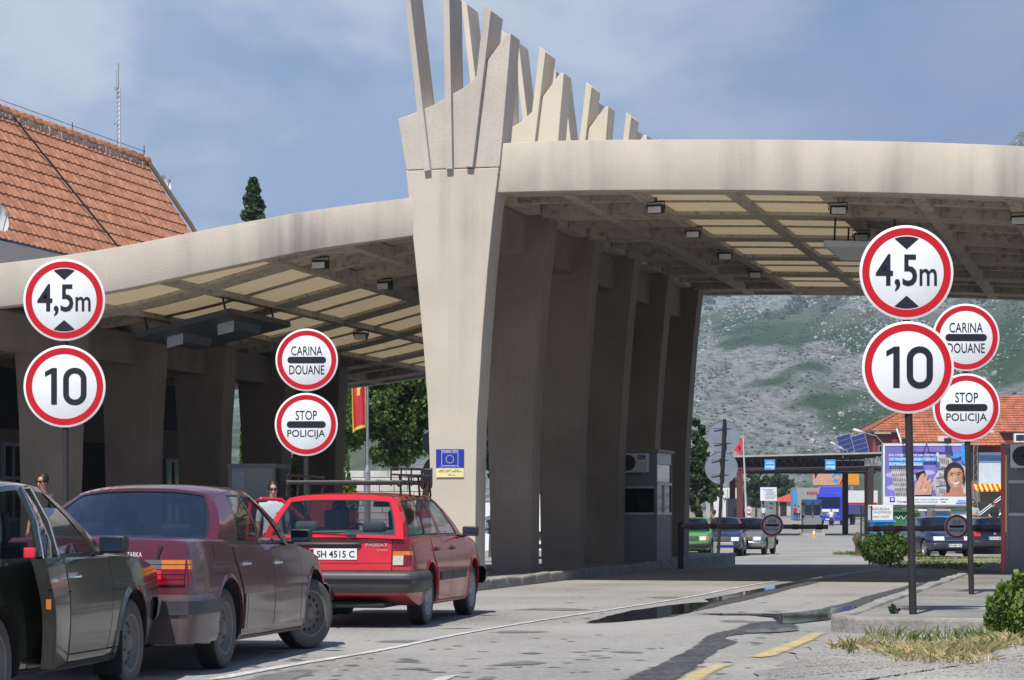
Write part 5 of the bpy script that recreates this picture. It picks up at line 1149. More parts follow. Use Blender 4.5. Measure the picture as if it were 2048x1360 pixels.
def kiosk(lab, v0, v1, u0, u1, h, m='booth', acpos=None, glass_side=True, win=True):
    t = thing('booth', lab, 'booth', P((u0+u1)/2, (v0+v1)/2, .145), ROADROT); w, d = v1-v0, u1-u0
    mb = MB()
    wz0, wz1 = 1.0, 1.55
    for x in (-w/2+.03, w/2-.03):
        for y in (-d/2+.03, d/2-.03): mb.box((x, y, h/2), (.06, .06, h))
    mb.build('frame', m, t)
    mb = MB(); mb.box((0, -d/2+.03, .5), (w-.12, .04, 1.0)); mb.box((0, -d/2+.03, (1.55+h)/2), (w-.12, .04, h-1.55)); mb.box((0, d/2-.03, h/2), (w-.12, .04, h)); mb.box((-w/2+.03, 0, h/2), (.04, d-.12, h))
    mb.box((w/2-.03, 0, .5), (.04, d-.12, 1.0)); mb.build('panel', m, t)
    MB().box((0, -d/2+.02, 1.0), (w-.1, .05, .05)).box((0, -d/2+.02, 1.55), (w-.1, .05, .05)).box((w/2-.02, 0, 1.0), (.05, d-.1, .05)).box((w/2-.02, 0, 1.62), (.05, d-.1, .06)).box((w/2-.02, 0, 1.3), (.05, .05, .6)).build('window_rail', 'alu', t)
    MB().box((0, 0, h+.03), (w+.1, d+.1, .07)).build('roof', m, t, bevel=.01)
    MB().box((0, -d/2+.03, 1.275), (w-.12, .01, .5)).build('front_window', 'pane', t)
    MB().box((w/2-.03, 0, 1.3), (.01, d-.12, .58)).build('side_window', 'pane', t); MB().box((w/2-.028, 0, (1.66+h-.25)/2), (.01, d-.14, h-.25-1.66)).build('upper_window', M['upper_glass'], t)
    MB().box((w/2-.03, 0, h-.12), (.04, d-.12, .24)).build('header_panel', 'alu', t)
    mb = MB(); mb.box((0, d*.1, .98), (w*.8, d*.4, .04)); mb.box((.0, d*.12, 1.16), (.3, .03, .26)); mb.build('desk', 'ac', t)
    if acpos: acunit(t, acpos)
    return t
M['upper_glass'] = glassmat('bright_window_glass', (.55, .62, .66), .35)
kv0, kv1 = .02, .74
kiosk('grey control booth with air conditioner at the end of the pillar row', .0, .88, 12.3, 14.0, 2.27, 'booth', (-.02, -.85-.13, 2.05))
rb_ = kiosk('dark grey booth with air conditioner and red edge at the right picture edge', 8.40, 9.9, 4.4, 6.2, 2.12, 'booth', (-.35, -.9-.14, 1.98))
MB().box((-.79, -.86, 1.05), (.075, .09, 2.3)).build('red_edge', M['lens_bright'], rb_); MB().box((-.74, -.905, 1.35), (.03, .02, 1.3)).build('orange_edge', 'yellow', rb_)
# booth under the left roof
lb = thing('booth', 'glazed grey cabin under the left roof behind the standing officer', 'booth', V((at(518, 1100, 46).x, 46, .0)), -.12); 
MB().box((0, 0, .55), (.85, 1.2, 1.1)).box((0, 0, 2.02), (.9, 1.25, .08)).box((-.405, -.58, 1.55), (.05, .05, .9)).box((.405, -.58, 1.55), (.05, .05, .9)).box((-.405, .58, 1.55), (.05, .05, .9)).box((.405, .58, 1.55), (.05, .05, .9)).build('frame', 'booth', lb)
MB().box((0, -.585, 1.55), (.76, .012, .86)).build('front_window', 'pane', lb); MB().box((-.405, 0, 1.55), (.012, 1.1, .86)).build('side_window', 'glass_dark', lb)
MB().box((.52, -.3, 1.5), (.16, .3, .5)).build('air_vent', 'black', lb, bevel=.01)
cb = thing('concrete_block', 'pale concrete barrier block with a blue band standing before the navy saloon', 'barrier block', V((at(1450, 1113, 70).x, 70, H(70))), .1)
MB().prism([(-.30, 0), (.30, 0), (.29, .16), (.25, .2), (.24, .70), (-.24, .70), (-.25, .2), (-.29, .16)], .5).build('block', 'concrete', cb, bevel=.02); MB().box((0, -.003, .585), (.49, .01, .07)).build('blue_band', 'blue', cb)

# ------------------------------------------------------------------ people
M['skin'] = mat('skin', (.42, .24, .16), .55, var=.08, vs=8); M['hair'] = mat('dark_hair', (.014, .011, .009), .6, var=.2); M['shoe'] = mat('shoe', (.02, .02, .02), .5)
def cloth(n, c_): M[n] = mat(n, c_, .85, var=.08, vs=6); return n
cloth('shirt_white', (.62, .66, .72)); cloth('shirt_blue', (.10, .22, .55)); cloth('shirt_red', (.55, .03, .03)); cloth('tee_grey', (.36, .37, .39)); cloth('tee_black', (.02, .02, .022)); cloth('trousers', (.03, .033, .045)); cloth('jeans', (.06, .10, .18)); cloth('sleeve_dark', (.06, .05, .05))
def person(label, loc, rz, shirt, legs, pose='stand', hgt=1.76, glasses=True, group=None, epaulette=False, sit=False):
    t = thing('person', label, 'person', loc, rz, group); k = hgt/1.76
    # joints: x right, y forward, z up ; side -1 left +1 right
    J = {}; E = []; Rr = {}
    def j(n, p, r): J[n] = V(p); Rr[n] = r
    zp = .96 if not sit else .30
    j('pelvis', (0, 0, zp), (.155, .11)); j('waist', (0, .01, zp+.15), (.145, .10)); j('chest', (0, 0, zp+.34), (.165, .115)); j('neck0', (0, -.01, zp+.47), (.075, .07)); j('neck', (0, .0, zp+.54), (.056, .056))
    j('jaw', (0, .022, zp+.61), (.062, .07)); j('skull', (0, .008, zp+.70), (.075, .092)); j('crown', (0, -.005, zp+.775), (.05, .06))
    E += [('pelvis', 'waist'), ('waist', 'chest'), ('chest', 'neck0'), ('neck0', 'neck'), ('neck', 'jaw'), ('jaw', 'skull'), ('skull', 'crown')]
    for s_ in (-1, 1):
        n = 'l' if s_ < 0 else 'r'; sz = zp+.43
        if pose == 'folded': el, wr, hd_ = (s_*.27, .06, sz-.27), (-s_*.02, .20, sz-.24), (-s_*.10, .21, sz-.22)
        elif pose == 'drive': el, wr, hd_ = (s_*.25, .14, sz-.22), (s_*.16, .36, sz-.14), (s_*.15, .43, sz-.12)
        elif pose == 'lean' and s_ > 0: el, wr, hd_ = (s_*.30, .10, sz-.24), (s_*.33, .30, sz-.32), (s_*.32, .38, sz-.34)
        elif pose == 'hip' and s_ > 0: el, wr, hd_ = (s_*.38, -.06, sz-.24), (s_*.20, .05, sz-.40), (s_*.15, .08, sz-.44)
        else: el, wr, hd_ = (s_*.235, -.02, sz-.29), (s_*.25, .05, sz-.54), (s_*.245, .075, sz-.62)
        j('sh'+n, (s_*.185, -.005, sz), (.068, .068)); j('el'+n, el, (.044, .044)); j('wr'+n, wr, (.030, .026)); j('ha'+n, hd_, (.036, .018))
        E += [('neck0' if 0 else 'chest', 'sh'+n), ('sh'+n, 'el'+n), ('el'+n, 'wr'+n), ('wr'+n, 'ha'+n)]
        d = (V(hd_)-V(wr)).normalized(); sd_ = d.cross(V((0, 0, 1)) if abs(d.z) < .8 else V((0, 1, 0))).normalized()
        for q, (o_, l_) in enumerate(((-.026, .072), (-.009, .085), (.009, .08), (.026, .062))):
            b0 = V(hd_)+sd_*o_+d*.03; j('f%d%s' % (q, n), b0+d*l_*.5, (.0095, .0095)); j('g%d%s' % (q, n), b0+d*l_*.92+V((0, .012, -.012)), (.008, .008)); E += [('ha'+n, 'f%d%s' % (q, n)), ('f%d%s' % (q, n), 'g%d%s' % (q, n))]
        j('th'+n, V(wr)+d*.05-sd_*.045*s_+V((0, .02, 0)), (.011, .011)); E += [('wr'+n, 'th'+n)]
        if sit: kn, an, to = (s_*.13, .42, .36), (s_*.13, .60, .02), (s_*.13, .74, .0)
        else: kn, an, to = (s_*.105, .02, .50), (s_*.115, -.02, .085), (s_*.13, .14, .04)
        j('hip'+n, (s_*.095, 0, zp-.06), (.098, .098)); j('kn'+n, kn, (.06, .062)); j('an'+n, an, (.045, .048)); j('to'+n, to, (.042, .032))
        E += [('pelvis', 'hip'+n), ('hip'+n, 'kn'+n), ('kn'+n, 'an'+n), ('an'+n, 'to'+n)]
    ns = list(J); me = bpy.data.meshes.new('body'); me.from_pydata([J[q]*k for q in ns], [(ns.index(a_), ns.index(b_)) for a_, b_ in E], [])
    o = bpy.data.objects.new('body', me); COL.objects.link(o); md = o.modifiers.new('s', 'SKIN'); md.use_smooth_shade = True
    sk = me.skin_vertices[0].data
    for i, q in enumerate(ns): sk[i].radius = (Rr[q][0]*k, Rr[q][1]*k)
    sk[0].use_root = True; o.modifiers.new('u', 'SUBSURF').levels = 2; bpy.context.view_layer.update()
    m2 = bpy.data.meshes.new_from_object(o.evaluated_get(bpy.context.evaluated_depsgraph_get())); bpy.data.objects.remove(o); bpy.data.meshes.remove(me)
    for mm_ in ('skin', shirt, legs, 'shoe'): m2.materials.append(M[mm_])
    for p in m2.polygons:
        c_ = p.center/k; mi = 1
        if c_.z > zp+.505 and abs(c_.x) < .12: mi = 0
        for n in 'lr':
            if min((c_-J['el'+n].lerp(J['wr'+n], f)).length for f in (.15, .5, .8, 1)) < .085 or min((c_-J[q].lerp(J['ha'+n], .3)).length for q in ('ha'+n, 'f1'+n, 'g1'+n, 'g3'+n, 'g0'+n, 'th'+n)) < .06: mi = 0 if not epaulette or 1 else 1
            if sit:
                if (c_-J['kn'+n].lerp(J['hip'+n], .4)).length < .3 and c_.z < zp+.02 or c_.z < .12: mi = 2
            elif c_.z < zp-.01 and mi == 1: mi = 2
        if not sit and c_.z < .095: mi = 3
        p.material_index = mi; p.use_smooth = True
    b_ = bpy.data.objects.new('body', m2); COL.objects.link(b_); b_.parent = t
    hz = (zp+.70)*k
    h_ = MB().lathe([(0, .115), (.05, .105), (.083, .06), (.094, .0), (.092, -.05), (.07, -.09)], 18, 0, Mx.Translation((0, -.022, hz+.012)) @ Mx.Rotation(.42, 4, 'X') @ Mx.Scale(.86, 4, (1, 0, 0)))
    h_.build('hair', 'hair', t, smooth=60)
    f = MB(); f.lathe([(0, .012), (.013, .0), (.016, -.035)], 8, 0, Mx.Translation((0, .096, hz-.045)) @ Mx.Rotation(-.15, 4, 'X')); f.box((0, .088, hz-.088), (.045, .012, .009), 1)
    for s_ in (-1, 1): f.lathe([(0, .0), (.018, .004), (.028, .012)], 8, 0, Mx.Translation((s_*.078, -.005, hz-.045)) @ Mx.Rotation(pi/2, 4, 'Y') @ Mx.Scale(1, 4))
    M.setdefault('lips', mat('lips', (.30, .10, .09), .5)); f.build('face_feature', ['skin', 'lips'], t, smooth=60)
    if glasses:
        g_ = MB()
        for s_ in (-1, 1): g_.box((s_*.034, .094, hz-.022), (.056, .012, .036)); g_.box((s_*.072, .045, hz-.014), (.006, .10, .012))
        g_.box((0, .098, hz-.014), (.02, .008, .008)); g_.build('sunglasses', 'ink', t, bevel=.006)
    else:
        g_ = MB()
        for s_ in (-1, 1): g_.box((s_*.033, .089, hz-.022), (.026, .008, .011))
        g_.build('eye', 'ink', t, bevel=.003)
    if epaulette:
        e_ = MB()
        for s_ in (-1, 1): e_.box((s_*.15, .0, (zp+.485)*k), (.12, .055, .012))
        e_.build('epaulette', 'ink', t, bevel=.004); MB().box((-.07, .118, (zp+.30)*k), (.05, .006, .035)).build('chest_badge', 'ink', t)
    return t
def stand_at(px, head_py, Y, hgt=1.76): return V(((px-CX)/F*Y, Y, H(Y)))
q = at(546, 963, 39.0); person('officer in pale blue short sleeved shirt and sunglasses standing beyond the red estate', V((q.x, q.y, q.z-1.76)), pi+.15, 'shirt_white', 'trousers', 'stand', 1.76, True, None, True)
q = at(85, 948, 40.0); person('man in sunglasses by the wall, only his head above the dark green saloon', V((q.x, q.y, q.z-1.78)), pi-.5, 'sleeve_dark', 'trousers', 'stand', 1.78)
q = at(851, 958, 46.0); person('man in a pale blue shirt behind the roof rack, half hidden by the front pillar', V((q.x, q.y, q.z-1.76)), pi+1.0, 'shirt_white', 'trousers', 'stand', 1.76, False)
q = gpt(1425, 1098); q = at(1426, 1020, 92); person('dark haired man looking over the roof of the green hatchback', V((q.x, q.y, q.z-1.76)), pi-1.2, 'tee_black', 'jeans', 'stand', 1.76, False)
q = at(1946, 1000, 99.5); person('man in a grey T-shirt with folded arms leaning by the parked cars', V((q.x, q.y, q.z-1.75)), pi-.1, 'tee_grey', 'jeans', 'folded', 1.75, True)
q = at(1987, 1001, 100.5); person('man in a black T-shirt and sunglasses behind the black hatchback', V((q.x, q.y, q.z-1.78)), pi+.5, 'tee_black', 'jeans', 'lean', 1.78, True)
q = at(1527, 1010.5, 262); person('distant person in a white top and blue jeans beside the notice board', V((q.x, q.y, q.z-1.75)), 0, 'shirt_white', 'jeans', 'stand', 1.75, False)
q = at(1590, 1009, 265); person('distant person in a bright red top near the grey gate booth', V((q.x, q.y, q.z-1.76)), .4, 'shirt_red', 'trousers', 'stand', 1.76, False)
q = at(1597, 1011, 272); person('distant person in grey standing right behind the red top', V((q.x, q.y, q.z-1.72)), .4, 'tee_grey', 'trousers', 'stand', 1.72, False)
q = at(1662.5, 1018, 246); person('distant uniformed man in a white shirt walking before the blue lorry', V((q.x, q.y, q.z-1.76)), pi, 'shirt_white', 'trousers', 'hip', 1.76, False)
def driver(car, label, x, y, shirt): 
    t = person(label, (0, 0, 0), 0, shirt, 'trousers', 'drive', 1.74, False, None, False, True)
    R = car.root.rotation_euler.z; p = Mx.Translation(car.root.location) @ Mx.Rotation(R, 4, 'Z') @ V((x, y, .20)); t.location = p; t.rotation_euler = (0, 0, R-pi/2)
driver(mer, 'driver seen as a dark shape inside the maroon saloon', 2.12, .36, 'sleeve_dark')
driver(pas, 'driver in a blue shirt inside the red estate', 1.95, .36, 'shirt_blue')
driver(pas, 'passenger in dark clothes inside the red estate', 1.95, -.36, 'sleeve_dark')
driver(bmw, 'driver in dark clothes inside the dark green saloon', 2.10, .36, 'sleeve_dark')

tr_ = MB(); a_ = at(1890, 0, 101); tr_.box((a_.x+2.2, 104, -.36), (6, 10, .30)); tag(tr_.build('terrace', 'pavement'), kind='structure')
# ------------------------------------------------------------------ vegetation
def leaves(mb, c, R, n, size, nm=3, shell=.5, rng=random, flat=1.0):
    for _ in range(n):
        d = V((rng.gauss(0, 1), rng.gauss(0, 1), rng.gauss(0, 1))).normalized(); r = rng.random()**shell
        p = V(c) + V((d.x*R[0], d.y*R[1], d.z*R[2]))*r
        a = (V((rng.gauss(0, 1), rng.gauss(0, 1), rng.gauss(0, .7))) + d*.8).normalized(); t = a.cross(V((rng.gauss(0, 1), rng.gauss(0, 1), rng.gauss(0, 1)))).normalized(); b = a.cross(t)
        s = size*rng.uniform(.6, 1.4); w = s*.42
        mb.add([p-t*s*.5, p+b*w, p+t*s*.6, p-b*w], [(0, 1, 2, 3)], rng.randrange(nm))
def tree(name, label, base, h, crown, nc, nl, size, pre='leaf', trunk=.16, group=None, clump=.28, seed=1, cat='tree'):
    rng = random.Random(seed); t = thing(name, label, cat, base, 0, group); cz, rx, rz = crown
    mb = MB(); cs = []
    for _ in range(nc):
        d = V((rng.gauss(0, 1), rng.gauss(0, 1), rng.gauss(0, 1))).normalized(); r = rng.random()**.45
        c = V((d.x*rx*r, d.y*rx*r, cz+d.z*rz*r)); k = clump*rx*rng.uniform(.6, 1.3); cs.append(c); leaves(mb, c, (k, k, k*.75), nl, size, 3, .55, rng)
    mb.build('crown', [pre+'0', pre+'1', pre+'2'], t, recalc=False)
    tb = MB(); tb.tube([(0, 0, -.2), (.04, .02, cz*.4), (-.03, .03, cz*.8), (0, 0, cz+rz*.5)], [trunk, trunk*.8, trunk*.6, trunk*.2], 9)
    for c in cs[::max(1, nc//9)]: z = min(max(c.z-.5*rx, cz*.35), cz+rz*.4); tb.tube([(0, 0, z), (c.x*.5, c.y*.5, lerp(z, c.z, .6)), tuple(c)], [trunk*.45, trunk*.3, trunk*.08], 6)
    tb.build('trunk', 'bark', t, smooth=60); return t
def tcol(name, label, px, Y, top, wpx, seed, nl=22000, size=.16, pre='dark'):      # narrow upright tree
    rng = random.Random(seed); b = V(((px-CX)/F*Y, Y, H(Y))); h = at(px, top, Y).z-b.z; r = wpx/2*Y/F; t = thing(name, label, 'tree', b); mb = MB()
    for _ in range(nl//60):
        q = 1-rng.random()**1.7; rr = r*(.12+.88*min(1, (1-q)*(9 if pre == 'dark' else 3))**.7)*rng.uniform(.8, 1.12); a = rng.uniform(0, 2*pi); d = rng.uniform(.3, 1)
        leaves(mb, (cos(a)*rr*d, sin(a)*rr*d, h*(.12+.86*q)), (r*.28, r*.28, r*.42), 60, size, 3, .6, rng)
    mb.build('crown', [pre+'0', pre+'1', pre+'2'], t, recalc=False); MB().tube([(0, 0, -.2), (0, 0, h*.9)], [r*.22, r*.05], 8).build('trunk', 'bark', t); return t
tcol('cypress', 'dark narrow cypress top rising above the left roof against the sky', 506, 105, 350, 50, 3, 30000, .15)
def tpx(name, label, px, Y, ytop, ybot, wpx, nc, nl, size, pre, seed, group=None, trunk=.16):
    b = V(((px-CX)/F*Y, Y, H(Y))); zt, zb = at(px, ytop, Y).z-b.z, at(px, ybot, Y).z-b.z
    return tree(name, label, b, zt, ((zt+zb)/2, wpx/2*Y/F, (zt-zb)/2), nc, nl, size, pre, trunk, group, .30, seed)
tpx('leafy_tree', 'big leafy tree behind the flag, filling the opening beside the front pillar', 790, 84, 640, 935, 190, 190, 130, .14, 'leaf', 11)
tpx('leafy_tree', 'darker leafy tree to the left of the flag under the left roof', 690, 90, 640, 900, 140, 100, 120, .15, 'leaf', 12)
tpx('leafy_tree', 'leafy tree showing through the gap right of the front pillar', 985, 88, 780, 960, 80, 50, 110, .14, 'dark', 13)
tpx('leafy_tree', 'dark bushy tree just right of the last pillar', 1396, 112, 830, 1062, 58, 90, 130, .15, 'dark', 14)
tpx('leafy_tree', 'low leafy tree between the dark tree and the white lorry', 1424, 150, 940, 1010, 40, 40, 90, .22, 'leaf', 15)
tpx('leafy_tree', 'dark roadside tree behind the notice board', 1512, 300, 935, 1020, 46, 50, 90, .4, 'dark', 16)
tpx('leafy_tree', 'green tree behind the red roofed shed', 1560, 380, 945, 1000, 60, 40, 80, .55, 'dark', 17)
tpx('leafy_tree', 'green tree left of the flag pole by the far gate', 1470, 320, 950, 1025, 36, 40, 80, .42, 'leaf', 18)
def bush(label, px, Y, ytop, wpx, pre, seed, nst=26, nl=110, size=.06, base=None, dz=0):
    rng = random.Random(seed); b = V(((px-CX)/F*Y, Y, H(Y)+dz)) if base is None else base; h = at(px, ytop, Y).z-b.z; r = wpx/2*Y/F
    t = thing('bush', label, 'bush', b); mb = MB(); st = MB()
    for _ in range(nst):
        a = rng.uniform(0, 2*pi); d = rng.random()**.6*r; hh = h*(1-.45*(d/r)**2)*rng.uniform(.55, 1.08); top = V((cos(a)*d, sin(a)*d, hh)); st.tube([(top.x*.25, top.y*.25, -.03), (top.x*.7, top.y*.7, hh*.6), tuple(top)], [.012, .008, .004], 4)
        for q in (.35, .55, .75, .95): c = V((top.x*lerp(.5, 1, q), top.y*lerp(.5, 1, q), hh*q)); leaves(mb, c, (r*.13, r*.13, h*.13), nl//4, size, 3, .6, rng)
    mb.build('foliage', [pre+'0', pre+'1', pre+'2'], t, recalc=False); st.build('stem', 'bark', t, recalc=False); return t
bush('bright green leafy bush at the right edge beyond the end of the pavement', 2034, 23.4, 1152, 124, 'fresh', 21, 60, 150, .05)
bush('tall yellow green bush left of the cabin, behind the customs sign post', 598, 60, 890, 70, 'fresh', 22, 40, 260, .09)
bush('pale green bush against the white stone wall under the flag', 690, 66, 915, 60, 'fresh', 23, 40, 240, .09)
bush('dense green bush beside the road in front of the blue box', 1768, 74, 1054, 106, 'leaf', 24, 60, 220, .085)
bush('thin leafy shrub poking above the far left pavement through the doorway', 490, 64, 850, 30, 'fresh', 25, 20, 160, .09)
bush('spiky pale green plant in front of the green kiosk', 1842, 94, 1018, 44, 'fresh', 26, 22, 60, .22)
bush('small dark weed tuft at the foot of the nearest right sign post', 1783, 25.9, 1209, 34, 'dark', 27, 14, 40, .025, V(((1785-CX)/F*25.9, 25.9, .145)))
bush('low weeds at the end of the island by the red estate', 962, 39.6, 1135, 24, 'fresh', 28, 16, 60, .05, V(((966-CX)/F*39.6, 39.6, .14)))
def grass(name, label, pts, n, hgt, spread, mats, seed, kind='stuff', lean=.5):     # clumps of blades scattered over pixel spots (px, py, radius m)
    rng = random.Random(seed); mb = MB()
    for px, py, rad, w in pts:
        c = gpt(px, py)
        for _ in range(int(n*w)):
            a, d = rng.uniform(0, 2*pi), rng.random()**.6*rad; p = c + V((cos(a)*d, sin(a)*d*1.0, 0)); p.z = H(p.y)+.005
            l = hgt*rng.uniform(.35, 1.15); q = V((rng.gauss(0, lean), rng.gauss(0, lean), 1)).normalized(); s_ = V((-q.y, q.x, 0)); s_ = (s_.normalized() if s_.length > .01 else V((1, 0, 0)))*.0045*rng.uniform(.7, 1.6)
            e = p+q*l+V((q.x, q.y, -.25))*l*.45; m_ = p+q*l*.55; mb.add([p-s_, p+s_, m_+s_*.8, e, m_-s_*.8], [(0, 1, 2, 3, 4)], rng.randrange(len(mats)))
    return tag(mb.build(name, mats, recalc=False), label, kind=kind)
grass('dry_grass', None, [(1690, 1300, .15, .25), (1740, 1296, .2, .3), (1790, 1306, .25, .7), (1850, 1314, .34, 1.7), (1905, 1308, .34, 1.7), (1950, 1300, .25, .8), (2000, 1292, .3, .4), (2035, 1285, .3, .4), (1880, 1325, .4, .5)], 250, .15, .3, ['straw', 'straw', 'straw', 'blade'], 31, lean=.75)
grass('green_grass', None, [(1775, 1282, .22, 1), (1830, 1290, .25, 1), (1900, 1284, .28, 1), (1952, 1285, .25, 1), (2000, 1300, .4, .5), (1700, 1310, .12, .2)], 60, .17, .3, ['blade', 'blade', 'fresh1'], 32, lean=.3)
grass('verge_grass', None, [(px, py, .9, 1) for px in range(1835, 2010, 14) for py in (1120, 1128, 1136)], 90, .16, .3, ['blade', 'straw', 'fresh1'], 33, lean=.5)
grass('verge_grass', None, [(px, 1110, .8, 1) for px in range(1700, 1850, 12)], 90, .2, .3, ['blade', 'fresh0', 'fresh1'], 34, lean=.5)
mb = MB(); rng = random.Random(5)
for _ in range(2600):                                # loose stones of the shoulder
    px, py = rng.uniform(1500, 2048), rng.uniform(1290, 1360)
    if (px-1500)*.42 + (py-1362) < 3: continue
    p = gpt(px, py); r = rng.uniform(.003, .011); mb.add([(p.x+q.x*r*rng.uniform(.6, 1.3), p.y+q.y*r*rng.uniform(.6, 1.3), p.z+.012+r*.3+q.z*r*.7) for q in iv], ifc)
tag(mb.build('loose_stone', 'gravel', recalc=False), kind='stuff')
rk_ = thing('stump', 'brown rusty stump standing left of the roadside bush', 'stump', gpt(1716, 1111))
MB().tube([(0, 0, -.05), (.02, 0, .35), (-.04, 0, .62), (.03, 0, .85)], [.13, .12, .18, .10], 9).build('trunk', 'bark', rk_, smooth=60)

# ------------------------------------------------------------------ behind the left roof
def wall_blocks(name, label, a, b_, h, m):
    a, b_ = V(a), V(b_); L = (b_-a).length; t = thing(name, label, 'wall', a, atan2((b_-a).y, (b_-a).x)); mb = MB(); r = 0; z = 0
    while z < h-.1:
        x = -.3 if r % 2 else 0; hh = .22
        while x < L:
            w = random.uniform(.4, .75); mb.box((x+w/2, random.uniform(-.012, .012), z+hh/2), (w-.018, .3, hh-.018)); x += w
        z += hh; r += 1
    mb.build('stone_face', m, t, bevel=.012); MB().box((L/2, .06, h/2-.1), (L, .25, h)).build('core', 'concrete', t); return t
q0, q1 = gpt(560, 1090), gpt(1000, 1090); wall_blocks('stone_wall', 'white block wall under the trees behind the left roof', ((560-CX)/F*78, 78, H(78)), ((930-CX)/F*78, 78, H(78)), 2.9, 'stone')
ww = thing('white_wall', 'low white wall behind the pillars of the gate', 'wall', V(((960-CX)/F*110, 110, H(110)))); MB().box((3.6, 0, 1.1), (7.2, .3, 2.2)).build('wall_panel', 'sign_white', ww); MB().box((3.6, -.01, 2.24), (7.3, .4, .1)).build('coping', 'concrete', ww)
fp = V(((735-CX)/F*68, 68, H(68))); fl = thing('flag_pole', 'grey flag pole carrying the red and gold flag beyond the left roof', 'flag pole', fp)
ft = at(735, 690, 68).z-fp.z; fm = at(735, 945, 68).z-fp.z
MB().tube([(0, 0, 0), (0, 0, fm)], [.085, .08], 12).tube([(0, 0, fm), (0, 0, fm+.2)], [.08, .04], 12).tube([(0, 0, fm+.2), (0, 0, ft)], [.036, .025], 10).build('pole', 'steel', fl, smooth=40)
MB().tube([(-.05, 0, fm-.4), (-.04, 0, ft)], .006, 4).build('halyard', 'ink', fl)
def flagcloth(lab, loc, w, h, colfn, mats, drape=.3):
    mb = MB(); nx, nz = 14, 26; vs = []
    for i in range(nx+1):
        for k in range(nz+1):
            u, v = i/nx, k/nz; vs.append((-u*w*(1-.15*v), sin(u*9+v*2)*.05, -v*h - u*u*drape + (.08*sin(v*6) if u > .9 else 0)))
    for i in range(nx):
        for k in range(nz): a = i*(nz+1)+k; mb.add([vs[a], vs[a+nz+1], vs[a+nz+2], vs[a+1]], [(0, 1, 2, 3)], colfn((i+.5)/nx, (k+.5)/nz))
    o = mb.build('flag', mats, None, smooth=80, loc=loc); return tag(o, lab, 'flag')
M['flag_red'] = mat('flag_red', (.55, .035, .06), .8); M['flag_gold'] = mat('flag_gold', (.72, .62, .05), .8)
def mne(u, v):
    if u < .10 or u > .90 or v > .95: return 1
    d = ((u-.5)/.22)**2 + ((v-.32)/.20)**2
    return 1 if d < 1 and (abs(u-.5) > .07 or v < .3 or v > .42) or (abs(u-.52) < .09 and .3 < v < .56) else 0
flagcloth('red flag with gold border and gold emblem hanging from the pole behind the left roof', fp+V((-.04, 0, ft-.1)), .42, 2.15, mne, ['flag_red', 'flag_gold'], .12)

# ------------------------------------------------------------------ right hand background
def hip(mb, x0, x1, y0, y1, z0, zr, inset, mi=0):
    yc = (y0+y1)/2; v = [(x0, y0, z0), (x1, y0, z0), (x1, y1, z0), (x0, y1, z0), (x0+inset, yc, zr), (x1-inset, yc, zr)]
    mb.add(v, [(0, 1, 5, 4), (1, 2, 5), (2, 3, 4, 5), (3, 0, 4)], mi)
Yb = 215.0; sc = Yb/F; bp0 = at(1740, 893, Yb)
bh = thing('roofed_house', 'large house with orange tiled hip roof and dark red walls behind the billboard', 'building', V((at(1900, 0, Yb).x, Yb+4, H(Yb))))
def hx_(px): return (px-1900)*sc
def hz_(py): return EYE+(HY-py)*sc-H(Yb)
mb = MB()
def roofplane(mb, A, B, C, Dd, rows, pitch):        # A,B eave left,right ; C,D ridge right,left ; pantile relief
    A, B, C, Dd = V(A), V(B), V(C), V(Dd); n = (B-A).cross(Dd-A).normalized(); n = n if n.z > 0 else -n; nx = int((B-A).length/pitch*4)
    for r in range(rows):
        vs = []
        for i in range(nx+1):
            for q, lift in ((r/rows, .0), (r/rows, .07), ((r+1)/rows, .01)):
                l, rr = A.lerp(Dd, q), B.lerp(C, q); vs.append(l.lerp(rr, i/nx) + n*(lift + .05*abs(sin(pi*i/4))))
        mb.add(vs, [(3*i+k, 3*i+3+k, 3*i+4+k, 3*i+1+k) for i in range(nx) for k in (0, 1)])
zE, zR = hz_(886), hz_(786); x0_, x1_ = hx_(1738), hx_(2230)
roofplane(mb, (x0_, -4, hz_(862)), (x1_, -4, hz_(866)), (x1_-4, 1.5, zR), (hx_(1880), 1.5, zR), 16, .42)
roofplane(mb, (x0_+.0, 5.5, hz_(862)), (x0_, -4, hz_(862)), (hx_(1880), 1.5, zR), (hx_(1880), 1.5, zR), 16, .42)
roofplane(mb, (hx_(1795), -5.2, hz_(892)), (hx_(2008), -5.2, hz_(892)), (hx_(1985), -3.2, hz_(838)), (hx_(1800), -3.2, hz_(838)), 10, .42)
rfr = mb.build('roof', 'tile_far', bh)
M['maroon_wall'] = mat('maroon_wall', (.22, .045, .055), .9, var=.12); M['blue_wall'] = mat('blue_wall', (.16, .28, .48), .8, var=.1); M['pale_wall'] = mat('pale_blue_wall', (.55, .62, .70), .8, var=.06)
xw_ = hx_(1796); MB().box(((xw_+x1_)/2, 1, hz_(905)/2), (x1_-xw_-.6, 9.0, hz_(905))).build('lower_wall', 'facade', bh); MB().box(((x0_+x1_)/2+.1, 1, (hz_(864)+hz_(905))/2), (x1_-x0_-.6, 9.2, hz_(864)-hz_(905))).build('wall', 'maroon_wall', bh)
MB().box((hx_(1978), -4.3, lerp(hz_(968), hz_(905), .5)), (1.9, .3, hz_(905)-hz_(968))).build('pale_panel', 'pale_wall', bh); MB().box((hx_(1978), -4.46, hz_(918)), (1.9, .03, .62)).build('blue_panel', 'blue_wall', bh)
MB().box((hx_(1880), -5.35, hz_(880)), (.85, .12, .5)).build('roof_window', 'ac', bh, bevel=.02)
wn = MB().box((hx_(1764), -3.72, hz_(897)), (.5, .1, .55)).build('window', 'alu', bh); MB().box((hx_(1764), -3.78, hz_(897)), (.4, .02, .45)).build('pane', 'glass_dark', wn)
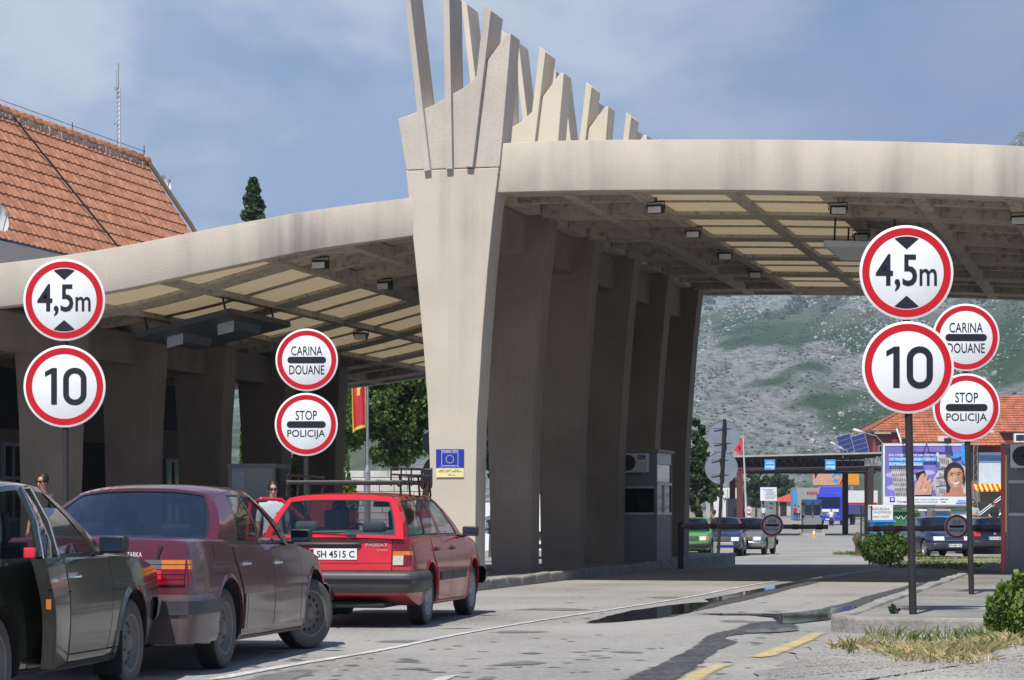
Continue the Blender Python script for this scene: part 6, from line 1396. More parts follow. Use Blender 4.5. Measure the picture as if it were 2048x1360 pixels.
wn = MB().box((hx_(2037), -4.4, hz_(876)), (1.0, .5, .75)).build('dormer', 'sign_white', bh); MB().box((hx_(2037), -4.66, hz_(876)), (.7, .03, .5)).build('pane', 'glass_dark', wn); MB().box((hx_(2037), -4.68, hz_(876)), (.06, .03, .56)).build('glazing_bar', 'lens_red', wn)
MB().tube([(hx_(1793), -4.1, hz_(858)), (hx_(1800), -5.3, hz_(892))], .07, 6).build('verge_board', 'sign_white', bh)
MB().box((hx_(1765), -4.05, hz_(866)), (1.4, .3, .16)).build('fascia_board', 'mortar', bh)
# striped awning
aw = thing('awning', 'red and yellow striped shop awning behind the parked cars', 'awning', V((bh.location.x, Yb-1.6, H(Yb)))); mb = MB(); n = 15
for i in range(n):
    x, w = lerp(hx_(1940), hx_(2014), i/n), (hx_(2014)-hx_(1940))/n; a, b_ = hz_(968), hz_(980)
    mb.add([(x, 1.2, a), (x+w, 1.2, a), (x+w, 0, b_), (x, 0, b_), (x, 0, b_-.15), (x+w, 0, b_-.15)], [(0, 1, 2, 3), (3, 2, 5, 4)], i % 2)
mb.build('canvas', ['sign_red', 'flag_gold'], aw, solid=.01); MB().tube([(hx_(1940), 1.2, hz_(968)), (hx_(1940), 0, hz_(980)), (hx_(1940), 0, 0)], .03, 6).tube([(hx_(2014), 1.2, hz_(968)), (hx_(2014), 0, hz_(980)), (hx_(2014), 0, 0)], .03, 6).build('frame', 'steel', aw)
# billboard
bb_Y = 112.0; bb = thing('billboard', 'large travel billboard with a smiling woman, a phone and a leaning tower', 'billboard', V((at(1852, 0, bb_Y).x, bb_Y, H(bb_Y))), .0)
bw, bhh = 170*bb_Y/F, 124*bb_Y/F; bz = at(0, 951, bb_Y).z-H(bb_Y)
MB().box((0, .12, bz), (bw+.12, .22, bhh+.12)).build('case', 'steel', bb, bevel=.02)
mb = MB()
for sx in (-1, 1): mb.box((sx*(bw/2-.02), -.01, bz), (.07, .04, bhh))
for sz in (-1, 1): mb.box((0, -.0102, bz+sz*(bhh/2-.02)), (bw-.12, .04, .07))
mb.build('rim', 'sign_white', bb)
M['poster_sky'] = mat('poster_violet', (.20, .17, .52), .4, var=.25, vs=.6); M['poster_cloud'] = mat('poster_cloud', (.45, .42, .68), .4, var=.15, vs=1); M['poster_skin'] = mat('poster_skin', (.46, .22, .14), .4, var=.14, vs=4); M['poster_skin2'] = mat('poster_skin_pale', (.58, .34, .24), .4, var=.1, vs=4); M['poster_stone'] = mat('poster_stone', (.50, .47, .47), .4, var=.3, vs=3); M['poster_grey'] = mat('poster_grey', (.14, .13, .15), .4, var=.4, vs=6); M['coral'] = mat('coral', (.66, .18, .15), .4, var=.05); M['logo_blue'] = mat('logo_blue', (.05, .30, .70), .4); M['poster_hair'] = mat('poster_hair', (.03, .02, .022), .4)
def U(x): return (x-1852)*bb_Y/F
def Wz(y): return (951-y)*bb_Y/F+bz
YP = [-.012]
po = MB().box((0, -.004, bz), (bw-.1, .012, bhh-.1)).build('poster', 'poster_sky', bb)
def pp(mb, pts, mi=0):
    YP[0] -= .0007; mb.add([(U(x), YP[0], Wz(y)) for x, y in pts], [tuple(range(len(pts)))], mi)
def pt_layer(name, m, shapes):
    mb = MB()
    for s_ in shapes: pp(mb, s_)
    mb.build(name, m, po, recalc=False)
def el(cx, cy, rx, ry, n=22, rot=0): return [(cx+rx*cos(a)*cos(rot)-ry*sin(a)*sin(rot), cy+rx*cos(a)*sin(rot)+ry*sin(a)*cos(rot)) for a in [2*pi*k/n for k in range(n)]]
pt_layer('cloud', 'poster_cloud', [el(1800, 975, 26, 7), el(1828, 955, 22, 6), el(1852, 945, 18, 5), el(1785, 950, 14, 5), el(1858, 972, 20, 9)])
pt_layer('tower', 'poster_stone', [[(1781, 934), (1815, 930), (1820, 993), (1791, 993)]])
sh = []
for r in range(6):
    y = 936+r*9.6; x0, x1 = 1782+r*1.75, 1815.5+r*.9
    for k in range(9): x = lerp(x0+.8, x1-2.2, k/8); sh.append([(x, y+1.6), (x+.9, y+.4), (x+1.8, y+1.6), (x+1.9, y+6.4), (x+.1, y+6.6)])
pt_layer('tower_arch', 'poster_grey', sh)
pt_layer('palace', 'poster_stone', [[(1872, 903), (1876, 903), (1878, 910), (1900, 908), (1905, 925), (1930, 932), (1932, 992), (1872, 992), (1866, 958), (1874, 945), (1880, 928), (1874, 922)]])
pt_layer('palace_shade', 'poster_grey', [[(1878+i*4.2, 916+j*15+i), (1880.4+i*4.2, 916+j*15+i), (1880.8+i*4.2, 926+j*15+i), (1878.3+i*4.2, 926+j*15+i)] for i in range(5) for j in range(5)] + [[(1872, 938+i*17), (1896, 934+i*17), (1896, 936+i*17), (1872, 940+i*17)] for i in range(3)])
pt_layer('phone', 'ink', [[(1830, 946), (1849, 940), (1853, 957), (1835, 966)]])
pt_layer('hand', 'poster_skin2', [[(1828, 990), (1830, 968), (1838, 956), (1846, 958), (1856, 962), (1864, 975), (1862, 989)], el(1842, 955, 4, 10, 14, .6), el(1849, 959, 4, 11, 14, .5), el(1856, 966, 3.8, 11, 14, .45), el(1861, 974, 3.2, 9, 14, .4)])
pt_layer('finger_shade', 'poster_skin', [[(1845, 962), (1847, 962), (1841, 978), (1839, 978)], [(1852, 967), (1854, 967), (1848, 983), (1846, 983)], [(1858, 973), (1860, 973), (1855, 986), (1853, 986)]])
pt_layer('ring', 'flag_gold', [[(1846, 977), (1852, 979), (1851, 982), (1845, 980)]])
pt_layer('hair', 'poster_hair', [el(1908, 950, 21, 26), [(1889, 950), (1893, 985), (1905, 988), (1904, 950)]])
pt_layer('woman', 'poster_skin', [el(1910, 955, 16, 23), [(1902, 970), (1922, 966), (1928, 992), (1896, 992)], el(1928, 950, 3, 6)])
pt_layer('face_light', 'poster_skin2', [el(1905, 958, 8, 9), el(1908, 940, 9, 5), el(1910, 972, 5, 4)])
pt_layer('hair', 'poster_hair', [[(1893, 946), (1896, 932), (1908, 926), (1921, 930), (1927, 942), (1918, 936), (1904, 936)], [(1926, 940), (1930, 958), (1927, 975), (1924, 956)], [(1900, 947), (1906, 945.5), (1906, 947), (1900, 948.6)], [(1914, 944.5), (1921, 945), (1921, 946.6), (1914, 946)], el(1903, 951, 2.4, 1), el(1917, 949, 2.4, 1), el(1910, 960, 2, .7)])
pt_layer('smile', 'sign_white', [[(1903, 965), (1911, 966), (1919, 962), (1916, 967), (1909, 969.5)]])
pt_layer('top', 'coral', [[(1882, 992), (1890, 987), (1901, 984), (1915, 992)], [(1922, 992), (1930, 986), (1936, 992)]])
def petal(cx, cy, a, l, w): return el(cx+cos(a)*l*.55, cy+sin(a)*l*.55, l*.55, w, 16, a)
pt_layer('propeller', 'logo_blue', [petal(1924, 908, radians(165), 22, 5), petal(1924, 906, radians(280), 17, 5), petal(1924, 908, radians(68), 22, 5.5), petal(1923, 906, radians(20), 10, 6)])
pt_layer('white_strip', 'sign_white', [[(1769, 993), (1935, 993), (1935, 1009.6), (1769, 1009.6)]])
pt_layer('lower_photo', 'coral', [[(1870, 1010), (1934, 1010), (1934, 1012), (1870, 1012)]]); pt_layer('lower_shade', 'poster_grey', [[(1790, 1011.5), (1806, 1010), (1868, 1010), (1868, 1012), (1790, 1012.5)]])
pt_layer('blue_bar', 'logo_blue', [[(1911, 1004.5), (1934, 1004.5), (1934, 1008.5), (1911, 1008.5)]]); pt_layer('app_icon', 'blue', [[(1779, 994.5), (1789, 994.5), (1789, 1004.5), (1779, 1004.5)]]); pt_layer('app_icon_dot', 'sign_white', [el(1784, 999, 3, 3)])
def ptext(name, m, lines):
    mb = MB()
    for s_, cx, cy, w, h in lines: YP[0] -= .0007; text(mb, s_, w*bb_Y/F, h*bb_Y/F, (U(cx), Wz(cy)), YP[0], bold=.02)
    mb.build(name, m, po, recalc=False)
pt_layer('text_block', 'logo_blue', [[(1777, 914.5), (1872, 914.5), (1872, 923), (1777, 923)], [(1777, 924), (1846, 924), (1846, 932), (1777, 932)]])
ptext('headline', 'sign_white', [('DA UVIJEK ZNAŠ NA ČEMU SI', 1826, 910, 98, 6.8), ('UZ NAJPOVOLJNIJU CIJENU', 1824, 919, 93, 6), ('ROMINGA OD SADA', 1811, 928, 66, 6)])
ptext('small_print', 'ink', [('TravelSurf', 1806, 1003.5, 26, 3.4), ('Internet u romingu po cijeni od', 1848, 999, 52, 2.4), ('0,60€/mjes', 1887, 998.5, 18, 3), ('za Internet zone i susjedne zemlje', 1850, 1004, 50, 2.4), ('TuGe', 1886, 1003.5, 10, 3)]); ptext('telecom_name', 'poster_sky', [('telenor', 1923, 1001, 18, 4)])
mb = MB()
for px in (1800, 1852, 1905): mb.box((U(px), .25, bz/2-bhh/4), (.16, .16, bz-bhh/2+.2))
mb.build('leg', 'steel', bb)
mb = MB(); mb.tube([(U(1806), -.3, Wz(884)), (U(1895), -.3, Wz(884))], .03, 6); mb.tube([(U(1806), 0, Wz(888)), (U(1806), -.3, Wz(884))], .025, 5).tube([(U(1895), 0, Wz(888)), (U(1895), -.3, Wz(884))], .025, 5)
for px in (1808, 1893): mb.box((U(px), -.32, Wz(882)), (.30, .22, .24))
mb.build('lamp_bar', 'black', bb, bevel=.01)
MB().tube([(U(1853), -.05, Wz(886)), (U(1846), -.06, Wz(905)), (U(1835), -.06, Wz(925)), (U(1822), -.06, Wz(932))], .012, 4).tube([(U(1853), -.05, Wz(886)), (U(1858), -.06, Wz(903)), (U(1868), -.06, Wz(922)), (U(1876), -.06, Wz(934))], .012, 4).build('cable', 'ink', bb)
MB().lathe([(0, .0), (.09, .0), (.11, -.08), (.09, -.16), (0, -.17)], 14, 0, Mx.Translation((U(1764), 0, Wz(1013)))).build('red_lamp', 'lens_red', bb, smooth=50)
# second billboard seen under the far gate
Y2 = 330.0; b2 = thing('billboard', 'far billboard with hands and orange panel seen under the far gate', 'billboard', V((at(1672, 0, Y2).x, Y2, H(Y2)))); 
def U2(x): return (x-1672)*Y2/F
def W2(y): return EYE+(HY-y)*Y2/F-H(Y2)
MB().box((0, .1, (W2(925)+W2(970))/2), (92*Y2/F, .3, W2(925)-W2(970))).build('poster', M['poster_skin2'], b2)
M['orange'] = mat('poster_orange', (.70, .30, .03), .4); mb = MB(); k = [0]
def p2(pts, mi): k[0] += .004; mb.add([(U2(x), -.06-k[0], W2(y)) for x, y in pts], [tuple(range(len(pts)))], mi)
p2([(1655, 925), (1690, 925), (1684, 952), (1672, 968), (1662, 958), (1668, 945)], 0); p2([(1684, 925), (1718, 925), (1718, 969), (1672, 969), (1682, 952)], 1); p2([(1678, 969), (1686, 952), (1690, 925), (1693, 925), (1690, 950), (1682, 969)], 3); p2(el(1674, 955, 6, 4), 2); p2(el(1660, 958, 8, 5), 2); p2([(1627, 938), (1640, 938), (1634, 950), (1630, 958)], 4)
mb.build('picture', ['logo_blue', 'orange', 'poster_skin2', 'sign_red', 'poster_hair'], b2, recalc=False); mb = MB()
for px in (1640, 1704): mb.box((U2(px), .2, W2(970)/2), (.3, .3, W2(970)))
mb.build('leg', 'steel', b2)
# border sign, kiosks
bs_ = thing('border_sign', 'white two legged sign reading REPUBLIKA E SHQIPERISE HANI I HOTIT', 'sign', V((at(1761, 0, 104).x, 104, H(104)))); k4 = 104/F; z0 = EYE+(HY-1026)*k4-H(104)
MB().box((0, 0, z0), (50*k4, .05, 32*k4)).build('sign_panel', 'plate', bs_, bevel=.01); mb = MB()
text(mb, 'REPUBLIKA', 34*k4, 5.2*k4, (.02, z0+8*k4), -.027); text(mb, 'E SHQIPERISE', 40*k4, 5.2*k4, (.02, z0+1*k4), -.027); text(mb, 'HANI I HOTIT', 33*k4, 4.6*k4, (.02, z0-7.5*k4), -.027); mb.build('lettering', 'ink', bs_, recalc=False)
MB().box((-.4, .05, z0/2), (.06, .05, z0)).box((.4, .05, z0/2), (.06, .05, z0)).build('leg', 'steel', bs_)
def kio(name, label, px0, px1, y0, Y, m, roofm, cat, band=None):
    w = (px1-px0)*Y/F; b = V((at((px0+px1)/2, 0, Y).x, Y, H(Y))); h = EYE+(HY-y0)*Y/F-H(Y); t = thing(name, label, cat, b)
    MB().box((0, .6, h/2), (w, 1.2, h)).build('body', m, t, bevel=.02); MB().box((0, .55, h+.04), (w+.12, 1.4, .08)).build('roof', roofm, t)
    if band: MB().box((0, -.012, h*.78), (w*.96, .03, h*.3)).build('band', band, t); MB().box((0, -.03, h*.45), (w*.8, .04, h*.25)).build('hatch', 'alu', t)
    return t
M['kiosk_green'] = mat('kiosk_green', (.03, .16, .06), .5); M['fence_green'] = mat('fence_green', (.018, .035, .028), .5) 
kg = kio('kiosk', 'dark green kiosk with pale lettering behind the border sign', 1782, 1832, 1024, 108, 'kiosk_green', 'kiosk_green', 'kiosk')
mb = MB(); zk = EYE+(HY-1036)*108/F-H(108)
for k in range(3): mb.tube([(-.38+.26*k+.3*t, -.02, zk+.07*sin(t*9+k)+.05*t) for t in [i/12 for i in range(13)]], .022, 5)
mb.build('script_mark', 'plate', kg)
kio('blue_box', 'bright blue storage box behind the roadside bush', 1748, 1788, 1044, 98, 'logo_blue', 'logo_blue', 'box')
kio('cooler_cabinet', 'white drinks cabinet beside the palm like plant', 1838, 1850, 1022, 109, 'sign_white', 'sign_white', 'cabinet'); kio('cooler_cabinet', 'grey drinks cabinet behind the blue saloon roof', 1872, 1898, 1022, 110, 'wall_grey', 'wall_grey', 'cabinet', 'logo_blue'); kio('kiosk', 'white and blue kiosk behind the parked cars', 1902, 1940, 1020, 112, 'pale_wall', 'kiosk_green', 'kiosk', 'sign_white'); kio('small_cabinet', 'grey white cabinet behind the leafy roadside plant', 1790, 1818, 1070, 97, 'wall_grey', 'booth', 'cabinet', 'sign_white')
ga = thing('stair', 'dark open stair and railing behind the men by the cars', 'stair', V((at(1978, 0, 118).x, 118, H(118)))); mb = MB(); k5 = 118/F
for i in range(12): mb.box((lerp(-.9, .8, i/11), 0, lerp(.6, 1.9, i/11)), (.26, .8, .05))
for y in (-.4, .4): mb.tube([(-.95, y, 1.2), (.85, y, 2.6)], .025, 5).tube([(-.95, y, .5), (.85, y, 1.9)], .04, 5)
mb.tube([(.85, -.4, 0), (.85, -.4, 2.6)], .03, 5).tube([(-.95, -.4, 0), (-.95, -.4, 1.2)], .03, 5); mb.build('steps', 'steel', ga)
sp_ = thing('lattice_pole', 'thin grey lattice pole right of the billboard', 'pole', V((at(1951, 0, 111).x, 111, H(111)))); mb = MB(); hh = EYE+(HY-868)*111/F-H(111)
for s_ in (-.08, .08): mb.tube([(s_, 0, 0), (s_, 0, hh)], .016, 5)
for i in range(24): mb.tube([(-.08 if i % 2 else .08, 0, hh*i/24), (.08 if i % 2 else -.08, 0, hh*(i+1)/24)], .008, 4)
mb.build('lattice', 'steel', sp_); MB().tube([(.1, 0, hh*.98), (.25, 0, hh*1.02), (.6, -.1, hh*1.03)], .02, 5).box((.62, -.1, hh*1.02), (.34, .2, .1)).build('lamp_head', 'ac', sp_, bevel=.02)
fe = thing('wire_fence', 'dark green wire fence panel at the left of the roadside bush', 'fence', V((at(1722, 0, 100).x, 100, H(100)))); mb = MB(); h5 = 1.9
for i in range(2): mb.tube([(i*.42, 0, 0), (i*.42, 0, h5)], .035, 6)
for z in (.1, .7, 1.3, 1.85): mb.tube([(0, 0, z), (.42, 0, z)], .015, 4)
for i in range(14): mb.tube([(i*.03, 0, .1), (i*.03, 0, h5)], .007, 3)
mb.build('mesh', 'fence_green', fe)

# ------------------------------------------------------------------ far border gate
Yg = 185.0; kg_ = Yg/F; fg = thing('far_gate', 'far steel gate with dark truss roof and red brown columns across the road', 'border gate', V((at(1600, 0, Yg).x, Yg, H(Yg)))); 
def gx(px): return (px-1600)*kg_
def gzz(py): return EYE+(HY-py)*kg_-H(Yg)
M['truss'] = mat('dark_truss', (.035, .022, .022), .7, var=.2); M['redbrown'] = mat('red_brown_steel', (.12, .025, .03), .6, var=.15)
mb = MB(); sl = (gzz(904)-gzz(913))/(gx(1765)-gx(1405))
def gtop(x): return gzz(913)+(x-gx(1405))*sl
xa_, xb_ = gx(1392), gx(1775)
mb.add([(xa_, 0, gtop(xa_)-.22), (xb_, 0, gtop(xb_)-.22), (xb_, 12, gtop(xb_)-.22), (xa_, 12, gtop(xa_)-.22), (xa_, 0, gtop(xa_)-.12), (xb_, 0, gtop(xb_)-.12), (xb_, 12, gtop(xb_)-.12), (xa_, 12, gtop(xa_)-.12)], [(3, 2, 1, 0), (4, 5, 6, 7), (0, 1, 5, 4), (1, 2, 6, 5), (2, 3, 7, 6), (3, 0, 4, 7)])
mb.build('roof', 'truss', fg); MB().add([(xa_, -.08, gtop(xa_)-.12), (xb_, -.08, gtop(xb_)-.12), (xb_, -.08, gtop(xb_)), (xa_, -.08, gtop(xa_)), (xa_, 12, gtop(xa_)), (xb_, 12, gtop(xb_))], [(0, 1, 2, 3), (3, 2, 5, 4)]).build('roof_edge', 'concrete', fg, solid=.03)
for yy_ in (0.1, 6, 11.8):
    mb = MB(); n = 24
    for i in range(n):
        x, x2 = lerp(xa_, xb_, i/n), lerp(xa_, xb_, (i+1)/n); mb.tube([(x, yy_, gtop(x)-.25), ((x+x2)/2, yy_, gtop(x)-1.05), (x2, yy_, gtop(x2)-.25)], .03, 5)
    mb.tube([(xa_, yy_, gtop(xa_)-1.05), (xb_, yy_, gtop(xb_)-1.05)], .05, 5); mb.tube([(xa_, yy_, gtop(xa_)-.27), (xb_, yy_, gtop(xb_)-.27)], .05, 5); mb.build('truss', 'truss', fg)
MB().box(((xa_+xb_)/2, 12.1, (gtop(xa_)+gtop(xb_))/2-.68), (xb_-xa_, .1, .9)).build('shade_panel', 'truss', fg); MB().box(((gx(1440)+xb_)/2, 6.2, gzz(938)), (xb_-gx(1440), .3, .52)).box(((gx(1440)+xb_)/2, .35, gzz(939)), (xb_-gx(1440), .25, .36)).build('edge_beam', 'truss', fg)  # dark panel added behind the trusses to stand for the shade there
for px, y in ((1480, .3), (1742, .3), (1484, 8), (1758, 6), (1730, 11)): MB().box((gx(px), y, gzz(935)/2), (.42, .42, gzz(935))).build('column', 'redbrown' if px < 1600 or px == 1758 else 'truss', fg)
for px, lab in ((1539, 'left of the two blue HYRJE lane signs on the far gate truss'), (1660, 'right of the two blue HYRJE lane signs on the far gate truss')):
    hs = thing('lane_sign', lab, 'lane sign', fg.location + V((gx(px), -.2, gzz(929.5))), 0, 'blue lane signs on the far gate'); MB().box((0, 0, 0), (.78, .08, .78)).build('sign_panel', M['logo_blue'], hs); mb = MB(); text(mb, 'HYRJE', .68, .24, (0, -.20), -.043, bold=.04); mb.box((0, -.0415, .10), (.62, .003, .04)); mb.box((0, -.0415, .2), (.5, .003, .04)); mb.build('lettering', 'sign_white', hs, recalc=False)
sp2 = thing('solar_panel', 'left of the two tilted blue solar panels on the far gate roof', 'solar panel', fg.location + V((gx(1706), 3, gtop(gx(1706)))), 0, 'solar panels on the far gate'); M['solar'] = mat('solar_cell', (.02, .04, .22), .15, var=.1, coat=.5)
Tp = Mx.Rotation(-.28, 4, 'Y') @ Mx.Rotation(.25, 4, 'X'); mb = MB(); mb.box((0, 0, .75), (1.1, .05, 1.5), 0, Tp); mb.build('frame', 'alu', sp2); mb = MB()
for r in range(4): mb.box((0, -.028, .2+r*.365), (1.02, .01, .33), 0, Tp)
mb.build('cell', 'solar', sp2); MB().tube([(0, .3, 0), (0, .05, .8)], .03, 5).build('prop', 'steel', sp2)
dup(sp2, fg.location + V((gx(1736), 3, gtop(gx(1736)))), 0, 'right of the two tilted blue solar panels on the far gate roof')
def lamp(label, a, b_, c, Y, r=.05, hs=1.0):
    P_ = [at(*q, Y) for q in (a, b_, c)]; t = thing('street_lamp', label, 'street lamp', P_[0]); Q = [q-P_[0] for q in P_]
    MB().tube([Q[0]+V((0, 0, -.6)), Q[0], Q[1].lerp(Q[0], .35)+V((.05, 0, .1)), Q[1], Q[2]], r, 7).build('arm', 'steel', t, smooth=60); d = (Q[2]-Q[1]).normalized()
    MB().tube([Q[2]-d*.1*hs, Q[2]+d*.25*hs, Q[2]+d*.75*hs, Q[2]+d*.9*hs], [.06*hs, .14*hs, .15*hs, .05*hs], 10).build('lamp_head', 'ac', t, smooth=60)
lamp('larger street lamp with curved arm above the solar panels', (1765, 886), (1742, 869), (1724, 864), 140, .028, .6); lamp('small street lamp head left of the solar panels', (1686, 900), (1680, 894), (1672, 890), 185, .03, .55); lamp('lowest small street lamp head at the edge of the far gate roof', (1696, 906), (1690, 900), (1686, 898), 186, .03, .5)
# things near and behind the far gate
def tpos(px, Y): return V((at(px, 0, Y).x, Y, H(Y)))
fb = thing('booth', 'grey booth in the middle of the road under the far gate', 'booth', tpos(1625, 187)); hb = EYE+(HY-999)*187/F-H(187)
MB().box((0, .6, hb*.28), (1.38, 1.2, hb*.56)).box((0, .6, hb-.2), (1.38, 1.2, .4)).box((-.64, .6, hb*.7), (.1, 1.2, hb*.4)).box((.64, .6, hb*.7), (.1, 1.2, hb*.4)).box((0, .05, hb*.7), (.08, .1, hb*.4)).build('frame', 'booth', fb); MB().box((0, .05, hb*.7), (1.2, .03, hb*.36)).build('front_window', 'glass_dark', fb); MB().box((-.28, -.015, hb-.2), (.42, .03, .3)).box((.28, -.015, hb-.2), (.42, .03, .3)).build('blue_notice', 'logo_blue', fb); MB().box((0, .4, .08), (1.7, 2.2, .25)).build('plinth', 'concrete', fb)
fb2 = thing('booth', 'grey booth beside the left column of the far gate', 'booth', tpos(1478, 192)); MB().box((0, .8, 1.35), (1.75, 1.6, 2.7)).build('body', 'booth', fb2, bevel=.02); MB().box((.1, -.01, 1.6), (1.0, .04, .9)).build('front_window', 'glass_dark', fb2); MB().box((0, .8, 2.75), (1.9, 1.8, .1)).build('roof', 'booth', fb2)
cn = thing('traffic_cone', 'orange and white traffic cone in front of the far booth', 'traffic cone', gpt(1628, 1075)); MB().box((0, 0, .02), (.38, .38, .04)).lathe([(.15, .04), (.10, .26)], 18).lathe([(.06, .46), (.03, .66), (0, .67)], 18).build('cone', 'orange', cn, smooth=40); MB().lathe([(.101, .26), (.061, .46)], 18).build('white_band', 'sign_white', cn, smooth=60)
# red and white round signs at the far gate
for (px, y1, y2, rr, Y, lab) in ((1497, 1020, 1038, 8, 150, 'tiny pair of round customs signs under the red flag'),): 
    signpost(lab, [(px, y1, rr, .78, c_two('DOGANA', 'DOUANE', 1.0, 1.1, .22)), (px+.7, y2, rr, .78, c_two('STOP', 'POLICIA', .7, 1.1, .22))], ((px, 1062), (px, 1012)), Y, 0, .03)
af = tpos(1487.5, 172); fl2 = thing('flag_pole', 'pale flag pole with a red flag left of the far gate', 'flag pole', af); h6 = EYE+(HY-869)*172/F-H(172); q6 = (1493-1486)*172/F
MB().tube([(q6, 0, 0), (-.05, 0, h6)], [.09, .04], 8).build('pole', 'stone', fl2, smooth=50)
mb = MB(); vs = [(0, 0, 0), (-.06, 0, -1.3), (-.55, .05, -1.0), (-.58, .05, -.85), (-.32, .03, -.42)]; mb.add(vs, [(0, 1, 2, 3, 4)]).add([(-.22, -.03, -.62), (-.30, -.03, -.72), (-.26, -.03, -.92), (-.17, -.03, -.86)], [(0, 1, 2, 3)], 1); tag(mb.build('flag', ['flag_red', 'ink'], None, loc=af+V((-.06, 0, h6-.15)), solid=.01), 'red flag with black emblem hanging on the pale pole at the far gate', 'flag')
nb = thing('notice_board', 'white notice board on two thin legs beyond the far gate', 'notice board', tpos(1537, 268)); k7 = 268/F; z7 = EYE+(HY-988)*k7-H(268)
MB().box((0, 0, z7), (33*k7, .08, 27*k7)).build('sign_panel', 'sign_white', nb); mb = MB()
for r in range(8): mb.box((random.uniform(-.05, .25), -.045, z7+(9-r*2.6)*k7), (random.uniform(14, 24)*k7, .01, .8*k7))
mb.build('lettering', 'poster_grey', nb); MB().box((-.75, .05, z7/2), (.08, .06, z7)).box((.75, .05, z7/2), (.08, .06, z7)).build('leg', 'steel', nb)
sh_ = thing('shed', 'small pale shed with a bright red roof beyond the far gate', 'shed', tpos(1588, 350)); M['red_roof'] = mat('red_sheet_roof', (.50, .06, .04), .6, var=.1)
zr_ = lambda y: EYE+(HY-y)*350/F-H(350)
MB().box((0, 2.5, zr_(1002)/2), (4.2, 5, zr_(1002))).build('wall', 'stone', sh_); MB().add([(-3.2, -.4, zr_(1003)), (2.4, -.4, zr_(1003)), (2.4, 5.4, zr_(1003)), (-3.2, 5.4, zr_(1003)), (1.2, 2.5, zr_(980)), (2.4, 2.5, zr_(980))], [(0, 1, 5, 4), (2, 3, 4, 5), (3, 0, 4), (1, 2, 5)]).build('roof', 'red_roof', sh_); MB().box((-2.4, 0, zr_(1002)/2), (.2, .2, zr_(1002))).build('post', 'truss', sh_); MB().box((-1.5, -.02, .95), (.9, .1, 1.9)).build('door', 'under', sh_)
# lorries
def lorry(label, px, Y, m, hd, w=2.5, trailer=None, tl=8):
    t = thing('lorry', label, 'lorry', tpos(px, Y), hd); z = .0
    pr = [(0, .45), (-.02, 1.5), (.22, 2.75), (.45, 2.95), (2.1, 2.95), (2.1, .45)]
    T = Mx.Rotation(pi/2, 4, 'Z') @ Mx.Translation((0, -w/2, 0)); MB().prism(pr, w, 0, T).build('cab', m, t, bevel=.06)
    MB().prism([(.5, 2.97), (1.0, 3.55), (2.1, 3.7), (2.1, 2.97)], w-.2, 0, Mx.Rotation(pi/2, 4, 'Z') @ Mx.Translation((0, -w/2+.1, 0))).build('roof_deflector', m, t, bevel=.05)
    MB().add([(-w/2+.14, -.03, 1.62), (w/2-.14, -.03, 1.62), (w/2-.2, .19, 2.62), (-w/2+.2, .19, 2.62)], [(0, 1, 2, 3)]).build('windscreen', 'glass_dark', t, solid=.03)
    for s_ in (-1, 1):
        MB().box((s_*(w/2+.012), .95, 2.1), (.02, .8, .75)).build('side_window', 'glass_dark', t); MB().box((s_*(w/2+.16), .2, 2.1), (.2, .16, .6)).build('mirror', 'black', t); MB().box((s_*.9, -.05, .72), (.42, .06, .24)).build('headlight', 'lens_clear', t)
        for y in (1.1, 4.4): MB().lathe([(0, .16), (.25, .16), (.3, .12), (.48, .14), (.5, .1), (.5, -.14), (0, -.14)], 24, 0, Mx.Translation((s_*(w/2-.2), y, .5)) @ Mx.Rotation(s_*pi/2, 4, 'Y')).build('wheel', 'rubber', t, smooth=40)
    MB().box((0, -.03, 1.38), (2.0, .04, .24)).build('name_board', 'plate', t); MB().box((0, -.06, .62), (w, .14, .42)).build('bumper', m, t, bevel=.03); mb = MB()
    for k in range(4): mb.box((0, -.04, .92+k*.1), (1.6, .03, .04))
    mb.lathe([(.13, .02), (.16, .02)], 20, 0, TR((0, -.05, 1.08)) @ Mx.Rotation(pi/2, 4, 'X'))
    for a in (pi/2, pi/2+2.09, pi/2+4.19): mb.box((.07*cos(a), -.07, 1.08+.07*sin(a)), (.02+.1*abs(cos(a)), .01, .02+.1*abs(sin(a))))
    mb.build('grille', 'chrome', t); MB().box((0, -.14, .55), (.5, .02, .12)).build('number_plate', 'plate', t); MB().box((0, 4.3, .8), (.9, 5, .3)).build('chassis', 'under', t)
    if trailer: MB().box((0, 2.7+tl/2, 2.25), (w, tl, 2.6)).build('load_box', trailer, t, bevel=.03)
    else: MB().box((0, 5, 1.5), (w, 5.2, .9)).build('load_bed', m, t, bevel=.03)
    return t
M['blue_paint'] = mat('lorry_blue', (.025, .035, .40), .3, var=.08, coat=.4); M['white_panel'] = mat('white_panel', (.66, .66, .64), .5, var=.05); M['grey_panel'] = mat('grey_panel', (.30, .31, .30), .6, var=.08)
lo_ = lorry('blue lorry facing the camera to the right of the far booth', 1657, 258, 'blue_paint', radians(-24)); lo_.scale = (1.1, 1.1, 1.1)
wl = thing('lorry_trailer', 'white box trailer seen from behind left of the far gate', 'trailer', tpos(1455, 215)); MB().box((0, 4, 2.35), (2.45, 8, 2.7)).build('load_box', 'white_panel', wl, bevel=.03); MB().box((0, -.02, 2.35), (.05, .04, 2.6)).box((-.45, -.03, 2.35), (.04, .05, 2.5)).box((.45, -.03, 2.35), (.04, .05, 2.5)).build('door_rod', 'steel', wl); MB().box((0, 4, .75), (2.3, 8, .3)).build('chassis', 'under', wl); MB().box((.95, -.03, 1.35), (.3, .04, .5)).build('warning_board', 'orange', wl)
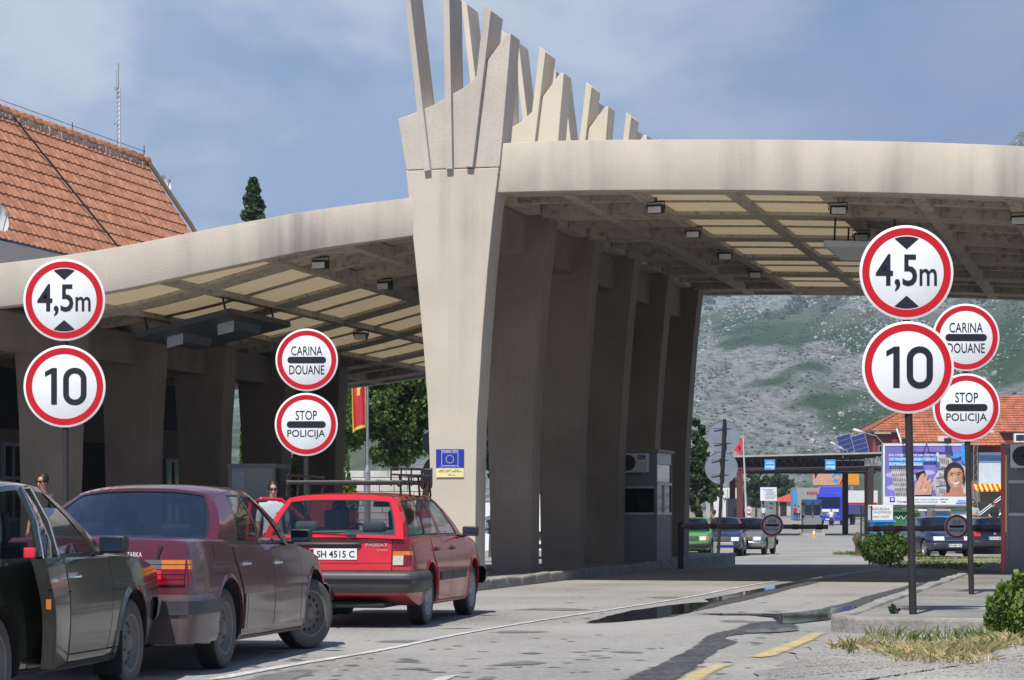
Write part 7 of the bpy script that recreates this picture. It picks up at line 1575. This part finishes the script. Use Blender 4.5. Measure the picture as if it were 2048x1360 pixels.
for s_ in (-1, 1):
    for y in (1, 2.4): MB().lathe([(0, .16), (.48, .16), (.5, .1), (.5, -.14), (0, -.14)], 20, 0, Mx.Translation((s_*.95, y, .5)) @ Mx.Rotation(s_*pi/2, 4, 'Y')).build('wheel', 'rubber', wl, smooth=40)
mb = MB(); text(mb, 'Y Y', .9, .4, (0, 2.7), -.03); mb.build('lettering', 'blue', wl, recalc=False)
gp = thing('shipping_container', 'grey container with red lettering behind the blue lorry', 'container', tpos(1630, 305)); MB().box((0, 3, 2.0), (4.6, 6, 3.9)).build('box', 'grey_panel', gp, bevel=.03); mb = MB(); [mb.box((-.9+.26*k, -.02, 3.3), (.17, .03, .36)) for k in range(9) if k != 5]; mb.build('lettering', 'sign_red', gp, recalc=False); MB().box((-2.5, 0, 1.9), (.5, .3, 3.6)).build('blue_post', 'logo_blue', gp)
wr = thing('white_container', 'white and red container right of the blue lorry', 'container', tpos(1712, 315)); MB().box((0, 3, 1.9), (5.5, 6, 3.4)).build('box', 'white_panel', wr, bevel=.03); MB().box((0, -.02, 1.75), (5.4, .05, .7)).build('red_stripe', 'sign_red', wr); MB().box((0, -.03, .9), (5.4, .05, 1.2)).build('dark_skirt', 'under', wr)
vn = thing('white_van', 'white van front glimpsed between the second and third pillars', 'van', tpos(1082, 84), 0); MB().prism([(0, .35), (-.02, .95), (.8, 1.2), (1.5, 2.2), (4.6, 2.25), (4.6, .35)], 1.9, 0, Mx.Rotation(pi/2, 4, 'Z') @ Mx.Translation((0, -.95, 0))).build('body', 'white_car', vn, bevel=.06); MB().box((0, -.03, .82), (1.3, .06, .22)).build('grille', 'black', vn); MB().box((0, -.06, .48), (1.85, .12, .22)).build('bumper', 'black', vn, bevel=.03); MB().box((0, -.13, .56), (.52, .02, .11)).build('number_plate', 'plate', vn)
MB().add([(-.8, .83, 1.24), (.8, .83, 1.24), (.72, 1.46, 2.14), (-.72, 1.46, 2.14)], [(0, 1, 2, 3)]).build('windscreen', 'glass_dark', vn, solid=.03)
for s_ in (-1, 1):
    MB().box((s_*.75, -.03, .82), (.28, .06, .22)).build('headlight', 'lens_clear', vn)
    for y in (.85, 3.7): MB().lathe([(0, .1), (.2, .1), (.31, .09), (.33, .05), (.33, -.1), (0, -.1)], 24, 0, Mx.Translation((s_*.85, y, .33)) @ Mx.Rotation(s_*pi/2, 4, 'Y')).build('wheel', 'rubber', vn, smooth=40)
S.render.film_transparent = False

# ------------------------------------------------------------------ air between here and the mountain
hz = MB().box((600, 1500, 330), (6200, 3300, 770)).build('haze', 'ink')
hm = bpy.data.materials.new('haze_air'); hm.use_nodes = True; nd = hm.node_tree.nodes; lk = hm.node_tree.links; nd.remove(nd['Principled BSDF'])
pv = nd.new('ShaderNodeVolumePrincipled'); pv.inputs['Color'].default_value = (.62, .80, 1, 1); pv.inputs['Density'].default_value = .0002; pv.inputs['Anisotropy'].default_value = .2
lk.new(pv.outputs[0], nd['Material Output'].inputs['Volume']); hz.data.materials.clear(); hz.data.materials.append(hm); tag(hz, kind='stuff')

# ------------------------------------------------------------------ parts that are several loose pieces become one object per piece
def split_loose(o):
    me = o.data; n = len(me.vertices); par = list(range(n))
    def find(i):
        while par[i] != i: par[i] = par[par[i]]; i = par[i]
        return i
    for e in me.edges: par[find(e.vertices[0])] = find(e.vertices[1])
    isl = {}
    for p in me.polygons: isl.setdefault(find(p.vertices[0]), []).append(p)
    if len(isl) < 2: return
    for k, ps in enumerate(isl.values()):
        ids = sorted({v for p in ps for v in p.vertices}); ix = {v: i for i, v in enumerate(ids)}
        m2 = bpy.data.meshes.new(me.name); m2.from_pydata([me.vertices[v].co for v in ids], [], [[ix[v] for v in p.vertices] for p in ps])
        for m_ in me.materials: m2.materials.append(m_)
        m2.polygons.foreach_set('material_index', [p.material_index for p in ps]); m2.polygons.foreach_set('use_smooth', [p.use_smooth for p in ps])
        if ps[0].use_smooth: m2.set_sharp_from_angle(angle=radians(40))
        if k == 0: first = m2; continue
        c = o.copy(); c.data = m2; COL.objects.link(c)
        for ch in (): pass
    o.data = first
for o in list(COL.objects):
    if o.type == 'MESH' and o.parent and not o.children and o.name.split('.')[0] in ('roof_rib', 'long_beam', 'spine_beam', 'spine_wall', 'side_beam', 'leg', 'bracket', 'shut_line', 'hanger', 'blue_notice', 'door_rod', 'epaulette', 'waist_crease', 'door_edge', 'edge_beam', 'rubbing_strip', 'boot_seam'): split_loose(o)
